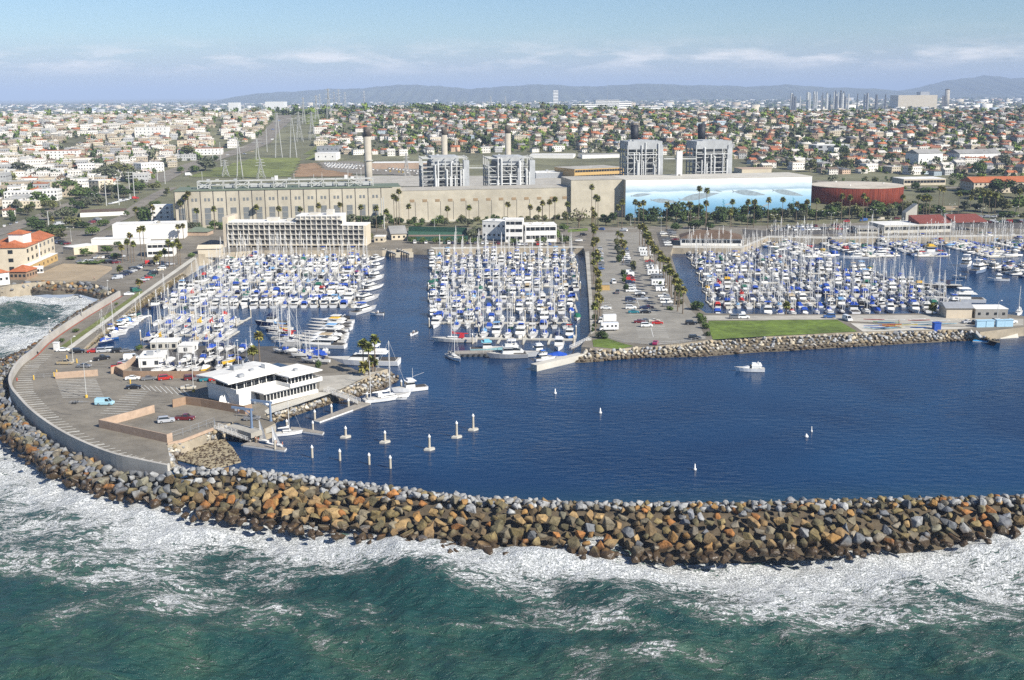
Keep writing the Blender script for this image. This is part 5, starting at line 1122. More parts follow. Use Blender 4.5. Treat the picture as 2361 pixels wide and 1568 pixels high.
for a in (('sedan','I',283,262,-60,'black','black car parked by the seawall at the end of the mole road'),('sedan','I',565,236,-80,'white','white car beside the pale utility box on the mole'),('suv','I',700,250,-75,'black','black SUV at the left of the row by the marina'),('sedan','I',843,247,-80,'red','red car in the row by the marina'),('suv','I',925,245,-75,'silver','silver SUV right of the red car by the marina'),('suv','I',1000,240,-75,'white','white SUV in the row by the marina'),('suv','I',1066,244,-75,'black','black SUV at the right of the row by the marina'),('sedan','I',1135,242,-75,'grey','grey car at the right end of the row by the marina'),('pickup','I',915,312,-50,'black','black pickup standing alone behind the grey coupe'),('pickup','I',585,352,-92,'tan','tan pickup crossing the mole parking lot'),('sedan','I',755,380,-96,'grey','grey coupe near the tall lamp post'),('van','I',1182,310,-80,'white','white van parked behind the boat yard wall'),('pickup','I',1070,382,-70,'red','bright red pickup beside the short block wall'),('sedan','I',1118,352,-80,'silver','silver car behind the bright red pickup'),
  ('sedan','I',1190,490,-80,'white','white coupe against the brown wall'),('sedan','I',1335,492,-75,'grey','grey hatchback against the brown wall'),('suv','I',1482,490,-65,'red','red SUV against the brown wall'),('suv','I',1715,490,-65,'darkred','dark red SUV left in the row beside the clubhouse'),('sedan','I',1795,492,-70,'grey','grey car between dark red SUV and green pickup'),('pickup','I',1860,500,-65,'teal','dark teal pickup near the clubhouse corner'),('sedan','I',1930,498,-60,'red','red car nearest the clubhouse corner'),('sedan','I',1200,570,-80,'black','black car alone in the middle of the mole lot'),('sedan','I',1688,575,-80,'beige','small pale old-fashioned car beside the yellow based lamp post'),('van','I',940,715,-92,'paleblue','light blue passenger van towing an empty trailer'),('suv','I',1490,872,-70,'silver','silver minivan inside the hoist yard'),('pickup','I',1660,850,-95,'darkred','dark red pickup inside the hoist yard'),('sedan','E',1157,628,-70,'white','white car driving on the mole road'),('van','E',1218,600,-30,'green','green truck on the mole road near its landward end'),('sedan','J',690,850,-80,'grey','grey car under a cover beside the hoist'),
  ('suv','G',1205,912,-88,'white','white SUV in front of the red cars at the pier end'),('sedan','G',1145,878,-92,'darkred','dark red car left in the small group at the pier end'),('sedan','G',1200,868,-92,'grey','grey car between the red cars at the pier end'),('sedan','G',1302,888,-92,'red','red car right in the small group at the pier end'),('sedan','G',1275,870,-92,'beige','beige car behind the right red car at the pier end'),('suv','G',1605,892,-90,'black','black SUV by the hedge at the right of the pier lot'),('suv','G',1637,1025,-88,'black','black SUV at the front right corner of the pier lot'),('sedan','G',1285,1068,-15,'magenta','magenta car by the fence at the pier end'),('truck','G',850,880,95,'white','white box truck at the left of the pier lot'),('rv','G',865,945,95,'white','white motorhome in front of the box truck'),('sedan','G',842,755,-100,'white','white hatchback beside the pier palms'),('pickup','G',945,612,-10,'grey','grey pickup driving down the pier lot'),('van','G',908,522,5,'white','white service cart on the pier lane'),('suv','G',1065,752,-90,'white','white SUV at the left of the middle bays'),('sedan','G',1190,752,-90,'navy','navy car in the right middle bays'),('sedan','G',1220,745,-90,'darkred','dark red car behind the navy car'),('sedan','G',1090,790,-90,'teal','teal car at the front of the middle bays'),('sedan','G',1197,790,-90,'black','black car at the front of the middle bays'),('suv','G',1060,678,-90,'navy','dark blue SUV in the left middle bays'),('sedan','G',1062,705,-90,'grey','grey car in the left middle bays'),('pickup','G',1165,672,-90,'silver','silver pickup in the right middle bays'),('suv','G',1145,625,-90,'white','white SUV at the back of the middle bays'),('sedan','G',1150,640,-90,'black','black car behind the silver pickup'),
  ('suv','H',548,832,88,'blue','blue station wagon on the service road'),('van','H',710,855,-170,'white','white van at the corner of the lawn'),('suv','G',2000,838,-90,'grey','dark grey SUV on the service road'),('suv','G',2075,838,-90,'white','white SUV on the service road'),('sedan','H',1790,880,-80,'silver','silver car in front of the tan shed'),('suv','H',1880,890,-80,'black','black SUV behind the pale blue lockers'),('suv','H',2060,875,-80,'grey','grey SUV right of the lamp post by the lockers'),('pickup','H',2170,880,-80,'white','white pickup at the right end of the lockers')):
    car(*a)
cr_ = random.Random(31); NCAR = ['white']*7+['silver']*5+['grey']*4+['black']*4+['red','blue','darkred','green','tan','navy','beige']
def carrow(c, x0, y0, x1, y1, n, rz, where, kinds=('sedan','sedan','suv','suv','pickup','van'), cols=None, fill=.93, ter=False):
    a = W(c, x0, y0, G0+.04) if not ter else WG(c, x0, y0); b = W(c, x1, y1, G0+.04) if not ter else WG(c, x1, y1)
    for i in range(n):
        if cr_.random() > fill: continue
        p = a.lerp(b, i/max(1, n-1)); p.z = gz(p.x, p.y)+.06; k = cr_.choice(kinds); col = cr_.choice(cols or NCAR)
        car(k, None, 0, 0, rz+cr_.uniform(-4, 4)+(180 if cr_.random() < .4 else 0), col, '%s %s, %s %s' % (CNAME.get(col, col), KN[k], nth(i), where), group='vehicles parked in rows', pos=p)
carrow('G', 1000, 190, 1070, 600, 22, -90, 'from the back along the pier lot median', ('sedan','suv','van','pickup','suv'))
carrow('G', 1180, 215, 1395, 730, 25, -90, 'from the back below the right pier palms', ('rv','van','pickup','suv','sedan'), ['white']*5+['silver','red','grey','beige','black'])
carrow('G', 775, 225, 790, 400, 9, -90, 'from the back below the left pier palms')
carrow('C', 600, 1490, 640, 1440, 3, -90, 'beside the wide bare tree')
carrow('C', 1350, 1410, 1400, 1530, 7, -90, 'from the back beside the restaurant'); carrow('C', 1420, 1410, 1460, 1480, 4, -90, 'in the second row beside the restaurant')
carrow('C', 1190, 1400, 1260, 1560, 8, -90, 'at the top of the pier behind the palms')
carrow('B', 1420, 1508, 2270, 1518, 26, 10, 'from left along the middle quay street', fill=.55); carrow('C', 20, 1525, 330, 1522, 10, 10, 'from left before the white two storey building')
carrow('D', 20, 1400, 730, 1382, 24, 5, 'from left in the lot behind the right quay', fill=.9); carrow('D', 60, 1372, 740, 1352, 18, 5, 'from left in the back row of the right lot', fill=.6)
carrow('D', 1740, 1330, 2280, 1320, 18, 60, 'from left beside the red roofed restaurant'); carrow('D', 1780, 1290, 2290, 1275, 16, 60, 'from left in the back row by the red roofed restaurant', fill=.8)
carrow('E', 1050, 485, 1270, 375, 13, -60, 'from front in the left row of the beach lot', cols=['black','grey','silver','white','navy']); carrow('E', 1260, 520, 1470, 380, 9, -60, 'from front in the right row of the beach lot'); carrow('E', 720, 335, 1040, 345, 7, -50, 'from left along the beach hedge')
carrow('E', 870, 300, 1080, 290, 7, -50, 'from left in the back row of the beach lot'); carrow('E', 1300, 345, 1520, 360, 6, -60, 'from left below the palms by the marina bank')
carrow('A', 800, 1340, 880, 1300, 5, -50, 'in the dark lot behind the low brown roof', cols=['grey','black','darkred','silver'], ter=True); carrow('A', 990, 1160, 1180, 1110, 9, -40, 'from left in the lot above the low brown roof', cols=['white','silver'], ter=True); carrow('A', 510, 1345, 600, 1330, 4, -60, 'in the street among the left trees', ter=True)
carrow('E', 500, 160, 600, 175, 6, -40, 'behind the tile roofed hotel'); carrow('A', 40, 1360, 150, 1330, 3, 20, 'on the street at the left edge', ter=True)
carrow('C', 800, 1390, 1000, 1400, 3, 60, 'driving on the wide street before the mural'); carrow('D', 700, 1320, 1600, 1275, 7, 95, 'from left on the street before the red tank', fill=.8)
for r_ in range(3): carrow('B', 620+r_*15, 800+r_*14, 860+r_*20, 812+r_*16, 9, 0, 'in row %s of the utility yard' % ORD[r_], ('van',), ['white'], .97, True)
carrow('B', 900, 815, 1480, 870, 20, 10, 'from left in the front row of the utility yard', ('van',), ['white'], .97, True); carrow('B', 900, 840, 1480, 890, 16, 10, 'from left in the nearest row of the utility yard', ('van','pickup'), ['white','white','yellow'], .6, True)
for c, x, y, rz in (('B',150,490,-60),('B',260,465,120),('B',180,440,120),('B',60,620,-60),('A',2260,690,-60),('A',2190,710,120),('A',1815,855,-60),('A',2040,720,-60),('B',145,580,120),('B',205,410,-60)):
    col = cr_.choice(NCAR); car('sedan', c, x, y, rz, col, '%s car driving on the long avenue, %s' % (CNAME.get(col, col), 'near the field' if y > 600 else 'far up the hill'), z=1, group='cars on the avenue').__setitem__('group', 'cars on the avenue')
car('truck', 'A', 1690, 905, -62, 'white', 'white box truck on the avenue beside the green field', z=1); car('van','A',1215,1110,-60,'red','red van on the road left of the power plant', z=1)
def trailer():
    p = W('I', 690, 702, G0+.03); t = thing('boat_trailer', 'empty galvanised boat trailer behind the light blue van', 'trailer', p, R(-92)); b = MB()
    for s in (-.7,.7): b.bar((s,-2,.55),(s*.4,2,.55),.1)
    b.bar((0,2,.55),(0,3.6,.55),.1)
    for y in (-1.8,-.6,.6): b.bar((-.8,y,.58),(.8,y,.58),.08)
    b.obj('frame', M['metal'], t)
    for s in (-.9,.9):
        for y in (-.9,-.1): w = MB(); w.tube((s-.1,y,.32),(s+.1,y,.32),.32,n=10); w.obj('wheel', M['rubber'], t)
trailer()
for p in CP.values(): drop(p)
def person(p, rz, shirt, trousers, label, pose='stand'):
    J = dict(pelvis=(0,0,.95), chest=(0,.02,1.3), neck=(0,.02,1.5), head=(0,.05,1.62), crown=(0,.04,1.74), ls=(-.19,.02,1.42), le=(-.27,.05,1.15), lh=(-.26,.2,.95), rs=(.19,.02,1.42), re=(.27,.05,1.15), rh=(.25,.22,1.0), lk=(-.11,.04,.52), lf=(-.12,0,.06), lt=(-.12,.16,.03), rk=(.11,.06,.52), rf=(.13,-.04,.06), rt=(.13,.12,.03))
    if pose == 'sit': J.update(lk=(-.14,.42,.95), lf=(-.14,.45,.5), lt=(-.14,.6,.47), rk=(.14,.42,.95), rf=(.14,.45,.5), rt=(.14,.6,.47))
    E = [('pelvis','chest'),('chest','neck'),('neck','head'),('head','crown'),('chest','ls'),('ls','le'),('le','lh'),('chest','rs'),('rs','re'),('re','rh'),('pelvis','lk'),('lk','lf'),('lf','lt'),('pelvis','rk'),('rk','rf'),('rf','rt')]
    Rr = dict(pelvis=.15, chest=.16, neck=.06, head=.1, crown=.07, ls=.065, le=.045, lh=.04, rs=.065, re=.045, rh=.04, lk=.065, lf=.05, lt=.04, rk=.065, rf=.05, rt=.04)
    def skin(keys, grow, nm, m):
        K_ = [k for k in J if k in keys]; me = bpy.data.meshes.new(nm); me.from_pydata([J[k] for k in K_], [(K_.index(a), K_.index(b)) for a, b in E if a in K_ and b in K_], [])
        o = bpy.data.objects.new(nm, me); COL.objects.link(o); md = o.modifiers.new('s', 'SKIN'); o.modifiers.new('u', 'SUBSURF').levels = 1
        for i, k in enumerate(K_): me.skin_vertices[0].data[i].radius = (Rr[k]*grow,)*2
        me.skin_vertices[0].data[0].use_root = True
        dg = bpy.context.evaluated_depsgraph_get(); new = bpy.data.meshes.new_from_object(o.evaluated_get(dg)); new.materials.clear(); new.materials.append(m); bpy.data.objects.remove(o); return new
    t = thing('person', label, 'person', p, R(rz))
    if pose == 'sit': t.location.z -= .45
    link('body', skin(set(J), 1, 'body', M['skin']), t)
    link('shirt', skin({'pelvis','chest','ls','rs','le','re'}, 1.15, 'shirt', mat('shirt '+label[:12], shirt, .9)), t)
    link('trousers', skin({'pelvis','lk','rk','lf','rf'}, 1.2, 'trousers', mat('trousers '+label[:12], trousers, .9)), t)
    h = MB(); h.lathe([(.09,1.66),(.115,1.7),(.1,1.77),(.03,1.8)], 10, c=(0,.03,0)); h.obj('hair', M['hair'], t, smooth=True)
M['skin'] = mat('skin', (.42,.25,.17), .6); M['hair'] = mat('hair', (.05,.03,.02), .8)
person(W('F',1090,800,.75), 75, (.05,.05,.07), (.04,.04,.06), 'person in dark clothes seated in the skiff leaving the left basin', 'sit')
person(W('F',1412,978,.75), 160, (.03,.03,.04), (.05,.05,.08), 'person in dark clothes seated in the skiff making a wake', 'sit')
person(W('J',725,1052,.55), 20, (.03,.03,.04), (.04,.04,.05), 'person in dark clothes standing at the foot of the gangway')
person(W('J',745,1058,.55), -30, (.5,.05,.04), (.05,.05,.07), 'person in a red top standing beside the sailing dinghy')
person(W('J',908,1085,.55), 60, (.6,.6,.6), (.1,.1,.15), 'person in a white shirt on the tip of the low dock')
person(W('J',965,1098,.55), 90, (.45,.05,.04), (.6,.6,.58), 'person in red and white near the end of the low dock')
person(W('J',570,798,G0), 0, (.65,.65,.63), (.1,.12,.2), 'person in a white shirt standing below the nearer hoist')
person(W('E',750,825,G0+.1), 30, (.1,.1,.12), (.05,.05,.06), 'person walking along the mole road by the seawall')
person(W('E',845,492,G0), 10, (.2,.22,.3), (.05,.05,.06), 'person standing at the edge of the beach lot')
person(W('H',1173,885,G0+.1), 10, (.12,.03,.03), (.05,.05,.06), 'person standing among the canoes')
# ------------------------------------------------------------------ palms, trees, hedges
def leafmat(name, src, var=.45):
    m, nt, N, L, b = newmat(name); b.inputs['Roughness'].default_value = .75; b.inputs['Specular IOR Level'].default_value = .25
    geo = N.new('ShaderNodeNewGeometry')
    if src == 'obj': c = N.new('ShaderNodeObjectInfo').outputs['Color']
    else:
        a = N.new('ShaderNodeAttribute'); a.attribute_name = 'tint'; c = a.outputs['Color']
    n = N.new('ShaderNodeTexNoise'); n.inputs['Scale'].default_value = .7; n.inputs['Detail'].default_value = 4; n.inputs['Roughness'].default_value = .8; L.new(geo.outputs['Position'], n.inputs[0])
    r = N.new('ShaderNodeMapRange'); r.inputs[1].default_value = .3; r.inputs[2].default_value = .7; r.inputs[3].default_value = 1-var; r.inputs[4].default_value = 1+var; L.new(n.outputs[0], r.inputs[0])
    v = N.new('ShaderNodeVectorMath'); v.operation = 'SCALE'; L.new(c, v.inputs[0]); L.new(r.outputs[0], v.inputs[3]); L.new(v.outputs[0], b.inputs['Base Color']); return m
M['leaf'] = leafmat('foliage', 'obj'); M['farleaf'] = leafmat('far foliage', 'tint')
def leaf_cloud(r, n, size, lobes, flat=.8, shell=.55):
    """leaf clumps spread through several overlapping lobes; returns unit crown (radius about 1, base at z=0)"""
    C = [(Vector((r.uniform(-.55,.55), r.uniform(-.55,.55), r.uniform(.35, 1.25)*flat)), r.uniform(.35,.6)) for _ in range(lobes)]; V = []; Fq = []
    for i in range(n):
        c, rad = r.choice(C); d = Vector((r.gauss(0,1), r.gauss(0,1), r.gauss(0,1))).normalized(); p = c+d*rad*(shell+(1-shell)*r.random()); p.z = max(p.z, .08)
        u = Vector((r.gauss(0,1), r.gauss(0,1), r.gauss(0,1))).normalized(); nrm = (d*1.2+u).normalized(); a = nrm.cross(Vector((r.gauss(0,1), r.gauss(0,1), r.gauss(0,1)))).normalized()*size*r.uniform(.6,1.3); b = nrm.cross(a).normalized()*size*r.uniform(.6,1.3)
        k = len(V); V += [p-a-b*.6, p+a*.7-b, p+a+b*.7, p-a*.6+b]; Fq.append((k,k+1,k+2,k+3))
    return np.array([tuple(v) for v in V]), np.array(Fq)
tr_ = random.Random(13)
CROWNS = []
for k in range(6):
    v, f = leaf_cloud(tr_, 560, .1, tr_.randint(6, 10), flat=(.8,.9,1.0,.7,1.3,.55)[k]); CROWNS.append(npmesh('crown', v, f, M['leaf']))
v, f = leaf_cloud(tr_, 150, .07, 8, flat=.8, shell=.8); BARE = npmesh('crown', v, f, M['leaf'])
def trunkmesh(r, bare=False):
    b = MB(); top_ = Vector((r.uniform(-.05,.05), r.uniform(-.05,.05), .45)); b.tube((0,0,-.05), top_, .07, .05, 7)
    for i in range(6 if not bare else 26):
        a = r.uniform(0, 6.28); h = r.uniform(.1,.45); e = Vector((math.cos(a)*r.uniform(.3,.8), math.sin(a)*r.uniform(.3,.8), r.uniform(.6,1.25))); b.tube(top_*(.6+h), e, .035 if not bare else .018, .01, 5)
    return b.mesh('trunk', M['bark'])
TRUNKS = [trunkmesh(tr_) for _ in range(3)]; BARETRUNK = trunkmesh(tr_, True)
GREENS = [('dark green',(.05,.078,.022)),('mid green',(.085,.125,.03)),('olive green',(.12,.125,.045)),('bright green',(.13,.18,.03)),('grey green',(.11,.12,.07)),('brownish',(.13,.09,.045))]
def tree(p, w, h, gi=None, label=None, kind='tree', crown=None, group=None, bare=False):
    gname, gc = GREENS[gi if gi is not None else tr_.choice((0,0,0,1,1,2,4))]; k = tr_.uniform(.8,1.25)
    t = thing('shrub' if kind == 'shrub' else 'tree', label or 'tree', 'shrub' if kind == 'shrub' else 'tree', p, tr_.uniform(0, 6.28), group)
    low = .0 if kind == 'shrub' else h*.2
    o = link('crown', BARE if bare else CROWNS[tr_.randrange(6) if crown is None else crown], t, (0,0,low), tr_.uniform(0,6.28), (w/2, w/2, (h-low)/1.65)); o.color = (gc[0]*k, gc[1]*k, gc[2]*k, 1)
    link('trunk', BARETRUNK if bare else TRUNKS[tr_.randrange(3)], t, (0,0,0), 0, (w*.42, w*.42, h*.68)); return t
def palm_crown(r):
    V = []; Fq = []
    for i in range(64):
        a = r.uniform(0, 6.28); el = r.uniform(-.75, 1.2); d = Vector((math.cos(a)*math.cos(el), math.sin(a)*math.cos(el), math.sin(el))); s = d.cross(Vector((0,0,1))).normalized(); u = s.cross(d)
        L_ = r.uniform(1.35, 2.05); w = r.uniform(.34,.55)
        for q in (-1, 1):
            k = len(V); V += [d*.2, d*L_*.62+s*w*q+u*.12, d*L_-Vector((0,0,.22))+s*w*.5*q, d*L_*.95-Vector((0,0,.12))]; Fq.append((k,k+1,k+2,k+3))
    return npmesh('crown', np.array([tuple(v) for v in V]), np.array(Fq), M['leaf'])
PCR = [palm_crown(tr_) for _ in range(5)]
def skirt_mesh(r):
    b = MB()
    for i in range(22):
        a = r.uniform(0, 6.28); d = Vector((math.cos(a), math.sin(a), 0)); s = Vector((-d.y, d.x, 0))*.16; z = r.uniform(-.4,.2); b.add([d*.15+Vector((0,0,z+.2)), d*.55+s+Vector((0,0,z-.5)), d*r.uniform(.5,.8)+Vector((0,0,z-1.2)), d*.55-s+Vector((0,0,z-.5))], [(0,1,2,3)])
    return b.mesh('skirt', M['deadfrond'])
M['deadfrond'] = mat('dead fronds', (.24,.16,.075), .9, var=.3, scale=2); SKIRT = [skirt_mesh(tr_) for _ in range(3)]
PTR = []
for k in range(3):
    b = MB(); bend = tr_.uniform(-.25,.25); b.loft([[(bend*(z/10)**2+math.cos(2*PI*i/7)*r0, math.sin(2*PI*i/7)*r0, z) for i in range(7)] for z, r0 in ((-.3,.34),(1,.25),(4,.2),(7,.18),(10,.17))], closed=True); PTR.append((b.mesh('trunk', M['bark']), bend))
NPALM = [0]
def palm(p, h, label, s=1.0):
    k = tr_.randrange(3); me, bend = PTR[k]; rz = tr_.uniform(0, 6.28)
    t = thing('palm_tree', label, 'palm tree', p, rz, 'palm trees around the harbour'); link('trunk', me, t, (0,0,0), 0, (1,1,h/10))
    g = tr_.choice([(.2,.2,.05),(.17,.185,.045),(.23,.21,.06)]); o = link('crown', tr_.choice(PCR), t, (bend,0,h), tr_.uniform(0,6.28), (s,s,s*1.1)); o.color = (*g, 1)
    link('skirt', tr_.choice(SKIRT), t, (bend,0,h-.2), tr_.uniform(0,6.28), (s,s,s)); NPALM[0] += 1
def palms(c, L_, where, s=1.0):
    for i, (x, y, yc) in enumerate(L_):
        p = WG(c, x, y) if dpx(c, x, y)[1] < 520 else W(c, x, y, G0)
        if c in 'ABC' and p.y > 760: p.x *= 1-20/p.y; p.y -= 20; p.z = gz(p.x, p.y)
        palm(p, max(3, top(p, c, x, yc)-p.z), 'fan palm, %s from left %s' % (nth(i), where), s*(1.3 if c in 'ABCD' else 1.1))
palms('A', [(1220,1320,1205),(1375,1310,1190),(1600,1340,1115),(1627,1345,1145),(1680,1350,1095),(1705,1350,1065),(1770,1360,1215),(1925,1375,1200)], 'at the left end of the power plant')
palms('B', [(10,1330,1185),(210,1340,1200),(218,1300,1112),(300,1300,1080),(345,1300,1065),(400,1340,1205),(570,1345,1172),(760,1335,1165),(945,1340,1185),(1080,1380,1195),(1170,1350,1225),(1240,1320,1090),(1262,1320,1110),(1285,1320,1045),(1370,1310,1178),(1715,1315,1198),(1910,1315,1190),(2255,1320,1160)], 'before the long concrete plant wall')
palms('C', [(165,1300,1185),(240,1310,1205),(275,1310,1148),(335,1310,1140),(385,1310,1115),(495,1310,1160),(712,1320,1005),(748,1320,1095),(770,1320,1110)], 'before the plain block left of the mural')
palms('C', [(950,1330,1190),(985,1340,1140),(1100,1370,1140),(1135,1340,1160),(1175,1330,1145),(1385,1345,1160),(1580,1345,1160),(1600,1345,1165),(1670,1345,1020),(1740,1345,1035),(1735,1335,1150),(1970,1330,1138),(1955,1370,1230),(2110,1340,1138),(2165,1370,1140),(2290,1345,1120)], 'before the blue and white mural')
palms('D', [(125,1345,1118),(250,1330,1160),(345,1335,1140),(430,1320,1130),(655,1320,1088),(725,1310,1100),(845,1315,1085),(880,1310,1118),(1200,1280,1098),(1340,1270,1095),(1390,1270,1105),(1415,1270,1098),(1440,1268,1110),(1525,1230,1015),(1560,1230,1025),(1700,1270,1065),(1810,1200,1100),(1920,1260,1065),(1975,1260,1065),(2030,1260,1080),(2240,1260,1045)], 'before the red tank and the trees to its right')
palms('E', [(1100,340,200),(1150,320,150),(1180,340,95),(1205,330,170),(1270,320,40),(1300,310,30),(1410,420,300),(1440,380,260),(1480,360,240),(1520,370,160),(1560,370,180),(1600,350,150),(1620,360,190),(1600,130,15),(1645,130,10),(1450,110,80),(480,60,-50),(1075,450,390),(1250,570,520)], 'in the parking lots left of the left basin')
palms('J', [(705,395,230),(760,330,100),(1690,430,170),(1740,450,200),(1795,420,130)], 'around the clubhouse')
palms('J', [(1700,455,415),(1770,420,330)], 'short and bushy on the rock point', 1.1)
palms('H', [(160,800,720),(1470,800,745)], 'short beside the right service road')
def palm_row(c, a, b, n, h0, h1, where):
    A, B = W(c, *a, G0), W(c, *b, G0)
    for i in range(n):
        p = A.lerp(B, (i+tr_.uniform(-.25,.25))/(n-1))+Vector((tr_.uniform(-1.2,1.2), 0, 0)); palm(p, tr_.uniform(h0, h1), 'fan palm, %s from the back %s' % (nth(i), where))
palm_row('G', (735,120), (765,960), 22, 7.5, 11, 'along the left side of the pier lot'); palm_row('G', (1150,170), (1520,800), 30, 9.5, 12.5, 'along the right side of the pier lot')
palm_row('G', (960,150), (1010,340), 6, 4, 7, 'in the pier lot median'); palm_row('C', (720,1340), (745,1400), 4, 9, 11, 'at the top of the pier lot')
def trees(c, L_, where, kind='tree', gi=None, crown=None, bare=False, step=1):
    for i, (x, y, w, h) in enumerate(L_):
        p = WG(c, x, y) if dpx(c, x, y)[1] < 520 else W(c, x, y, G0); k = p.y/F*K*1.02
        g = gi if gi is not None else tr_.choice((0,0,1,1,2,4))
        tree(p, w*k, h*k, g, '%s %s, %s from left %s' % (GREENS[g][0], 'shrub' if kind == 'shrub' else 'tree', nth(i), where), kind, crown, 'trees and shrubs near the harbour', bare)
trees('C', [(600,1370,230,220)], 'left of the wide street', bare=True, gi=2)
trees('C', [(840,1350,120,90),(910,1320,110,110),(1060,1330,110,110),(1180,1330,130,100),(1240,1330,110,90),(1470,1310,200,230),(1400,1330,110,80),(1640,1330,190,150),(1700,1340,120,70),(1470,1395,130,90),(1830,1330,170,160),(1900,1330,100,80),(1990,1320,120,150),(2060,1340,120,80),(2230,1320,140,140),(2150,1340,100,70),(1650,1380,170,80),(1760,1385,120,70)], 'in the planting before the mural', gi=0)
trees('D', [(60,1320,140,120),(150,1310,120,140),(220,1300,110,130),(290,1320,110,120),(370,1300,120,110),(450,1300,140,110),(530,1290,120,120),(600,1280,100,80),(750,1290,170,150),(840,1290,110,90),(960,1280,190,150),(1070,1285,170,130),(1250,1240,160,110),(1320,1230,90,90),(1440,1245,120,60),(1750,1230,130,90),(1860,1220,110,70),(2000,1230,190,200),(2100,1240,180,130),(2220,1230,170,180),(1900,1110,200,110),(2080,1060,230,140),(2250,1100,160,150),(1660,1000,70,60),(1950,1180,150,120),(1420,1160,110,100),(1450,1050,230,40),(1800,1070,220,40),(2100,1290,90,70),(2200,1280,90,70),(2290,1300,90,90)], 'in the planting before the tank and beyond')
trees('B', [(600,1310,190,100),(850,1340,110,80),(960,1360,150,110),(1060,1365,170,130),(1130,1370,120,140),(1200,1360,90,110),(1290,1340,90,90),(1380,1350,70,60),(1450,1360,100,50),(1620,1350,130,70),(1690,1350,70,60),(1900,1360,130,70),(2050,1340,120,70),(2150,1330,90,80),(1010,1500,110,150),(1930,1470,110,100),(1980,1440,110,90)], 'at the foot of the long plant wall')
trees('B', [(1400,1505,95,80),(1500,1510,100,70),(1620,1510,110,75),(1730,1510,95,70),(1850,1515,120,80),(1960,1515,110,80)], 'on the middle quay street', gi=1, crown=5)
trees('C', [(20,1520,110,80),(260,1515,120,80),(480,1510,130,100),(400,1480,80,140),(470,1400,100,90)], 'in front of the white two storey building', gi=1, crown=5)
trees('A', [(1720,1400,110,90),(1930,1380,110,90),(1300,1330,200,200),(1400,1200,110,80),(380,1180,190,120),(450,1210,140,100),(250,1260,110,90),(560,1290,170,130),(640,1260,150,110),(660,1370,160,120),(780,1190,190,110),(880,1170,150,100),(330,1400,190,110),(450,1440,200,90),(540,1470,200,80),(430,1300,120,70),(130,1330,90,80),(720,1110,220,130),(610,1080,240,150),(850,1130,140,80),(960,950,240,130),(1080,900,260,130),(1200,950,210,110),(1000,1080,180,110),(1110,1100,190,100),(1250,1060,170,100),(1380,1030,120,80),(230,900,260,100),(400,910,230,90),(150,1090,150,70),(40,1120,140,110),(560,830,180,70),(680,870,180,60),(740,1000,260,110),(1840,860,190,130),(1740,870,120,80),(1630,880,90,70),(1930,780,80,60),(1680,740,150,110),(930,1360,110,70),(830,1440,120,90),(500,1410,150,80),(280,1340,120,90),(750,1370,150,80),(1140,1270,60,50)], 'among the left streets and apartments')
trees('E', [(780,280,150,60),(960,260,130,70),(1050,300,120,60),(650,310,120,35),(850,340,250,25),(1720,300,80,50),(1060,200,70,60),(690,960,80,35),(560,1050,60,45),(1040,720,40,30),(1240,1130,80,70)], 'around the beach lot and the mole road', gi=1)
trees('G', [(950,260,70,90),(960,330,70,70),(1000,450,60,70),(1010,520,60,70),(1020,590,60,70),(1080,370,60,80),(1090,400,50,60),(930,190,60,80),(940,220,60,60),(1660,760,130,90),(1680,830,80,70),(1700,880,80,80),(1730,930,90,80),(1750,990,80,60),(1490,660,90,90),(1500,710,80,70),(1420,760,70,50),(1320,560,50,50),(810,1020,110,90),(780,1010,80,60),(740,850,50,60),(735,910,50,50),(735,760,50,60),(720,960,40,40)], 'along the hedges of the pier lot', kind='shrub')
trees('J', [(1290,390,70,80)], 'behind the clubhouse', kind='shrub', gi=0)

def belt(n, x0, x1, y0, y1, w0, w1, gi, where, kind='tree'):
    A_ = R(9.2); O = Vector((-78, 799, 0))
    for i in range(n):
        u = x0+(x1-x0)*(i+tr_.uniform(.1,.9))/n; v = tr_.uniform(y0, y1); p = Vector((O.x+u*math.cos(A_)-v*math.sin(A_), O.y+u*math.sin(A_)+v*math.cos(A_), 0)); p.z = gz(p.x, p.y); w = tr_.uniform(w0, w1); g = tr_.choice(gi)
        tree(p, w, w*tr_.uniform(.65, 1.0), g, '%s %s, %s from left %s' % (GREENS[g][0], kind, nth(i), where), kind, None, 'planting in front of the power plant')
belt(46, -140, 120, -14, -3, 3, 7, (0,0,1,2), 'along the long plant wall', 'shrub')
belt(30, 166, 395, -34, -22, 8, 13, (0,0,0,1,2), 'before the mural and the red tank')
belt(34, 166, 395, -38, -26, 4, 7, (0,1,1,2), 'low before mural and tank', 'shrub')
# ------------------------------------------------------------------ buildings
WINM = {}
def winmesh(w, h, m='glass'):
    k = (round(w,2), round(h,2), m)
    if k not in WINM: b = MB(); b.box(-w/2, w/2, -.12, .05, 0, h); WINM[k] = b.mesh('window', M[m])
    return WINM[k]
def frame_from(c, x0, y0, x1, y1):
    g_ = lambda x, y: W(c, x, y, G0) if dpx(c, x, y)[1] > 505 else WG(c, x, y)
    a, b = g_(x0, y0), g_(x1, y1); d = b-a; return a, math.hypot(d.x, d.y), math.atan2(d.y, d.x)
def roof_gable(b, L, D, h, e=.6, rise=2.2, mi=0):
    b.add([(-e,-e,h),(L+e,-e,h),(L+e,D+e,h),(-e,D+e,h),(-e,D/2,h+rise),(L+e,D/2,h+rise)], [(0,1,5,4),(2,3,4,5),(1,2,5),(3,0,4),(3,2,1,0)], mi)
def roof_hip(b, L, D, h, e=.6, rise=2.2, mi=0):
    k = min(D/2, L/2-.3); b.add([(-e,-e,h),(L+e,-e,h),(L+e,D+e,h),(-e,D+e,h),(k,D/2,h+rise),(L-k,D/2,h+rise)], [(0,1,5,4),(2,3,4,5),(1,2,5),(3,0,4),(3,2,1,0)], mi)
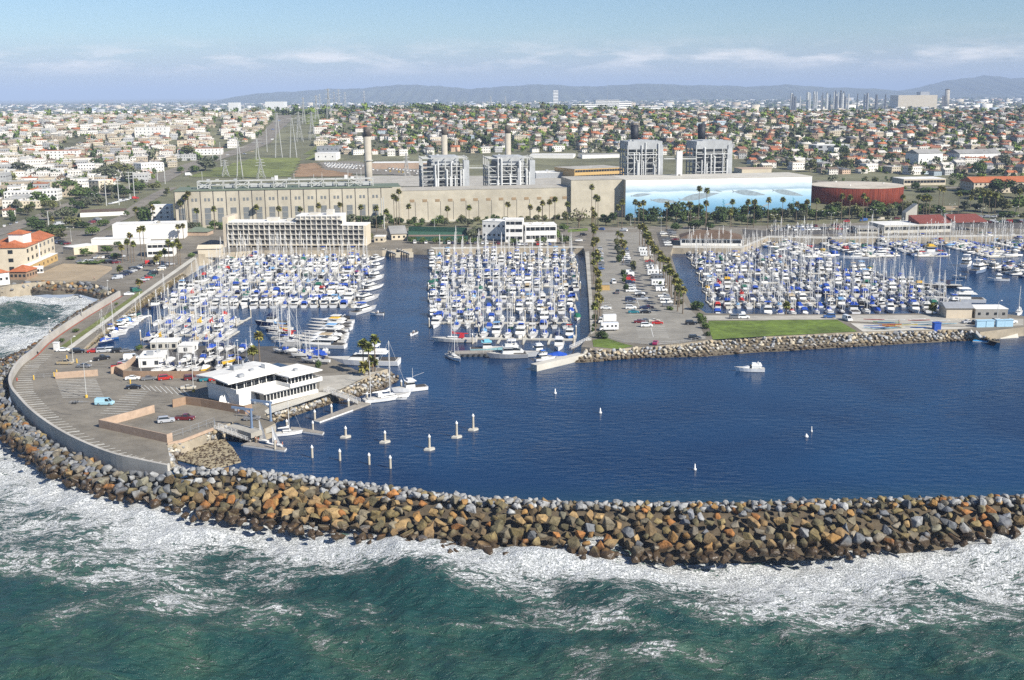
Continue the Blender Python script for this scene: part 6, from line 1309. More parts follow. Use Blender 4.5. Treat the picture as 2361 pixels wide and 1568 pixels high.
def bldg(name, label, c, x0, y0, x1, y1, ytop, depth, wall='white_wall', roof='flat', rm='white_roof', nx=0, floors=1, ww=1.2, wh=1.3, cat='building', sides=True, h=None, band=False, vents=0, Ydir=None):
    a, L, ang = frame_from(c, x0, y0, x1, y1)
    if Ydir is not None: ang = R(Ydir)
    h = h or max(2.5, top(a, c, x0, ytop)-a.z); t = thing(name, label, cat, a, ang); a_z = a.z
    b = MB(); b.box(0, L, 0, depth, -2, h); wl = b.obj('wall', M[wall], t)
    rr = MB()
    if roof == 'flat':
        rr.box(-.15, L+.15, -.15, depth+.15, h, h+.25)
    elif roof == 'gable': roof_gable(rr, L, depth, h, rise=min(4, depth*.2))
    else: roof_hip(rr, L, depth, h, rise=min(4, depth*.22))
    ro = rr.obj('roof', M[rm], t); vr = random.Random(int(L*10))
    for i in range(vents):
        s = vr.uniform(.8, 2.4); x, y = vr.uniform(1, L-3), vr.uniform(1, max(1.5, depth-3)); q = MB(); q.box(x, x+s, y, y+s*.8, h+.2, h+.3+s*.6); q.obj('roof_unit', M[vr.choice(['metal','white_wall','concrete'])], ro)
    fh = h/floors
    for f in range(floors):
        if band:
            q = MB(); q.box(.6, L-.6, -.06, .05, f*fh+fh*.38, f*fh+fh*.8); q.obj('window_band', M['glass'], t)
            for i in range(1, int(L/3)): q = MB(); q.box(i*3-.1, i*3+.1, -.1, .06, f*fh+fh*.36, f*fh+fh*.82); q.obj('mullion', M[wall], t)
        for i in range(nx): link('window', winmesh(ww, wh), t, (L*(i+.5)/nx, 0, f*fh+(fh-wh)*.5), 0)
        if sides and nx:
            for i in range(max(1, int(depth/(L/nx)/1.2))):
                n2 = max(1, int(depth/(L/nx)/1.2))
                for xx, rz in ((0, -PI/2), (L, PI/2)): link('window', winmesh(ww, wh), t, (xx, depth*(i+.5)/n2, f*fh+(fh-wh)*.5), rz)
    return t
# ---- power plant, in its own frame: x along the front, y backwards
PA = R(9.2); PO = Vector((-78, 799, 0)); PM_ = Matrix.Translation(PO) @ Matrix.Rotation(PA, 4, 'Z')
def PW(x, y, z=0): return PM_ @ Vector((x, y, z))
def Sx(c, x, y, off=0):                   # where a sight line meets the plant front (plane y=off)
    d = ray(c, x, y); n = Vector((-math.sin(PA), math.cos(PA), 0)); o = PW(0, off); t = n.dot(o)/n.dot(d); p = d*t; q = PM_.inverted() @ p; return q.x, CAM_H+p.z
M['plant'] = mat('weathered plant concrete', (.5,.45,.35), .85, var=.12, scale=.12, stain=.2)
M['plantwin'] = mat('grey plant glazing', (.17,.18,.18), .5, var=.2, scale=.4)
def plant():
    t = thing('power_plant', 'long beige concrete power plant hall with tall grey windows', 'power plant', PW(0,0,3.5), PA); z0 = -3.5
    xl, zt = Sx('A', 1560, 1040); x1, _ = Sx('B', 1300, 1030); zl = Sx('A', 1800, 1040)[1]-3.5; zr = Sx('B', 1700, 1032)[1]-3.5; x2, _ = Sx('C', 530, 1010)
    b = MB(); b.box(xl, x1, 0, 34, -2, zl); b.obj('wall', M['plant'], t)
    b = MB(); b.box(x1, x2, .8, 30, -2, zr); b.obj('wall', M['plant'], t)
    b = MB(); b.box(xl-.3, x1-6, -.5, 1.5, zl, zl+.9); b.box(xl-.3, x1, 1.5, 34.2, zl, zl+.3); b.obj('roof_edge', M['rooflip'], t)
    b = MB(); b.box(x1, x2, .6, 30, zr, zr+.3); b.obj('roof', M['concrete'], t)
    for i in range(17):                     # left hall: bays
        c, cx = ('A', 1570+i*115.5) if i < 7 else ('B', 1570+i*115.5-2294)
        x, _ = Sx(c, cx, 1200)
        if x > x1-3: break
        g_ = MB(); g_.box(x-.28, x+.28, -.05, .3, 0, zl-.1); g_.obj('groove', M['opening'], t)
        if i:
            for dx in (-5.5, -3.1): link('window', winmesh(1.4, 2.1, 'plantwin'), t, (x+dx+.2, 0, zl*.72), 0)
            w = winmesh(4.0, zl*.46, 'plantwin'); o = link('window', w, t, (x-4.1, 0, zl*.08), 0)
            for k in (1,2): s = MB(); s.box(-2, 2, -.16, -.1, zl*.46*k/3-.08, zl*.46*k/3+.08); s.obj('mullion', M['plant'], o)
    for i in range(14):
        x, z = Sx('B', 1400+i*114, 1130)
        if x > x2-3: break
        link('window', winmesh(3.2, 1.9, 'louvre'), t, (x, .8, zr*.64), 0)
        g_ = MB(); g_.box(x+2.0, x+2.25, .72, 1.0, 0, zr*.66); g_.obj('groove', M['opening'], t)
    b = MB(); b.box(x1, x2, -1.5, .8, -2, 1.6); b.obj('plinth', M['concrete_pale'], t)
    # plain block left of the mural and the mural block
    xb, zb = Sx('C', 530, 945, -2); xm, _ = Sx('C', 1020, 945, -9); xe, _ = Sx('D', 395, 912, -9); zm = Sx('C', 1020, 945, -9)[1]-3.5; zb -= 3.5
    t2 = thing('plant_block', 'tall plain concrete block left of the mural wall', 'building', PW(xb,-2,3.5), PA); b = MB(); b.box(0, xm-xb, 0, 36, -2, zb); b.obj('wall', M['plant'], t2)
    b = MB(); b.box(0, xm-xb, -.2, 36, zb, zb+.35); b.obj('roof', M['concrete'], t2)
    t3 = thing('mural_building', 'huge hall whose front carries a blue and white sea mural', 'building', PW(xm,-9,3.5), PA); Lm = xe-xm
    b = MB(); b.box(0, Lm, .06, 44, -2, zm); b.obj('wall', M['plant'], t3); b = MB(); b.box(-.3, Lm+.3, 0, 44, zm, zm+.5); b.obj('roof', M['concrete_pale'], t3)
    # the painting: a sheet of colour on the wall, generic sea bands with soft grey swimmers
    m, nt, N, L, bs = newmat('mural paint'); bs.inputs['Roughness'].default_value = .7
    tc = N.new('ShaderNodeTexCoord'); sp = N.new('ShaderNodeSeparateXYZ'); L.new(tc.outputs['Object'], sp.inputs[0])
    nz = N.new('ShaderNodeTexNoise'); nz.inputs['Scale'].default_value = .16; nz.inputs['Detail'].default_value = 6; mp = N.new('ShaderNodeMapping'); mp.inputs['Scale'].default_value = (.5,1,1.6); L.new(tc.outputs['Object'], mp.inputs[0]); L.new(mp.outputs[0], nz.inputs[0])
    ma = N.new('ShaderNodeMath'); ma.operation = 'MULTIPLY_ADD'; ma.inputs[1].default_value = 4.5; L.new(nz.outputs[0], ma.inputs[0]); L.new(sp.outputs[2], ma.inputs[2])
    dv = N.new('ShaderNodeMath'); dv.operation = 'DIVIDE'; dv.inputs[1].default_value = zm+4.5; L.new(ma.outputs[0], dv.inputs[0])
    cr = N.new('ShaderNodeValToRGB'); e = cr.color_ramp.elements; e[0].position = .1; e[0].color = (.1,.26,.44,1); e[1].position = .95; e[1].color = (.84,.84,.83,1)
    for p, c in ((.3,(.16,.35,.52,1)),(.45,(.27,.47,.62,1)),(.56,(.42,.59,.7,1)),(.64,(.6,.7,.76,1)),(.68,(.3,.42,.5,1)),(.75,(.5,.6,.66,1)),(.8,(.6,.68,.72,1)),(.84,(.76,.79,.81,1))): q = e.new(p); q.color = c
    L.new(dv.outputs[0], cr.inputs[0]); L.new(cr.outputs[0], bs.inputs['Base Color'])
    b = MB(); b.box(0, Lm, 0, .055, 0, zm-.05); mu = b.obj('mural', m, t3)
    gm = mat('grey mural paint', (.27,.33,.36), .7, var=.25, scale=.5); r = random.Random(6)
    for x, z, s, tilt in ((12,17,15,.08),(30,12,21,-.1),(56,15,30,.15),(78,9,7,.2),(94,16.5,25,-.12),(124,16,24,-.18),(107,7.5,8,.3),(70,18.5,6,-.2)):
        P = [(u*s/2, math.sin((u+1)*PI/2)**.75*s*.065*(1.25-.55*u)) for u in np.linspace(-1, 1, 12)]; pts = P+[(u, -v*.8) for u, v in P[::-1][1:-1]]
        pts = [(-s*.56, s*.07), (-s*.5, 0)]+pts[1:] if False else pts
        ca, sa = math.cos(tilt), math.sin(tilt); q = MB(); V_ = [(x+u*ca-v*sa, -.012, z+u*sa+v*ca) for u, v in pts]; q.add(V_+[(a_, -.0, c_) for a_, _, c_ in V_], [tuple(range(len(V_)))]); 
        tx = x-ca*s*.5; tz = z-sa*s*.5; q.add([(tx+1,-.013,tz),(tx-s*.07,-.013,tz+s*.06),(tx-s*.03,-.013,tz-s*.0),(tx-s*.06,-.013,tz-s*.05)], [(0,1,2,3)]); q.obj('painted_swimmer', gm, mu)
    for x in (60, 74, 96, 128):             # painted kelp
        q = MB()
        for i in range(12): q.bar((x+math.sin(i)*.4, -.014, 1+i*.95), (x+math.sin(i+1)*.4, -.014, 2+i*.95), .01, .35); q.bar((x, -.014, 1.5+i*.95), (x+(-1)**i*1.1, -.014, 2.3+i*.95), .01, .3)
        q.obj('painted_kelp', M['kelp'], mu)
    return zl
M['rooflip'] = mat('green roof edging', (.14,.17,.12), .7, var=.15); M['louvre'] = mat('brown louvre', (.3,.21,.12), .8, var=.2); M['kelp'] = mat('painted kelp', (.05,.22,.3), .8, var=.2)
ZL = plant()
def boiler(c, xl, xr, yt, yb, label, yoff, stack, dark=False, seed=1):
    a = WY(c, xl, yt, 0+PW(0,yoff).y+ (0)); d = PW(0, yoff).y
    for k in range(4): pa = WY(c, xl, yt, d); d = PO.y+math.cos(PA)*yoff+math.tan(PA)*(pa.x-PO.x)
    pa = WY(c, xl, yt, d); pb = WY(c, xr, yt, d); w = (pb.x-pa.x)/math.cos(PA)*.98; h = pa.z-6; t = thing('boiler_unit', label, 'boiler', Vector((pa.x, d, 6)), PA, 'boiler units of the power plant'); D = w*.85; r = random.Random(seed)
    b = MB()
    for i in range(5):
        for j in range(4): x, y = w*i/4, D*j/3; b.bar((x,y,0), (x,y,h*(.99 if j else .93)), .75)
    for z in (.1,.18,.26,.34,.42,.5,.58,.66,.74,.82,.97):
        for j in range(4): b.bar((0,D*j/3,h*z),(w,D*j/3,h*z),.5)
        for i in range(5): b.bar((w*i/4,0,h*z),(w*i/4,D,h*z),.5)
    zz = (.02,.18,.34,.5,.66,.82)
    for k in range(5):
        for i in range(4):
            if r.random() < .6: b.bar((w*i/4,0,h*zz[k]),(w*(i+1)/4,0,h*zz[k+1]),.38) if r.random() < .5 else b.bar((w*(i+1)/4,0,h*zz[k]),(w*i/4,0,h*zz[k+1]),.38)
        for j in range(3):
            if r.random() < .5: b.bar((0,D*j/3,h*zz[k]),(0,D*(j+1)/3,h*zz[k+1]),.35)
    for z in (.19,.35,.51,.67): b.box(-.8, w+.8, -.8, .6, h*z, h*z+.2)
    b.obj('steel_frame', M['steel'], t)
    b = MB(); b.box(w*.17, w*.83, D*.12, D*.95, h*.08, h*.9); b.obj('furnace', M['steel_dark'] if dark else M['furnace'], t)
    b = MB(); b.box(w*.2, w*.8, D*.1, D, h*.84, h*1.0)
    if dark: b.box(0, w, -.4, D, h*.87, h*.99)
    b.obj('top_casing', M['casing'], t)
    for i in range(11):
        x = w*r.uniform(.15,.92); y = -.5-r.random(); z1 = h*r.uniform(.55,.97); q = MB(); rr = r.uniform(.4,.75); q.tube((x,y,h*.1),(x,y,z1),rr,n=8); q.tube((x,y,z1),(x+r.uniform(-1,1)*w*.12,D*.2,z1+.6),rr,n=8); q.obj('pipe', M['pipe'], t)
    for i in range(4): q = MB(); z = h*r.uniform(.2,.8); q.tube((w*.02,-.9,z),(w*.98,-.9,z),.32,n=6); q.obj('pipe', M['pipe'], t)
    q = MB(); q.box(w*.9, w*1.02, -1.2, D*.2, 0, h*.93); q.obj('elevator_shaft', M['casing'], t)
    for i in range(6): q = MB(); x, y = w*r.uniform(.05,.95), D*r.uniform(.1,.9); s = r.uniform(.8,2.2); q.box(x,x+s,y,y+s,h*.98,h*.98+s); q.obj('roof_unit', M['casing'], t)
    if stack:
        cs, xs, ys, wpx, dk, lab = stack; k = d+D+6; p = WY(cs, xs, ys, k); rad = wpx*K/F*k/2; chimney(Vector((p.x, k, 6)), p.z-6, rad, lab, dk)
M['furnace'] = mat('furnace wall', (.11,.115,.115), .7, var=.3, scale=.3, stain=.3); M['casing'] = mat('boiler casing', (.42,.43,.43), .6, var=.15, scale=.25, stain=.2); M['pipe'] = mat('pipe lagging', (.6,.6,.58), .55, var=.1)
M['stack'] = mat('stack concrete', (.42,.38,.31), .9, var=.15, scale=.15, stain=.2); M['soot'] = mat('sooty stack top', (.1,.085,.07), .9, var=.5, scale=.4); M['black_band'] = mat('black stack paint', (.018,.02,.026), .6, var=.15)
def chimney(p, h, r, lab, band):
    t = thing('chimney', lab, 'chimney', p, 0, 'power plant chimneys'); b = MB(); u = 1-band/h; b.lathe([(r*1.12,0),(r*1.0,h*u)], 28); b.obj('shaft', M['stack'], t, smooth=True)
    b = MB(); b.lathe([(r*1.005,h*u),(r*.97,h),(r*.8,h),(r*.8,h-1.5)], 28); b.obj('stack_top', M['black_band'] if band > 9 else M['soot'], t, smooth=True); return t
boiler('B', 1490, 1905, 735, 1015, 'left boiler frame behind the long plant wall', 46, ('B',1685,466,52,6,'slim concrete chimney behind the left boiler frame'), seed=2)
boiler('B', 2085, 2500, 735, 1015, 'second boiler frame from left behind the plant wall', 46, ('C',-38+0,452,52,6,'slim concrete chimney behind the second boiler frame'), seed=3)
boiler('C', 1040, 1360, 590, 905, 'dark boiler frame behind the left of the mural', 52, ('C',1100,446,70,14,'short wide chimney with a black top, behind the left dark boiler'), True, 4)
boiler('C', 1655, 1985, 588, 900, 'dark boiler frame behind the right of the mural', 52, ('C',1702,440,70,14,'short wide chimney with a black top, behind the right dark boiler'), True, 5)
def left_stack():
    d = 846; p = WY('B', 995, 465, d); c = chimney(Vector((p.x, d, 6)), p.z-6, 62*K/F*d/2, 'tallest concrete chimney with a sooty top and a platform', 7); b = MB(); z = WY('B',995,765,d).z-6; r = 62*K/F*d/2; b.lathe([(r*1.05,z-.3),(r*1.35,z-.2),(r*1.35,z+.2),(r*1.05,z+.2)], 20); b.obj('platform', M['steel'], c)
    # inter-boiler tower and pipe bridge
    d = 855; a, b_ = WY('C',1480,685,d), WY('C',1530,685,d); t = thing('elevator_tower', 'slim white tower between the two dark boilers', 'tower', Vector((a.x,d,6))); q = MB(); q.box(0,b_.x-a.x,0,5,0,a.z-6); q.obj('shaft', M['white'], t)
    for i in range(3): link('opening', winmesh(1.6, 2.4, 'opening'), t, ((b_.x-a.x)/2, 0, 6+i*9), 0)
    for nm, c0, x0, c1, x1, y in (('pipe_bridge','B',1910,'B',2085,832),('pipe_bridge','C',1360,'C',1655,750)):
        a, b_ = WY(c0,x0,y,856), WY(c1,x1,y,858); t = thing('pipe_bridge', 'horizontal pipe bridge between %s boilers' % ('the two pale' if c0 == 'B' else 'the two dark'), 'pipe bridge', a); q = MB(); e = b_-a; q.bar((0,0,0), e, .9, .8); q.bar((0,0,1.4), e+Vector((0,0,1.4)), .2); q.obj('truss', M['steel'], t)
left_stack()
def roof_gantry():
    x0, _ = Sx('A', 1770, 1010, 12); x1, _ = Sx('B', 1050, 990, 12); h = 5.2; t = thing('rooftop_gantry', 'long pale steel switchgear gantry along the plant roof', 'gantry', PW(x0, 12, 3.5+ZL+.3), PA); L = x1-x0; n = 14; b = MB(); r = random.Random(8)
    for i in range(n+1):
        for y in (0, 8): b.bar((L*i/n,y,0),(L*i/n,y,h),.5)
        b.bar((L*i/n,0,h),(L*i/n,8,h),.5)
    for y in (0, 8):
        for z in (h, h*.5): b.bar((0,y,z),(L,y,z),.5)
    for i in range(0, n, 3): b.bar((L*i/n,0,0),(L*(i+1)/n,0,h),.35); b.bar((L*(i+1)/n,0,0),(L*i/n,0,h),.35)
    b.obj('steel_frame', M['steel'], t)
    for i in range(n):
        if r.random() < .75: q = MB(); q.box(L*i/n+1.2, L*(i+1)/n-1.2, 2.5, 6.5, .3, h*r.uniform(.35,.62)); q.obj('switchgear', M['casing'], t)
        if r.random() < .6: q = MB(); x = L*(i+r.random())/n; q.box(x,x+2.2,2,5,h,h+r.uniform(1.2,3.2)); q.obj('roof_unit', M[r.choice(['casing','steel','white'])], t)
    for i in range(9): q = MB(); x = L*r.random(); q.tube((x,4,h),(x,4,h+r.uniform(3,7)),.15,n=5); q.obj('pole', M['steel'], t)
roof_gantry()
def tank():
    a, b_ = W('D',398,1180,5), W('D',1198,1180,5); r = (b_.x-a.x)/2; c = Vector(((a.x+b_.x)/2, 872+r*.32, 5)); c = Vector((WY('D',798,1000,900).x, 902, 5)); r = 805*K/F*902/2
    m, nt, N, L, bs = newmat('rust streaked tank'); bs.inputs['Roughness'].default_value = .85; bs.inputs['Specular IOR Level'].default_value = .15
    tc = N.new('ShaderNodeTexCoord'); mp = N.new('ShaderNodeMapping'); mp.inputs['Scale'].default_value = (1.1,1.1,.05); L.new(tc.outputs['Object'], mp.inputs[0]); nz = N.new('ShaderNodeTexNoise'); nz.inputs['Scale'].default_value = 1.2; nz.inputs['Detail'].default_value = 6; L.new(mp.outputs[0], nz.inputs[0])
    cr = N.new('ShaderNodeValToRGB'); e = cr.color_ramp.elements; e[0].position = .33; e[0].color = (.08,.016,.009,1); e[1].position = .72; e[1].color = (.23,.05,.024,1); L.new(nz.outputs[0], cr.inputs[0]); L.new(cr.outputs[0], bs.inputs['Base Color'])
    t = thing('storage_tank', 'wide round rust red storage tank with a pale roof', 'storage tank', c); h = top(Vector((0, c.y-r, 0)), 'D', 800, 1020)-5; b = MB(); b.lathe([(r,-1),(r,h)], 64); b.obj('shell', m, t, smooth=True)
    b = MB(); b.lathe([(r*1.003,h-.1),(r*1.003,h+.35),(r*.5,h+1.3),(.1,h+1.8)], 64); b.obj('roof', mat('tank roof', (.55,.49,.4), .85, var=.18, scale=.12, stain=.3), t)
    for k in range(5): q = MB(); x, y = r*math.cos(k*2.1)*.6, r*math.sin(k*2.1)*.6; q.box(x-.5,x+.5,y-.5,y+.5,h+.9,h+1.9); q.obj('vent', M['white'], t)
    p = MB(); p.lathe([(r*1.25,-1.4),(r*1.2,-.8),(.5,-.8)], 48); o = p.obj('tank_pad', M['sand'], loc=c); tag(o, 'bare sandy ground round the red tank', kind='structure')
tank()
P_ = [WG(*p) for p in (('D',1220,1050),('D',1480,1060),('D',1750,1140),('D',1660,1210),('D',1300,1210),('D',1200,1180))]
MB().prism([(p.x,p.y) for p in P_], 3.4, 6.2).obj('basin_floor', M['sand']); tag(bpy.data.objects['basin_floor'], 'bare sandy plot right of the red tank', kind='structure')
# ---- balcony hotel over the left basin
hrm = random.Random(3); M['curtain'] = mat('curtained pane', (.3,.28,.24), .6, var=.2); M['hotel_white'] = mat('aged white stucco', (.62,.58,.5), .85, var=.1, scale=.3, stain=.12)
def balcony_hotel():
    a, L, ang = frame_from('A', 2050, 1545, 3264, 1545); t = thing('balcony_hotel', 'white five storey hotel with a grid of balconies over the left basin', 'hotel', a, ang)
    X_ = lambda px: (px-2050)/(3264-2050)*L
    h = top(a,'B',500,1265)-a.z; z0 = top(a,'B',500,1515)-a.z; hl = top(a,'A',2150,1325)-a.z; hr = top(a,'B',900,1345)-a.z
    b = MB(); b.box(0, X_(2660), 1.6, 16, z0, hl); b.box(X_(2660), X_(3060), 1.6, 18, z0, h); b.box(X_(3060), L, 1.6, 16, z0, hr); b.obj('wall', M['hotel_white'], t)
    b = MB(); b.box(-3, 0, .5, 22, 0, top(a,'A',2030,1275)-a.z); b.obj('stair_tower', M['tan_pale'], t); b = MB(); b.box(L, L+1.2, .2, 17, z0-1, hr); b.obj('end_wall', M['cream'], t)
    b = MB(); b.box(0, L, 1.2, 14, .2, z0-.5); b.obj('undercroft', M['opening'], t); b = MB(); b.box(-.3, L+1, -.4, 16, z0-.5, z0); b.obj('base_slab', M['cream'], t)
    for i in range(19): q = MB(); x = L*i/18; q.tube((x,-.1,-3),(x,-.1,z0-.5),.25,n=6); q.obj('column', M['hotel_white'], t)
    floors = 5; fh = (hl-z0)/4.35; n = 26
    for i in range(n):
        x = L*(i+.5)/n; hh = hl if x < X_(2660) else h if x < X_(3060) else hr
        nf = min(floors, int((hh-z0)/fh+.35))
        for f in range(nf):
            if (nf-f) == 0: continue
            z = z0+f*fh
            if i % 1 == 0 and (i*5+f) < 130: link('window', winmesh(L/n*.74, fh*.66, hrm.choice(('glass','glass','curtain','opening'))), t, (x, 1.6, z+.25), 0)
    for f in range(6):
        for x0, x1, hh in ((0, X_(2660), hl), (X_(2660), X_(3060), h), (X_(3060), L, hr)):
            z = z0+f*fh
            if z < hh-.5:
                q = MB(); q.box(x0+.02, x1-.02, -.2, 1.58, z-.12, z+.12); q.obj('balcony_slab', M['hotel_white'], t)
                q = MB(); q.box(x0+.05, x1-.05, -.2, -.12, z+.3, z+.42); q.box(x0+.05, x1-.05, -.2, -.12, z+.95, z+1.05); q.obj('balcony_rail', M['white'], t)
    for i in range(n+1):
        x = L*i/n; hh = hl if x < X_(2660) else h if x < X_(3060) else hr; q = MB(); q.box(x-.16, x+.16, -.22, 1.55, z0, hh); q.obj('balcony_divider', M['hotel_white'], t)
    r = MB(); r.box(-.2, X_(2660)-.05, 1.0, 16.3, hl, hl+.4); r.box(X_(2660), X_(3060), .8, 18.3, h, h+.5); r.box(X_(3060)+.05, L+1.3, 1.0, 17.2, hr, hr+.35); ro = r.obj('roof', M['white_roof'], t)
    for x, w, hh, z in ((X_(2380),7,2.4,hl),(X_(2920),4,3.4,h),(X_(2560),5,1.8,hl),(X_(2760),6,1.5,h)): q = MB(); q.box(x,x+w,6,11,z+.3,z+hh); q.obj('penthouse', M['hotel_white'], ro)
M['redtile'] = mat('dark red tile', (.19,.05,.035), .8, var=.2); M['tan_pale'] = mat('pale tan stucco', (.55,.47,.36), .9, var=.08)
balcony_hotel()
# ---- buildings along the quay and at left
bldg('marina_office', 'white building with a stepped roof left of the wide bare tree', 'B', 2030, 1470, 2294+30, 1480, 1310, 14, nx=7, floors=2, vents=4)
bldg('marina_office', 'white two storey building with a window band above the quay cars', 'C', 120, 1500, 400, 1495, 1350, 16, floors=2, band=True, vents=7)
bldg('marina_office', 'glass fronted building partly behind the quay palms', 'C', -60, 1500, 100, 1500, 1300, 12, wall='white_wall', floors=3, band=True)
bldg('workshop', 'low grey roofed workshop beside the tennis court', 'B', 1215, 1480, 1350, 1475, 1425, 20, wall='cream', roof='gable', rm='grey_roof', nx=3)
bldg('shed', 'small cream shed by the boat lift', 'B', 1060, 1500, 1150, 1500, 1450, 8, wall='cream', nx=2)
bldg('restaurant', 'dark brown shingled restaurant with white awnings on the right quay', 'G', 1510, 185, 2060, 190, 120, 20, roof='hip', rm='shingle', band=True)
rt = bldg('restaurant', 'low pale restaurant wing with red tile roof panels on the right quay', 'D', 1040, 1420, 1640, 1405, 1350, 22, wall='concrete_pale', rm='white_roof', band=True)
for x0, x1 in ((24, 46), (49, 71)):
    q = MB(); q.add([(x0,1,6.2),(x1,1,6.2),(x1,16,9.6),(x0,16,9.6),(x0,1,5.6),(x1,1,5.6),(x1,16,5.6),(x0,16,5.6)], [(0,1,2,3),(0,4,5,1),(1,5,6,2),(2,6,7,3),(3,7,4,0)]); q.obj('tile_panel', M['redtile'], rt)
bldg('restaurant', 'grey wing of the red roofed restaurant with a shed roof', 'D', 800, 1420, 985, 1420, 1375, 14, wall='concrete_pale', rm='grey_roof', band=True)
def sail_tower():
    p = W('D',1230,1330,G0); w = 100*K/F*p.y; h = top(p,'D',1230,1235)-p.z; t = thing('slanted_tower', 'slanted pale tower rising from the red roofed restaurant', 'tower', p); b = MB(); b.add([(0,0,0),(w,0,0),(w,8,0),(0,8,0),(0,0,h),(w,0,h+6),(w,8,h+6),(0,8,h)], [(0,3,2,1),(4,5,6,7),(0,1,5,4),(1,2,6,5),(2,3,7,6),(3,0,4,7)]); b.obj('shell', M['concrete_pale'], t); link('opening', winmesh(2.6, 3, 'opening'), t, (w*.6, 0, h*.2))
sail_tower()
M['paleblue'] = mat('pale blue paint', (.36,.55,.68), .6, var=.12, scale=1.5)
bldg('tan_shed', 'tan metal shed with a ribbed roof beside the right basin', 'H', 1595, 835, 1825, 835, 745, 9, wall='tan_pale', roof='gable', rm='metal', nx=0)
bldg('grey_cabin', 'grey office cabin with small windows beside the tan shed', 'H', 1855, 835, 2145, 835, 755, 9, wall='grey_roof', rm='white_roof', nx=4, ww=1, wh=1)
for i, (x0, x1) in enumerate(((1870,1950),(1955,2025),(2050,2120),(2122,2195))): bldg('locker', 'pale blue storage locker, %s from left along the ramp' % nth(i), 'H', x0, 918-i*2, x1, 917-i*2, 885-i*4, 1.6, wall='paleblue', rm='paleblue', cat='locker')
bldg('locker', 'blue storage locker beside the canoe racks', 'H', 1490, 940, 1550, 938, 905, 2, wall='blue_canvas', rm='blue_canvas', cat='locker')
bldg('kiosk', 'small tan restroom with an orange front on the pier', 'G', 770, 585, 875, 585, 545, 6, wall='ochre', rm='grey_roof', nx=0, cat='restroom')
bldg('yard_shed', 'white flat roofed shed inside the boat yard', 'I', 1245, 385, 1420, 400, 300, 11, Ydir=8, nx=2, vents=2)
bldg('yard_shed', 'small white shed behind the stored boats', 'I', 1600, 250, 1730, 250, 205, 6, wall='white_wall', nx=1)
bldg('yard_shed', 'low white building at the inner shore of the left basin', 'I', 1350, 220, 1590, 215, 190, 7, wall='concrete_pale', nx=4)
bldg('yard_shed', 'grey open shed behind the clubhouse', 'J', 960, 260, 1110, 260, 190, 6, wall='metal', rm='grey_roof', nx=3, ww=2, wh=2)
bldg('utility_box', 'pale utility box at the end of the mole road', 'I', 480, 225, 522, 225, 185, 1.5, wall='white', rm='white', cat='utility box')
bldg('tile_hotel', 'pale hotel with balconies and an orange tile roof by the beach', 'E', 245, 425, 500, 300, 120, 15, wall='cream', roof='gable', rm='tile', nx=7, floors=3, ww=2.4, wh=1.9, h=13)
bldg('tile_hotel', 'white hotel wing with rows of balconies at the left edge', 'E', -60, 400, 160, 410, 245, 18, roof='hip', rm='tile', nx=6, floors=4, ww=1.6, wh=1.6, h=13.5)
bldg('hotel_tower', 'white hotel stair tower with a small tile cap', 'E', 105, 405, 235, 405, 140, 9, roof='hip', rm='tile', nx=0, h=19)
bldg('hotel_terrace', 'low olive terrace building along the hotel front', 'E', 260, 440, 520, 318, 370, 5, wall='ochre', nx=7, floors=1, h=4)
bldg('pavilion', 'small round pavilion with an orange roof beside the bay rocks', 'E', 90, 490, 240, 490, 440, 12, wall='brown_wall', roof='hip', rm='tile', nx=4, h=4)
bldg('pier_building', 'white raised building at the left edge over the bay', 'E', -160, 560, 90, 530, 450, 14, roof='hip', rm='tile', nx=5, floors=1)
bldg('beach_hut', 'small white open hut on the beach', 'E', 300, 435, 390, 430, 385, 5, nx=3, cat='hut')
bldg('white_hall', 'long white windowless hall with three tall openings', 'A', 1015, 1480, 1625, 1480, 1345, 16, nx=0, vents=3, Ydir=8)
bldg('white_hall', 'low white wing with a turquoise shade in front of the hall', 'A', 820, 1525, 1300, 1525, 1475, 10, nx=0, Ydir=6)
bldg('white_tower', 'white four storey block with small windows below the palms', 'A', 1360, 1335, 1530, 1335, 1175, 12, nx=3, floors=4, ww=1.4, wh=1.2, Ydir=8)
bldg('white_office', 'white two storey office with dark window bands by the marina bank', 'E', 1320, 288, 1560, 280, 180, 14, floors=2, band=True, h=7.5, Ydir=10)
bldg('cream_kiosk', 'small cream flat roofed building behind the beach lot', 'E', 665, 270, 880, 240, 205, 10, wall='cream', nx=0)
bldg('low_warehouse', 'low white warehouse with a flat brown roof at left', 'A', 720, 1275, 1090, 1280, 1235, 22, rm='shingle', nx=0, Ydir=18)
bldg('banquet_tent', 'ribbed cream canopy beside the balcony hotel', 'E', 1775, 262, 1980, 258, 215, 9, wall='cream', roof='gable', rm='cream')
bldg('teal_shed', 'small building with green hipped roofs near the plant', 'A', 1650, 1440, 1860, 1440, 1415, 12, wall='tan', roof='hip', rm='rooflip')
bldg('parking_deck', 'tan parking deck with an open dark level behind the plant', 'C', 560, 940, 1000, 915, 845, 40, wall='ochre', rm='concrete', floors=2, band=True)
bldg('round_drum', 'pale round roofed building right of the dark boilers', 'C', 2060, 890, 2294+30, 885, 845, 26, wall='cream', rm='tan')
bldg('warehouse', 'low grey warehouse with a pale roof behind the plant', 'C', 215, 930, 550, 920, 880, 30, wall='metal', rm='white_roof', vents=4)
bldg('warehouse', 'long white industrial building behind the second boiler', 'C', 630, 750, 970, 740, 715, 22, rm='grey_roof')
bldg('warehouse', 'long white flat building left of the parking deck', 'C', 160, 745, 550, 748, 715, 24, rm='white_roof')
bldg('brick_store', 'long low brown brick building by the utility yard', 'B', 1040, 845, 1560, 842, 790, 24, wall='tan', rm='white_roof')
bldg('yard_office', 'white box building on the hill field', 'B', 530, 765, 720, 765, 700, 22, rm='white_roof', nx=3)
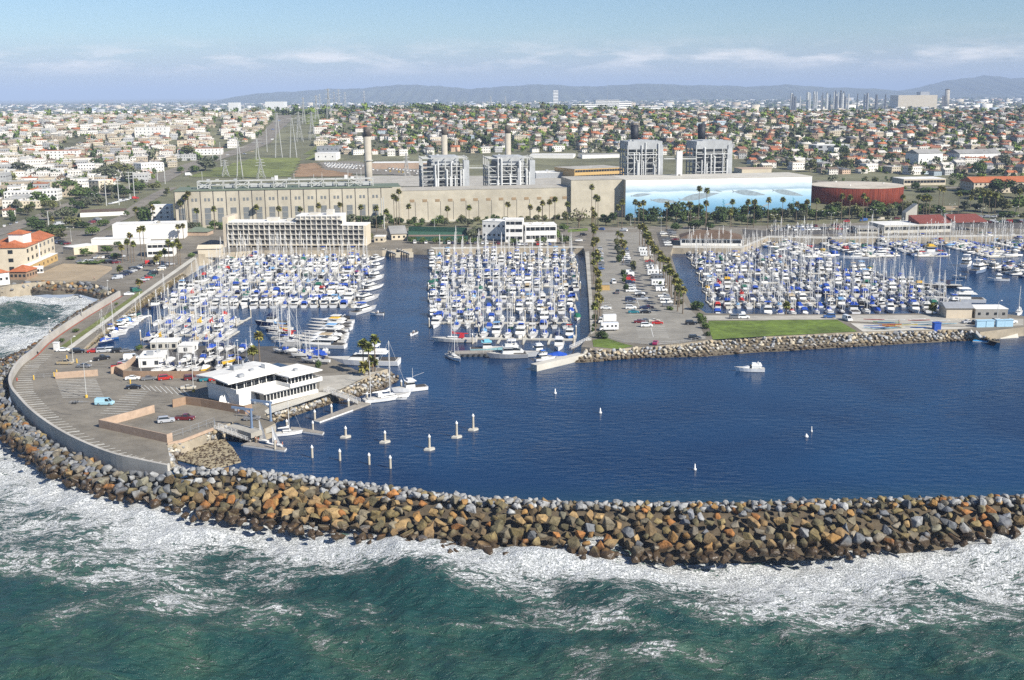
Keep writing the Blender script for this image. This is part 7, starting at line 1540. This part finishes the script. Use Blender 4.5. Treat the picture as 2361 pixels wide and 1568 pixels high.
bldg('yard_office', 'grey roofed building behind the white box', 'B', 545, 690, 740, 690, 640, 22, wall='metal', rm='grey_roof', nx=5)
bldg('flat_store', 'wide cream store with a window strip right of the red tank', 'D', 1215, 990, 1590, 985, 935, 26, wall='cream', rm='white_roof', band=True)
bldg('tile_apartments', 'long apartment block with an orange roof at right', 'D', 1840, 1060, 2400, 1050, 965, 24, wall='tan_pale', roof='gable', rm='tile', nx=14, floors=3)
bldg('white_barn', 'white steep roofed hall at the right', 'D', 1345, 810, 1560, 800, 705, 22, roof='gable', rm='grey_roof', nx=4)
bldg('white_barn', 'long white gabled hall near the right edge', 'D', 1715, 770, 2080, 760, 705, 26, roof='gable', rm='grey_roof', nx=9)
bldg('office_block', 'grey and white office block with two big windows', 'D', 430, 700, 730, 690, 630, 20, wall='metal', nx=4, ww=5, wh=2.5, floors=2)
bldg('hospital', 'big white hospital block left wing on the ridge', 'C', 540, 330, 760, 325, 265, 50, floors=3, band=True)
bldg('hospital', 'big white hospital main block with a taller core', 'C', 750, 320, 960, 318, 225, 50, floors=5, band=True)
bldg('hospital', 'big white hospital right wing on the ridge', 'C', 960, 315, 1070, 312, 240, 50, floors=4, band=True)
bldg('hospital', 'low white hospital annex right of the main blocks', 'C', 1100, 320, 1375, 315, 285, 40, floors=2, band=True)
def church():
    t = bldg('church', 'white church with a brown roof and bell tower on the left ridge', 'A', 610, 352, 810, 350, 325, 18, roof='gable', rm='shingle', cat='church'); b = MB(); h = 21; b.box(-9,-3,0,6,-2,h); b.frus(-9,-3,0,6,h,-6.6,-5.4,2.4,3.6,h+4); b.obj('bell_tower', M['white_wall'], t); link('opening', winmesh(2.6, 6, 'opening'), t, (-6,0,h-8))
church()
bldg('apartment_block', 'white three storey apartment block at the top of the left bay', 'A', 1210, 560, 1500, 560, 470, 16, nx=8, floors=3)
bldg('apartment_block', 'cream apartment block with a brown shade roof beside the avenue', 'A', 1590, 640, 1920, 630, 590, 16, wall='cream', rm='tan', nx=9, floors=2)
bldg('apartment_block', 'stepped white apartments sloping down to the avenue', 'A', 1270, 880, 1470, 860, 795, 14, nx=8, floors=3)
bldg('apartment_block', 'long white apartments with terracotta edges', 'A', 410, 760, 700, 755, 680, 16, nx=8, floors=3, rm='tile')
bldg('apartment_block', 'long white row of flats among the left trees', 'A', 40, 910, 560, 905, 845, 14, nx=12, floors=2)
bldg('apartment_block', 'pale apartments with dark balconies at the far left', 'A', 40, 1140, 300, 1135, 1050, 15, nx=8, floors=3)
bldg('apartment_block', 'pale apartments behind the brownish trees at left', 'A', 300, 1130, 520, 1125, 1035, 15, nx=7, floors=3)
bldg('apartment_block', 'cream corner apartments beside the left trees', 'A', 800, 1040, 890, 1045, 945, 16, wall='cream', nx=3, floors=3)
bldg('apartment_block', 'white terraced house row above the left trees', 'A', 700, 880, 850, 875, 800, 14, nx=6, floors=3)
bldg('apartment_block', 'white flat roofed block left of the avenue', 'A', 1730, 720, 1990, 715, 660, 15, nx=8, floors=2, rm='tile')
bldg('long_roof', 'long pale flat roof at the far left edge', 'A', -80, 1010, 160, 1005, 985, 30, nx=0)
# ---- tennis court, boat lift
def court():
    P = [W(*p, G0+.15) for p in (('B',1360,1490),('B',1900,1480),('B',1890,1410),('B',1370,1400))]; o = P[0]; t = thing('tennis_court', 'green tennis courts behind a green windscreen fence', 'tennis court', o); L_ = [(p.x-o.x, p.y-o.y) for p in P]
    b = MB(); b.prism(L_, -.1, 0); b.obj('surface', mat('green court', (.035,.1,.06), .9, var=.1), t)
    b = MB()
    for a, c in ((0,1),(1,2),(2,3),(3,0)): b.bar((*L_[a],1.6),(*L_[c],1.6),.1,3.2 if (a in (1,2)) else 2.4)
    b.obj('windscreen', mat('green mesh', (.02,.07,.045), .9, var=.2), t)
    b = MB(); e = [(L_[3][i]*.45+L_[0][i]*.55, L_[2][i]*.45+L_[1][i]*.55) for i in (0,1)]; b.bar((e[0][0],e[1][0],.6),(e[0][1],e[1][1],.6),.15,1.0); b.obj('net', mat('net band', (.3,.2,.17), .9), t)
court()
for i, x in enumerate((1230, 1350)):
    p = W('F', x+40, 285, .6); q = W('F', x-90, 215, 3.5); t = thing('lift_pier', 'long covered boat lift pier with a white end, %s from left' % nth(i), 'pier', p); b = MB(); e = q-p; b.bar((0,0,1.6), e+Vector((0,0,0)), 2.2, .8); b.obj('deck', M['concrete'], t); b = MB()
    for k in range(6): a = e*(k/6); b.tube((a.x,a.y,-3),(a.x,a.y,1.5+a.z),.3,n=6)
    b.obj('legs', M['opening'], t)['kind'] = 'stuff'; b = MB(); b.box(-1.3,1.3,-.4,.2,-.4,2.6); b.obj('end_wall', M['cream'], t)
# canoes on the yard
kr = random.Random(12)
for i in range(22):
    x, y = (kr.uniform(940,1250), kr.uniform(850,945)) if i < 14 else (kr.uniform(1270,1560), kr.uniform(850,930)); p = W('H', x, y, G0+.1+kr.choice((0,.7,1.3))); L_ = kr.uniform(5, 12); nm, cl = kr.choice([('white',(.7,.7,.68)),('white',(.7,.7,.68)),('blue',(.03,.12,.4)),('red',(.4,.04,.03)),('green',(.05,.3,.1)),('yellow',(.6,.45,.05)),('pale blue',(.3,.5,.6))])
    b = MB(); b.loft([[(L_/2*u-.01, -.32*math.cos(u*PI/2)-.02, .35+.12*u*u), (L_/2*u, 0, .05+.2*u*u), (L_/2*u+.01, .32*math.cos(u*PI/2)+.02, .35+.12*u*u), (L_/2*u, 0, .42)] for u in np.linspace(-1,1,9)], closed=True); o = b.obj('canoe', M['objgel'], loc=p, rz=R(kr.uniform(-12,8))); o.color = (*cl, 1); tag(o, '%s canoe lying in the pale yard right of the lawn, %s of the stack' % (nm, nth(i)), 'canoe', 'canoes and kayaks in the yard')
def ramp():
    P = [W(*p) for p in (('H',1910,930,G0),('H',2225,905,G0),('H',2245,1010,0.0),('H',2090,1020,0.0))]; t = thing('boat_ramp', 'pale concrete launching ramp at the right', 'ramp', P[0]); V_ = [p-P[0] for p in P]; b = MB(); b.add([*V_, *[v+Vector((0,0,-2)) for v in V_]], [(3,2,1,0),(4,5,6,7),(0,1,5,4),(1,2,6,5),(2,3,7,6),(3,0,4,7)]); b.obj('slab', M['concrete_pale'], t)
    floatdock('floating_dock', 'bright blue floating dock at the foot of the ramp', [('H',1835,1035),('H',1965,1045),('H',1990,1030),('H',1860,1018)], m='brightblue')
    gangway(W('H',1840,965,3.4), W('H',1890,1020,.7), 2.5, 'short stair gangway down to the bright blue dock')
M['brightblue'] = mat('bright blue deck', (.03,.3,.65), .7, var=.1)
ramp()
# ------------------------------------------------------------------ pylons, streets and the town up to the horizon
strip('avenue', [WG(*p) for p in (('A',1380,960),('A',1520,885),('A',1700,820),('A',1950,735),('A',2294,640),('B',60,600),('B',140,490),('B',240,420),('B',330,350),('B',385,290))], 26, .25, M['asphalt'] and 'asphalt', 'long straight avenue climbing the hill', ground=True)
strip('street', [WG(*p) for p in (('A',-100,1440),('A',120,1370),('A',300,1300),('A',480,1230),('A',700,1140),('A',1000,1040),('A',1380,960))], 16, .25, 'asphalt', 'street running up past the left trees', ground=True)
strip('street', [WG(*p) for p in (('A',760,1440),('A',950,1340),('A',1130,1270),('A',1230,1180),('A',1380,1090),('A',1540,1010))], 11, .3, 'asphalt', 'plant road left of the hall', ground=True)
strip('street', [WG(*p) for p in (('D',400,950),('D',1200,1010),('D',1700,1010),('D',2400,1000))], 16, .2, 'asphalt', 'street behind the red tank', ground=True)
def patch(name, pts, m, label, dz=.3):
    P = [WG(*p) for p in pts]; b = MB(); tri = tessellate_polygon([[Vector((p.x,p.y,0)) for p in P]]); V_ = [(p.x,p.y,p.z) for p in P]
    # fine grid clipped to the outline so that it follows the slope
    xs = [p.x for p in P]; ys = [p.y for p in P]; st = max((max(xs)-min(xs))/60, 4); X_, Y_ = np.meshgrid(np.arange(min(xs), max(xs), st), np.arange(min(ys), max(ys), st)); ins = inpoly(X_+st/2, Y_+st/2, [(p.x,p.y) for p in P])
    for i, j in zip(*np.nonzero(ins)):
        x, y = X_[i,j], Y_[i,j]; b.add([(x+a, y+c, gz(x+a, y+c)+dz) for a, c in ((0,0),(st,0),(st,st),(0,st))], [(0,1,2,3)])
    o = b.obj(name, M[m]); tag(o, label, kind='structure')
patch('field', [('A',1690,915),('A',1830,860),('A',2294,740),('B',90,745),('B',380,745),('B',400,760),('B',300,915),('B',0,920)], 'dry_grass', 'green sloping field above the plant')
patch('bare_ground', [('B',400,800),('B',540,790),('B',600,840),('B',860,880),('B',860,910),('B',330,915)], 'dirt', 'bare orange earth beside the field')
patch('yard_paving', [('B',560,780),('B',880,775),('B',1500,850),('B',1500,905),('B',900,890),('B',620,850)], 'asphalt', 'paved utility yard', .35)
patch('plant_paving', [('B',880,905),('B',1480,905),('C',0,905),('C',560,890),('C',560,990),('B',1300,1000),('B',880,990)], 'concrete', 'pale paved ground behind the plant', .3)
patch('hill_slope', [('B',420,760),('B',530,640),('B',540,470),('B',420,420),('B',560,340),('B',760,330),('B',640,440),('B',560,470),('B',600,640),('B',520,760)], 'dry_grass', 'grassy slope under the pylons')
M['pylon'] = mat('galvanised pylon', (.4,.4,.38), .6, var=.1)
def pylon(c, x, y, yt, wpx, label):
    p = WG(c, x, y); h = top(p, c, x, yt)-p.z; w = wpx*K/F*p.y/2; t = thing('pylon', label, 'pylon', p, R(25), 'power line pylons'); b = MB(); th = max(.3, p.y/5200)
    L_ = [(0,1),(.35,.6),(.62,.3),(.8,.2),(1,.12)]
    for k in range(4):
        z0, s0 = L_[k]; z1, s1 = L_[k+1]; q0 = [(i*w*s0,j*w*s0,h*z0) for i,j in ((-1,-1),(1,-1),(1,1),(-1,1))]; q1 = [(i*w*s1,j*w*s1,h*z1) for i,j in ((-1,-1),(1,-1),(1,1),(-1,1))]
        for i in range(4): b.bar(q0[i],q1[i],th); b.bar(q0[i],q1[(i+1)%4],th*.6); b.bar(q0[(i+1)%4],q1[i],th*.6); b.bar(q1[i],q1[(i+1)%4],th*.6)
    b.obj('lattice', M['pylon'], t)
    for z, s in ((.66,1.35),(.8,1.15),(.94,.9)): a = MB(); a.bar((-w*s,0,h*z),(w*s,0,h*z),th*.9); a.bar((-w*s,0,h*z),(0,0,h*(z+.05)),th*.5); a.bar((w*s,0,h*z),(0,0,h*(z+.05)),th*.5); a.obj('cross_arm', M['pylon'], t)
for i, a in enumerate((('B',45,930,750,70),('B',390,600,330,60),('B',505,580,330,60),('B',545,400,180,34),('B',655,390,120,46),('B',745,330,125,36),('B',705,330,150,30),('B',800,290,150,24),('B',970,260,140,22),('B',430,440,200,30),('B',575,330,170,24),('A',2020,910,760,60),('B',1350,905,700,50),('B',2235,320,190,20),('B',2105,330,190,18))): pylon(*a, 'steel lattice pylon, %s in the line above the plant' % nth(i))
def hframe(c, x, y, yt, wpx, label):
    p = WG(c, x, y); h = top(p, c, x, yt)-p.z; w = wpx*K/F*p.y/2; t = thing('pole_frame', label, 'power pole', p, 0, 'leaning steel pole frames')
    for s in (-1,1): b = MB(); b.tube((s*w,0,0),(s*w*.12,0,h),.55,.3,8); b.obj('leg', M['pylon'], t)
    for z in (.82,.98): b = MB(); b.bar((-6,0,h*z),(6,0,h*z),.4); b.obj('cross_arm', M['pylon'], t)
for i, a in enumerate((('B',205,740,340,60),('B',335,740,385,60),('A',2150,910,590,50),('B',15,760,570,30))): hframe(*a, 'A shaped steel pole frame, %s beside the avenue' % nth(i))
def pole(c, x, y, yt, label, r=.35, arms=False):
    p = WG(c, x, y); h = top(p, c, x, yt)-p.z; t = thing('utility_pole', label, 'pole', p, R(20), 'utility poles'); b = MB(); b.tube((0,0,-.5),(0,0,h),r,r*.6,7); b.obj('shaft', M['steel'], t)
    if arms:
        for k in range(3): b = MB(); b.bar((-2.2,0,h-.8-k*2.4),(2.2,0,h-.8-k*2.4),.3); b.obj('cross_arm', M['steel'], t)
for i, a in enumerate((('A',955,1170,905),('A',1068,1165,908),('A',1912,828,598),('A',1982,822,600),('A',1165,1090,865),('A',1205,1090,865),('A',1415,975,850),('A',1480,975,790),('B',100,690,480),('A',437,1360,1220),('B',1130,1360,1100),('B',1150,1380,1090))): pole(*a, 'tall pale utility pole, %s of those at left' % nth(i), .4, i in (0,1,4,5))
for i, a in enumerate((('A',640,1490,1380),('A',540,1170,1070),('A',890,1060,975),('A',855,1170,1070),('A',320,1200,1130),('C',1063,1350,1290),('C',1335,1400,1285),('C',1600,1370,1280),('D',50,1390,1260),('D',562,1370,1245),('D',460,1300,1225),('D',940,1300,1215),('D',1550,1290,1215),('D',1905,1290,1205),('B',1600,1370,1295),('D',2210,1270,1190),('D',1645,1250,1165))):
    p = WG(a[0], a[1], a[2]); lamp_post(p, max(6, top(p, a[0], a[1], a[3])-p.z), 2.0, 'street lamp with arms, %s of those along the town streets' % nth(i), 0, 'concrete', True)
def mast():
    p = WG('C', 855, 330); h = top(p, 'C', 855, 30)-p.z; b = MB(); b.tube((0,0,0),(0,0,h),.5,.3,6); t = thing('radio_mast', 'very thin tall radio mast above the hospital', 'mast', p); b.obj('shaft', M['pylon'], t)
mast()
# ---- houses
def house_proto(kind, L, D, h, rise):
    """walls as one faceted skin with window panes set into it, and a roof"""
    b = MB()
    def side(o, ax, n, w):
        nx = max(2, int(w/2.6)); nz = 2 if h > 4 else 1; xs = [0]
        for i in range(nx): c = w*(i+.5)/nx; xs += [c-.65, c+.65]
        xs.append(w); zs = [-3]
        for k in range(nz): zs += [h/nz*k+.95, h/nz*k+2.2]
        zs.append(h)
        for i in range(len(xs)-1):
            for k in range(len(zs)-1):
                win = i % 2 == 1 and k % 2 == 1; q = [(o[0]+ax[0]*a, o[1]+ax[1]*a, z) for a, z in ((xs[i],zs[k]),(xs[i+1],zs[k]),(xs[i+1],zs[k+1]),(xs[i],zs[k+1]))]; b.add(q, [(0,1,2,3)], 1 if win else 0)
    side((0,0),(1,0),0,L); side((L,0),(0,1),0,D); side((L,D),(-1,0),0,L); side((0,D),(0,-1),0,D)
    r = MB()
    if kind == 'flat':
        r.box(-.15,L+.15,-.15,D+.15,h,h+.35); r.box(L*.3,L*.45,D*.4,D*.6,h+.35,h+1.6); r.box(L*.7,L*.8,D*.2,D*.35,h+.35,h+1.1)
    elif kind == 'gable': roof_gable(r, L, D, h, .5, rise)
    elif kind == 'cross':
        roof_gable(r, L, D, h, .5, rise); r.add([(L*.55,-2,h-.1),(L*.95,-2,h-.1),(L*.95,D/2,h-.1),(L*.55,D/2,h-.1),(L*.75,-2,h+rise*.85),(L*.75,D/2,h+rise*.85)], [(0,3,5,4),(1,4,5,2),(0,4,1)])
        b.box(L*.58,L*.92,-1.6,0,-3,h-.1)
    else: roof_hip(r, L, D, h, .5, rise)
    r.box(L*.2,L*.2+.9,D*.55,D*.55+.9,h,h+rise+1.2)
    off = Vector((-L/2,-D/2,0)); T_ = Matrix.Translation(off); b.xf(T_); r.xf(T_); return b, r
HP = [house_proto('gable',11,9,5.6,2.2), house_proto('hip',12,11,5.4,2.0), house_proto('cross',13,9,5.8,2.4), house_proto('flat',13,15,8.2,1), house_proto('gable',10,14,6,2.6), house_proto('flat',18,12,6.5,1), house_proto('hip',15,10,3.4,1.8), house_proto('flat',24,13,8.6,1)]
HM = [(b.mesh('wall', [M['objwall'], M['opening']]), r.mesh('roof', M['objroof'])) for b, r in HP]
WALLC = [('white',(.74,.7,.63),6),('cream',(.55,.48,.36),4),('beige',(.42,.35,.26),3),('grey',(.4,.4,.39),2),('peach',(.58,.42,.3),1),('pale blue',(.4,.47,.52),.6),('brown',(.28,.2,.14),.8)]
ROOFR = [('terracotta',(.4,.14,.06),3.2),('rust',(.25,.11,.065),2),('brown',(.15,.11,.08),2.6),('grey',(.26,.25,.24),2),('pale',(.55,.52,.46),1.5),('dark grey',(.12,.12,.125),1.2)]
FLATC = [('white',(.56,.53,.48),4),('pale grey',(.4,.39,.36),2.5),('tan',(.38,.31,.23),2),('terracotta',(.34,.13,.06),.9)]
hr_ = random.Random(101)
LOW = [WG(*p) for p in (('A',-700,1430),('A',-100,1330),('A',150,1265),('A',440,1185),('A',820,1040),('A',1340,955),('A',1480,840),('A',1900,700),('A',2294,575),('B',80,450),('B',300,320),('B',360,285),('B',800,320),('B',610,450),('B',560,620),('B',900,740),('B',1500,720),('C',150,690),('C',600,690),('C',1000,700),('C',2000,760),('D',0,860),('D',430,890),('D',1200,890),('D',2294,920),('D',3000,930))]
TOWN = [(p.x, p.y) for p in LOW]+[(1500, 2450), (-1500, 2450)]
BLD = [o for o in COL.objects if o.type == 'EMPTY' and o.location.y > 850 and o.get('category') in ('building','church')]
BXY = np.array([(o.location.x+8, o.location.y+8) for o in BLD])
HOUSES = []; TREES = []
def scatter_town():
    a = R(14); ca, sa = math.cos(a), math.sin(a); v = 0; rowi = 0
    for rowi in range(140):
        v = 700+rowi*15.5+(rowi//2)*9
        if v > 2900: break
        u = -1800+hr_.uniform(0, 10)
        while u < 1800:
            step = hr_.uniform(13, 19); x, y = u*ca-v*sa, u*sa+v*ca; u += step
            if abs(x) > .5*y+40 or y > 2450: continue
            if not inpoly(np.array([x]), np.array([y]), TOWN)[0]: continue
            if (u % 190) < 13: continue
            if np.min(np.hypot(BXY[:,0]-x, BXY[:,1]-y)) < 20: continue
            left = x < -.16*y+(0)
            k = hr_.random(); dens = .9 if y < 2100 else .7
            if k < dens*(.84 if left else .68): HOUSES.append((x+hr_.uniform(-2,2), y+hr_.uniform(-2,2), left, rowi))
            for _k in range(1 if left or hr_.random() < .5 else 2):
              if hr_.random() < (.8 if left else .95): TREES.append((x+hr_.uniform(-9,9), y+hr_.uniform(5,11), hr_.uniform(4,9) if hr_.random() < .93 else hr_.uniform(10,15)))
            if hr_.random() < (.35 if left else .7): TREES.append((x+hr_.uniform(-9,9), y-hr_.uniform(5,11), hr_.uniform(3.5,8)))
scatter_town()
for k in range(900):
    x, y = hr_.uniform(-620, 560), hr_.uniform(775, 1090)
    if -330 < x < 95 and y < 1500 and (x > -250 or hr_.random() < .6): continue
    if x > 0 and y < 955+.0*x: continue
    if np.min(np.hypot(BXY[:,0]-x, BXY[:,1]-y)) < 17 or hr_.random() < .45: continue
    TREES.append((x, y, hr_.uniform(3, 8)))
def cpick(L_): return pick(hr_, L_)
def build_town():
    order = sorted(range(len(HOUSES)), key=lambda i: (HOUSES[i][1], HOUSES[i][0]) if abs(HOUSES[i][0]) < .455*HOUSES[i][1] else (9e9, 0)); ind = set(order[:285]); tv = []
    for b, r in HP:
        parts = []
        for m, role in ((b, 0), (r, 2)):
            me = m.mesh('x', [M['glass']]); me.calc_loop_triangles(); v = np.empty(len(me.vertices)*3, np.float32); me.vertices.foreach_get('co', v); n = len(me.loop_triangles); f = np.empty(n*3, np.int32); me.loop_triangles.foreach_get('vertices', f); pi = np.empty(n, np.int32); me.loop_triangles.foreach_get('polygon_index', pi)
            mi = np.array(m.m)[pi]+role; parts.append((v.reshape(-1,3), f.reshape(-1,3), mi)); bpy.data.meshes.remove(me)
        tv.append(parts)
    Vs, Fs, Cs, Ms, n = [], [], [], [], 0; rows = {}
    for i in sorted(range(len(HOUSES)), key=lambda i: HOUSES[i][0]):
        x, y, left, row_ = HOUSES[i]; k = hr_.choice((3,3,5,7,3,0,6,1)) if left else hr_.choice((0,0,1,1,2,2,4,4,6,5,3)); flat = k in (3,5,7)
        wn, wc, _ = cpick(WALLC[:4] if left and flat else WALLC); rn, rc, _ = cpick(FLATC if flat else ROOFR)
        rz = R(14)+hr_.choice((0, 0, PI/2, PI, -PI/2))+hr_.gauss(0,.06); s = hr_.uniform(.7,1.0); z = gz(x, y)+.2; j = hr_.uniform(.85,1.12)
        if i in ind:
            rows.setdefault(row_, 0); rows[row_] += 1
            t = thing('house' if not flat else 'apartment_house', '%s %s with %s roof, %s from left in town row %s' % (wn, 'flat roofed house' if flat else 'gabled house' if k in (0,2,4) else 'hip roofed house', rn, nth(rows[row_]-1), 'number '+str(row_) if False else nth(row_-8 if row_ >= 8 else 0)), 'house', (x, y, z), rz, 'houses on the hillside'); t.scale = (s,s,s)
            w = link('wall', HM[k][0], t); w.color = (*[c*j for c in wc], 1); r = link('roof', HM[k][1], t); r.color = (*rc, 1)
        else:
            c_, s_ = math.cos(rz)*s, math.sin(rz)*s
            for (v, f, mi), col in zip(tv[k], (wc, rc)):
                V_ = np.stack([v[:,0]*c_-v[:,1]*s_+x, v[:,0]*s_+v[:,1]*c_+y, v[:,2]*s+z], 1); Vs.append(V_); Fs.append(f+n); n += len(v); Cs.append(np.tile(np.array([*[c*j for c in col], 1.]), (len(v), 1))); Ms.append(np.where(mi == 1, 1, 0))
    for k in range(1900):                   # the far plain: low pale blocks
        y = 3000*math.exp(hr_.uniform(0, 1.55)); x = hr_.uniform(-.5,.5)*y; w, d, h = hr_.uniform(12,32)*(1+y/8000), hr_.uniform(10,30), hr_.uniform(4,9)*(1 if hr_.random() < .96 else 3); v = np.array([(-w/2,-d/2,-3),(w/2,-d/2,-3),(w/2,d/2,-3),(-w/2,d/2,-3),(-w/2,-d/2,h),(w/2,-d/2,h),(w/2,d/2,h),(-w/2,d/2,h)])+np.array([x,y,gz(x,y)])
        f = np.array([(4,5,6),(4,6,7),(0,1,5),(0,5,4),(1,2,6),(1,6,5),(2,3,7),(2,7,6),(3,0,4),(3,4,7)]); wc = cpick(WALLC)[1]; Vs.append(v); Fs.append(f+n); n += 8; Cs.append(np.tile(np.array([*wc, 1.]), (8, 1))); Ms.append(np.zeros(len(f), int))
    o = link('houses', npmesh('houses', np.concatenate(Vs), np.concatenate(Fs), [M['tintwall'], M['opening']], mi=np.concatenate(Ms), col=np.concatenate(Cs))); tag(o, 'houses of the town farther up the hill and across the plain', kind='stuff')
build_town()
def build_trees():
    T = TREES; order = sorted(range(len(T)), key=lambda i: T[i][1]-T[i][2]*40 if abs(T[i][0]) < .455*T[i][1] else 9e9); ind = order[:60]
    for n, i in enumerate(sorted(ind, key=lambda i: T[i][0])):
        x, y, w = T[i]; g = hr_.choice((0,0,1,2,4)); tree(Vector((x, y, gz(x, y))), w, w*hr_.uniform(.8,1.25), g, '%s tree among the houses, %s from left in the town edge' % (GREENS[g][0], nth(n)), group='trees among the nearer houses')
    r = random.Random(55); tp = [leaf_cloud(r, 80, .19, 6, flat=f_) for f_ in (.8,.9,1.1,.6)]; tq = [leaf_cloud(r, 16, .42, 4, flat=.6) for _ in range(3)]; Vs, Fs, Cs, n = [], [], [], 0
    L_ = [(T[i], tp) for i in order[60:]]
    for k in range(5200):
        y = 2500*math.exp(r.uniform(0, 1.75)); x = r.uniform(-.5,.5)*y; L_.append(((x, y, r.uniform(9,17)*(1+y/9000)), tq))
    for k in range(420):                    # the wooded crest
        x = r.gauss(-170, 210); y = r.uniform(2080, 2300); L_.append(((x, y, r.uniform(9,17)), tp))
    for k in range(260): x = r.uniform(-900, 1100); y = r.uniform(2150, 2450); L_.append(((x, y, r.uniform(8,14)), tp))
    for (x, y, w), P in L_:
        v, f = r.choice(P); g = r.choice(GREENS[:5])[1]; k = r.uniform(.75,1.6); h = w*r.uniform(.7,1.3)*(1 if P is tp else .55)
        Vs.append(np.stack([v[:,0]*w/2+x, v[:,1]*w/2+y, v[:,2]*h/1.65+gz(x, y)-.3], 1)); Fs.append(f+n); n += len(v); Cs.append(np.tile(np.array([*[c*k for c in g], 1.]), (len(v), 1)))
    o = link('trees', npmesh('trees', np.concatenate(Vs), np.concatenate(Fs), M['farleaf'], col=np.concatenate(Cs))); tag(o, 'far trees of the town, the crest and the plain', kind='stuff')
build_trees()
# ---- landmarks on the plain
def far_box(name, c, x0, x1, yt, Y, d, m, label, cat='building', win=0):
    a, b_ = WY(c, x0, yt, Y), WY(c, x1, yt, Y); z = gz(a.x, Y); t = thing(name, label, cat, (a.x, Y, z-2)); q = MB(); q.box(0, b_.x-a.x, 0, d, 0, a.z-z+2); q.obj('wall', M[m], t)
    for k in range(win): g = MB(); h = a.z-z; g.box(1, b_.x-a.x-1, -.3, 0, h*(k+.35)/win+2, h*(k+.6)/win+2); g.obj('window_band', M['plantwin'], t)
far_box('tower_block', 'C', 370, 414, 138, 6500, 40, 'white', 'lone white tower block on the plain before the hills', win=6)
far_box('factory', 'D', 1170, 1520, 182, 5600, 120, 'cream', 'wide pale factory on the plain at right'); far_box('factory', 'D', 1370, 1450, 150, 5700, 60, 'metal', 'grey block rising above the wide pale factory')
far_box('factory', 'A', 2045, 2130, 248, 4300, 50, 'white', 'white block on the left plain'); far_box('factory', 'B', 80, 250, 240, 4300, 60, 'white', 'long white block on the plain left of the pylons'); far_box('factory', 'D', 1580, 1605, 185, 5600, 30, 'metal', 'small grey block beside the lone refinery chimney')
p = WY('D', 1610, 125, 5600); chimney(Vector((p.x, 5600, 12)), p.z-12, 11, 'lone pale chimney far off at the right', 5)['group'] = 'far chimneys'
def refinery():
    r = random.Random(17)
    for i in range(34):
        x = r.uniform(200, 1120) if i > 16 else r.uniform(340, 700); yt = r.uniform(150, 195) if i > 8 else r.uniform(132, 160); p = WY('D', x, yt, 5200+r.uniform(-150,150)); rad = r.uniform(3, 8); b = MB(); z = gz(p.x, p.y); b.lathe([(rad,0),(rad*.9,(p.z-z)*.6),(rad*.7,p.z-z)], 8); o = b.obj('refinery_tower', M['steel' if r.random() < .6 else 'steel_dark'], loc=(p.x, p.y, z)); tag(o, '%s refinery tower on the right horizon, %s of the cluster' % ('slim' if rad < 5 else 'stout', nth(i)), 'tower', 'refinery towers')
refinery()
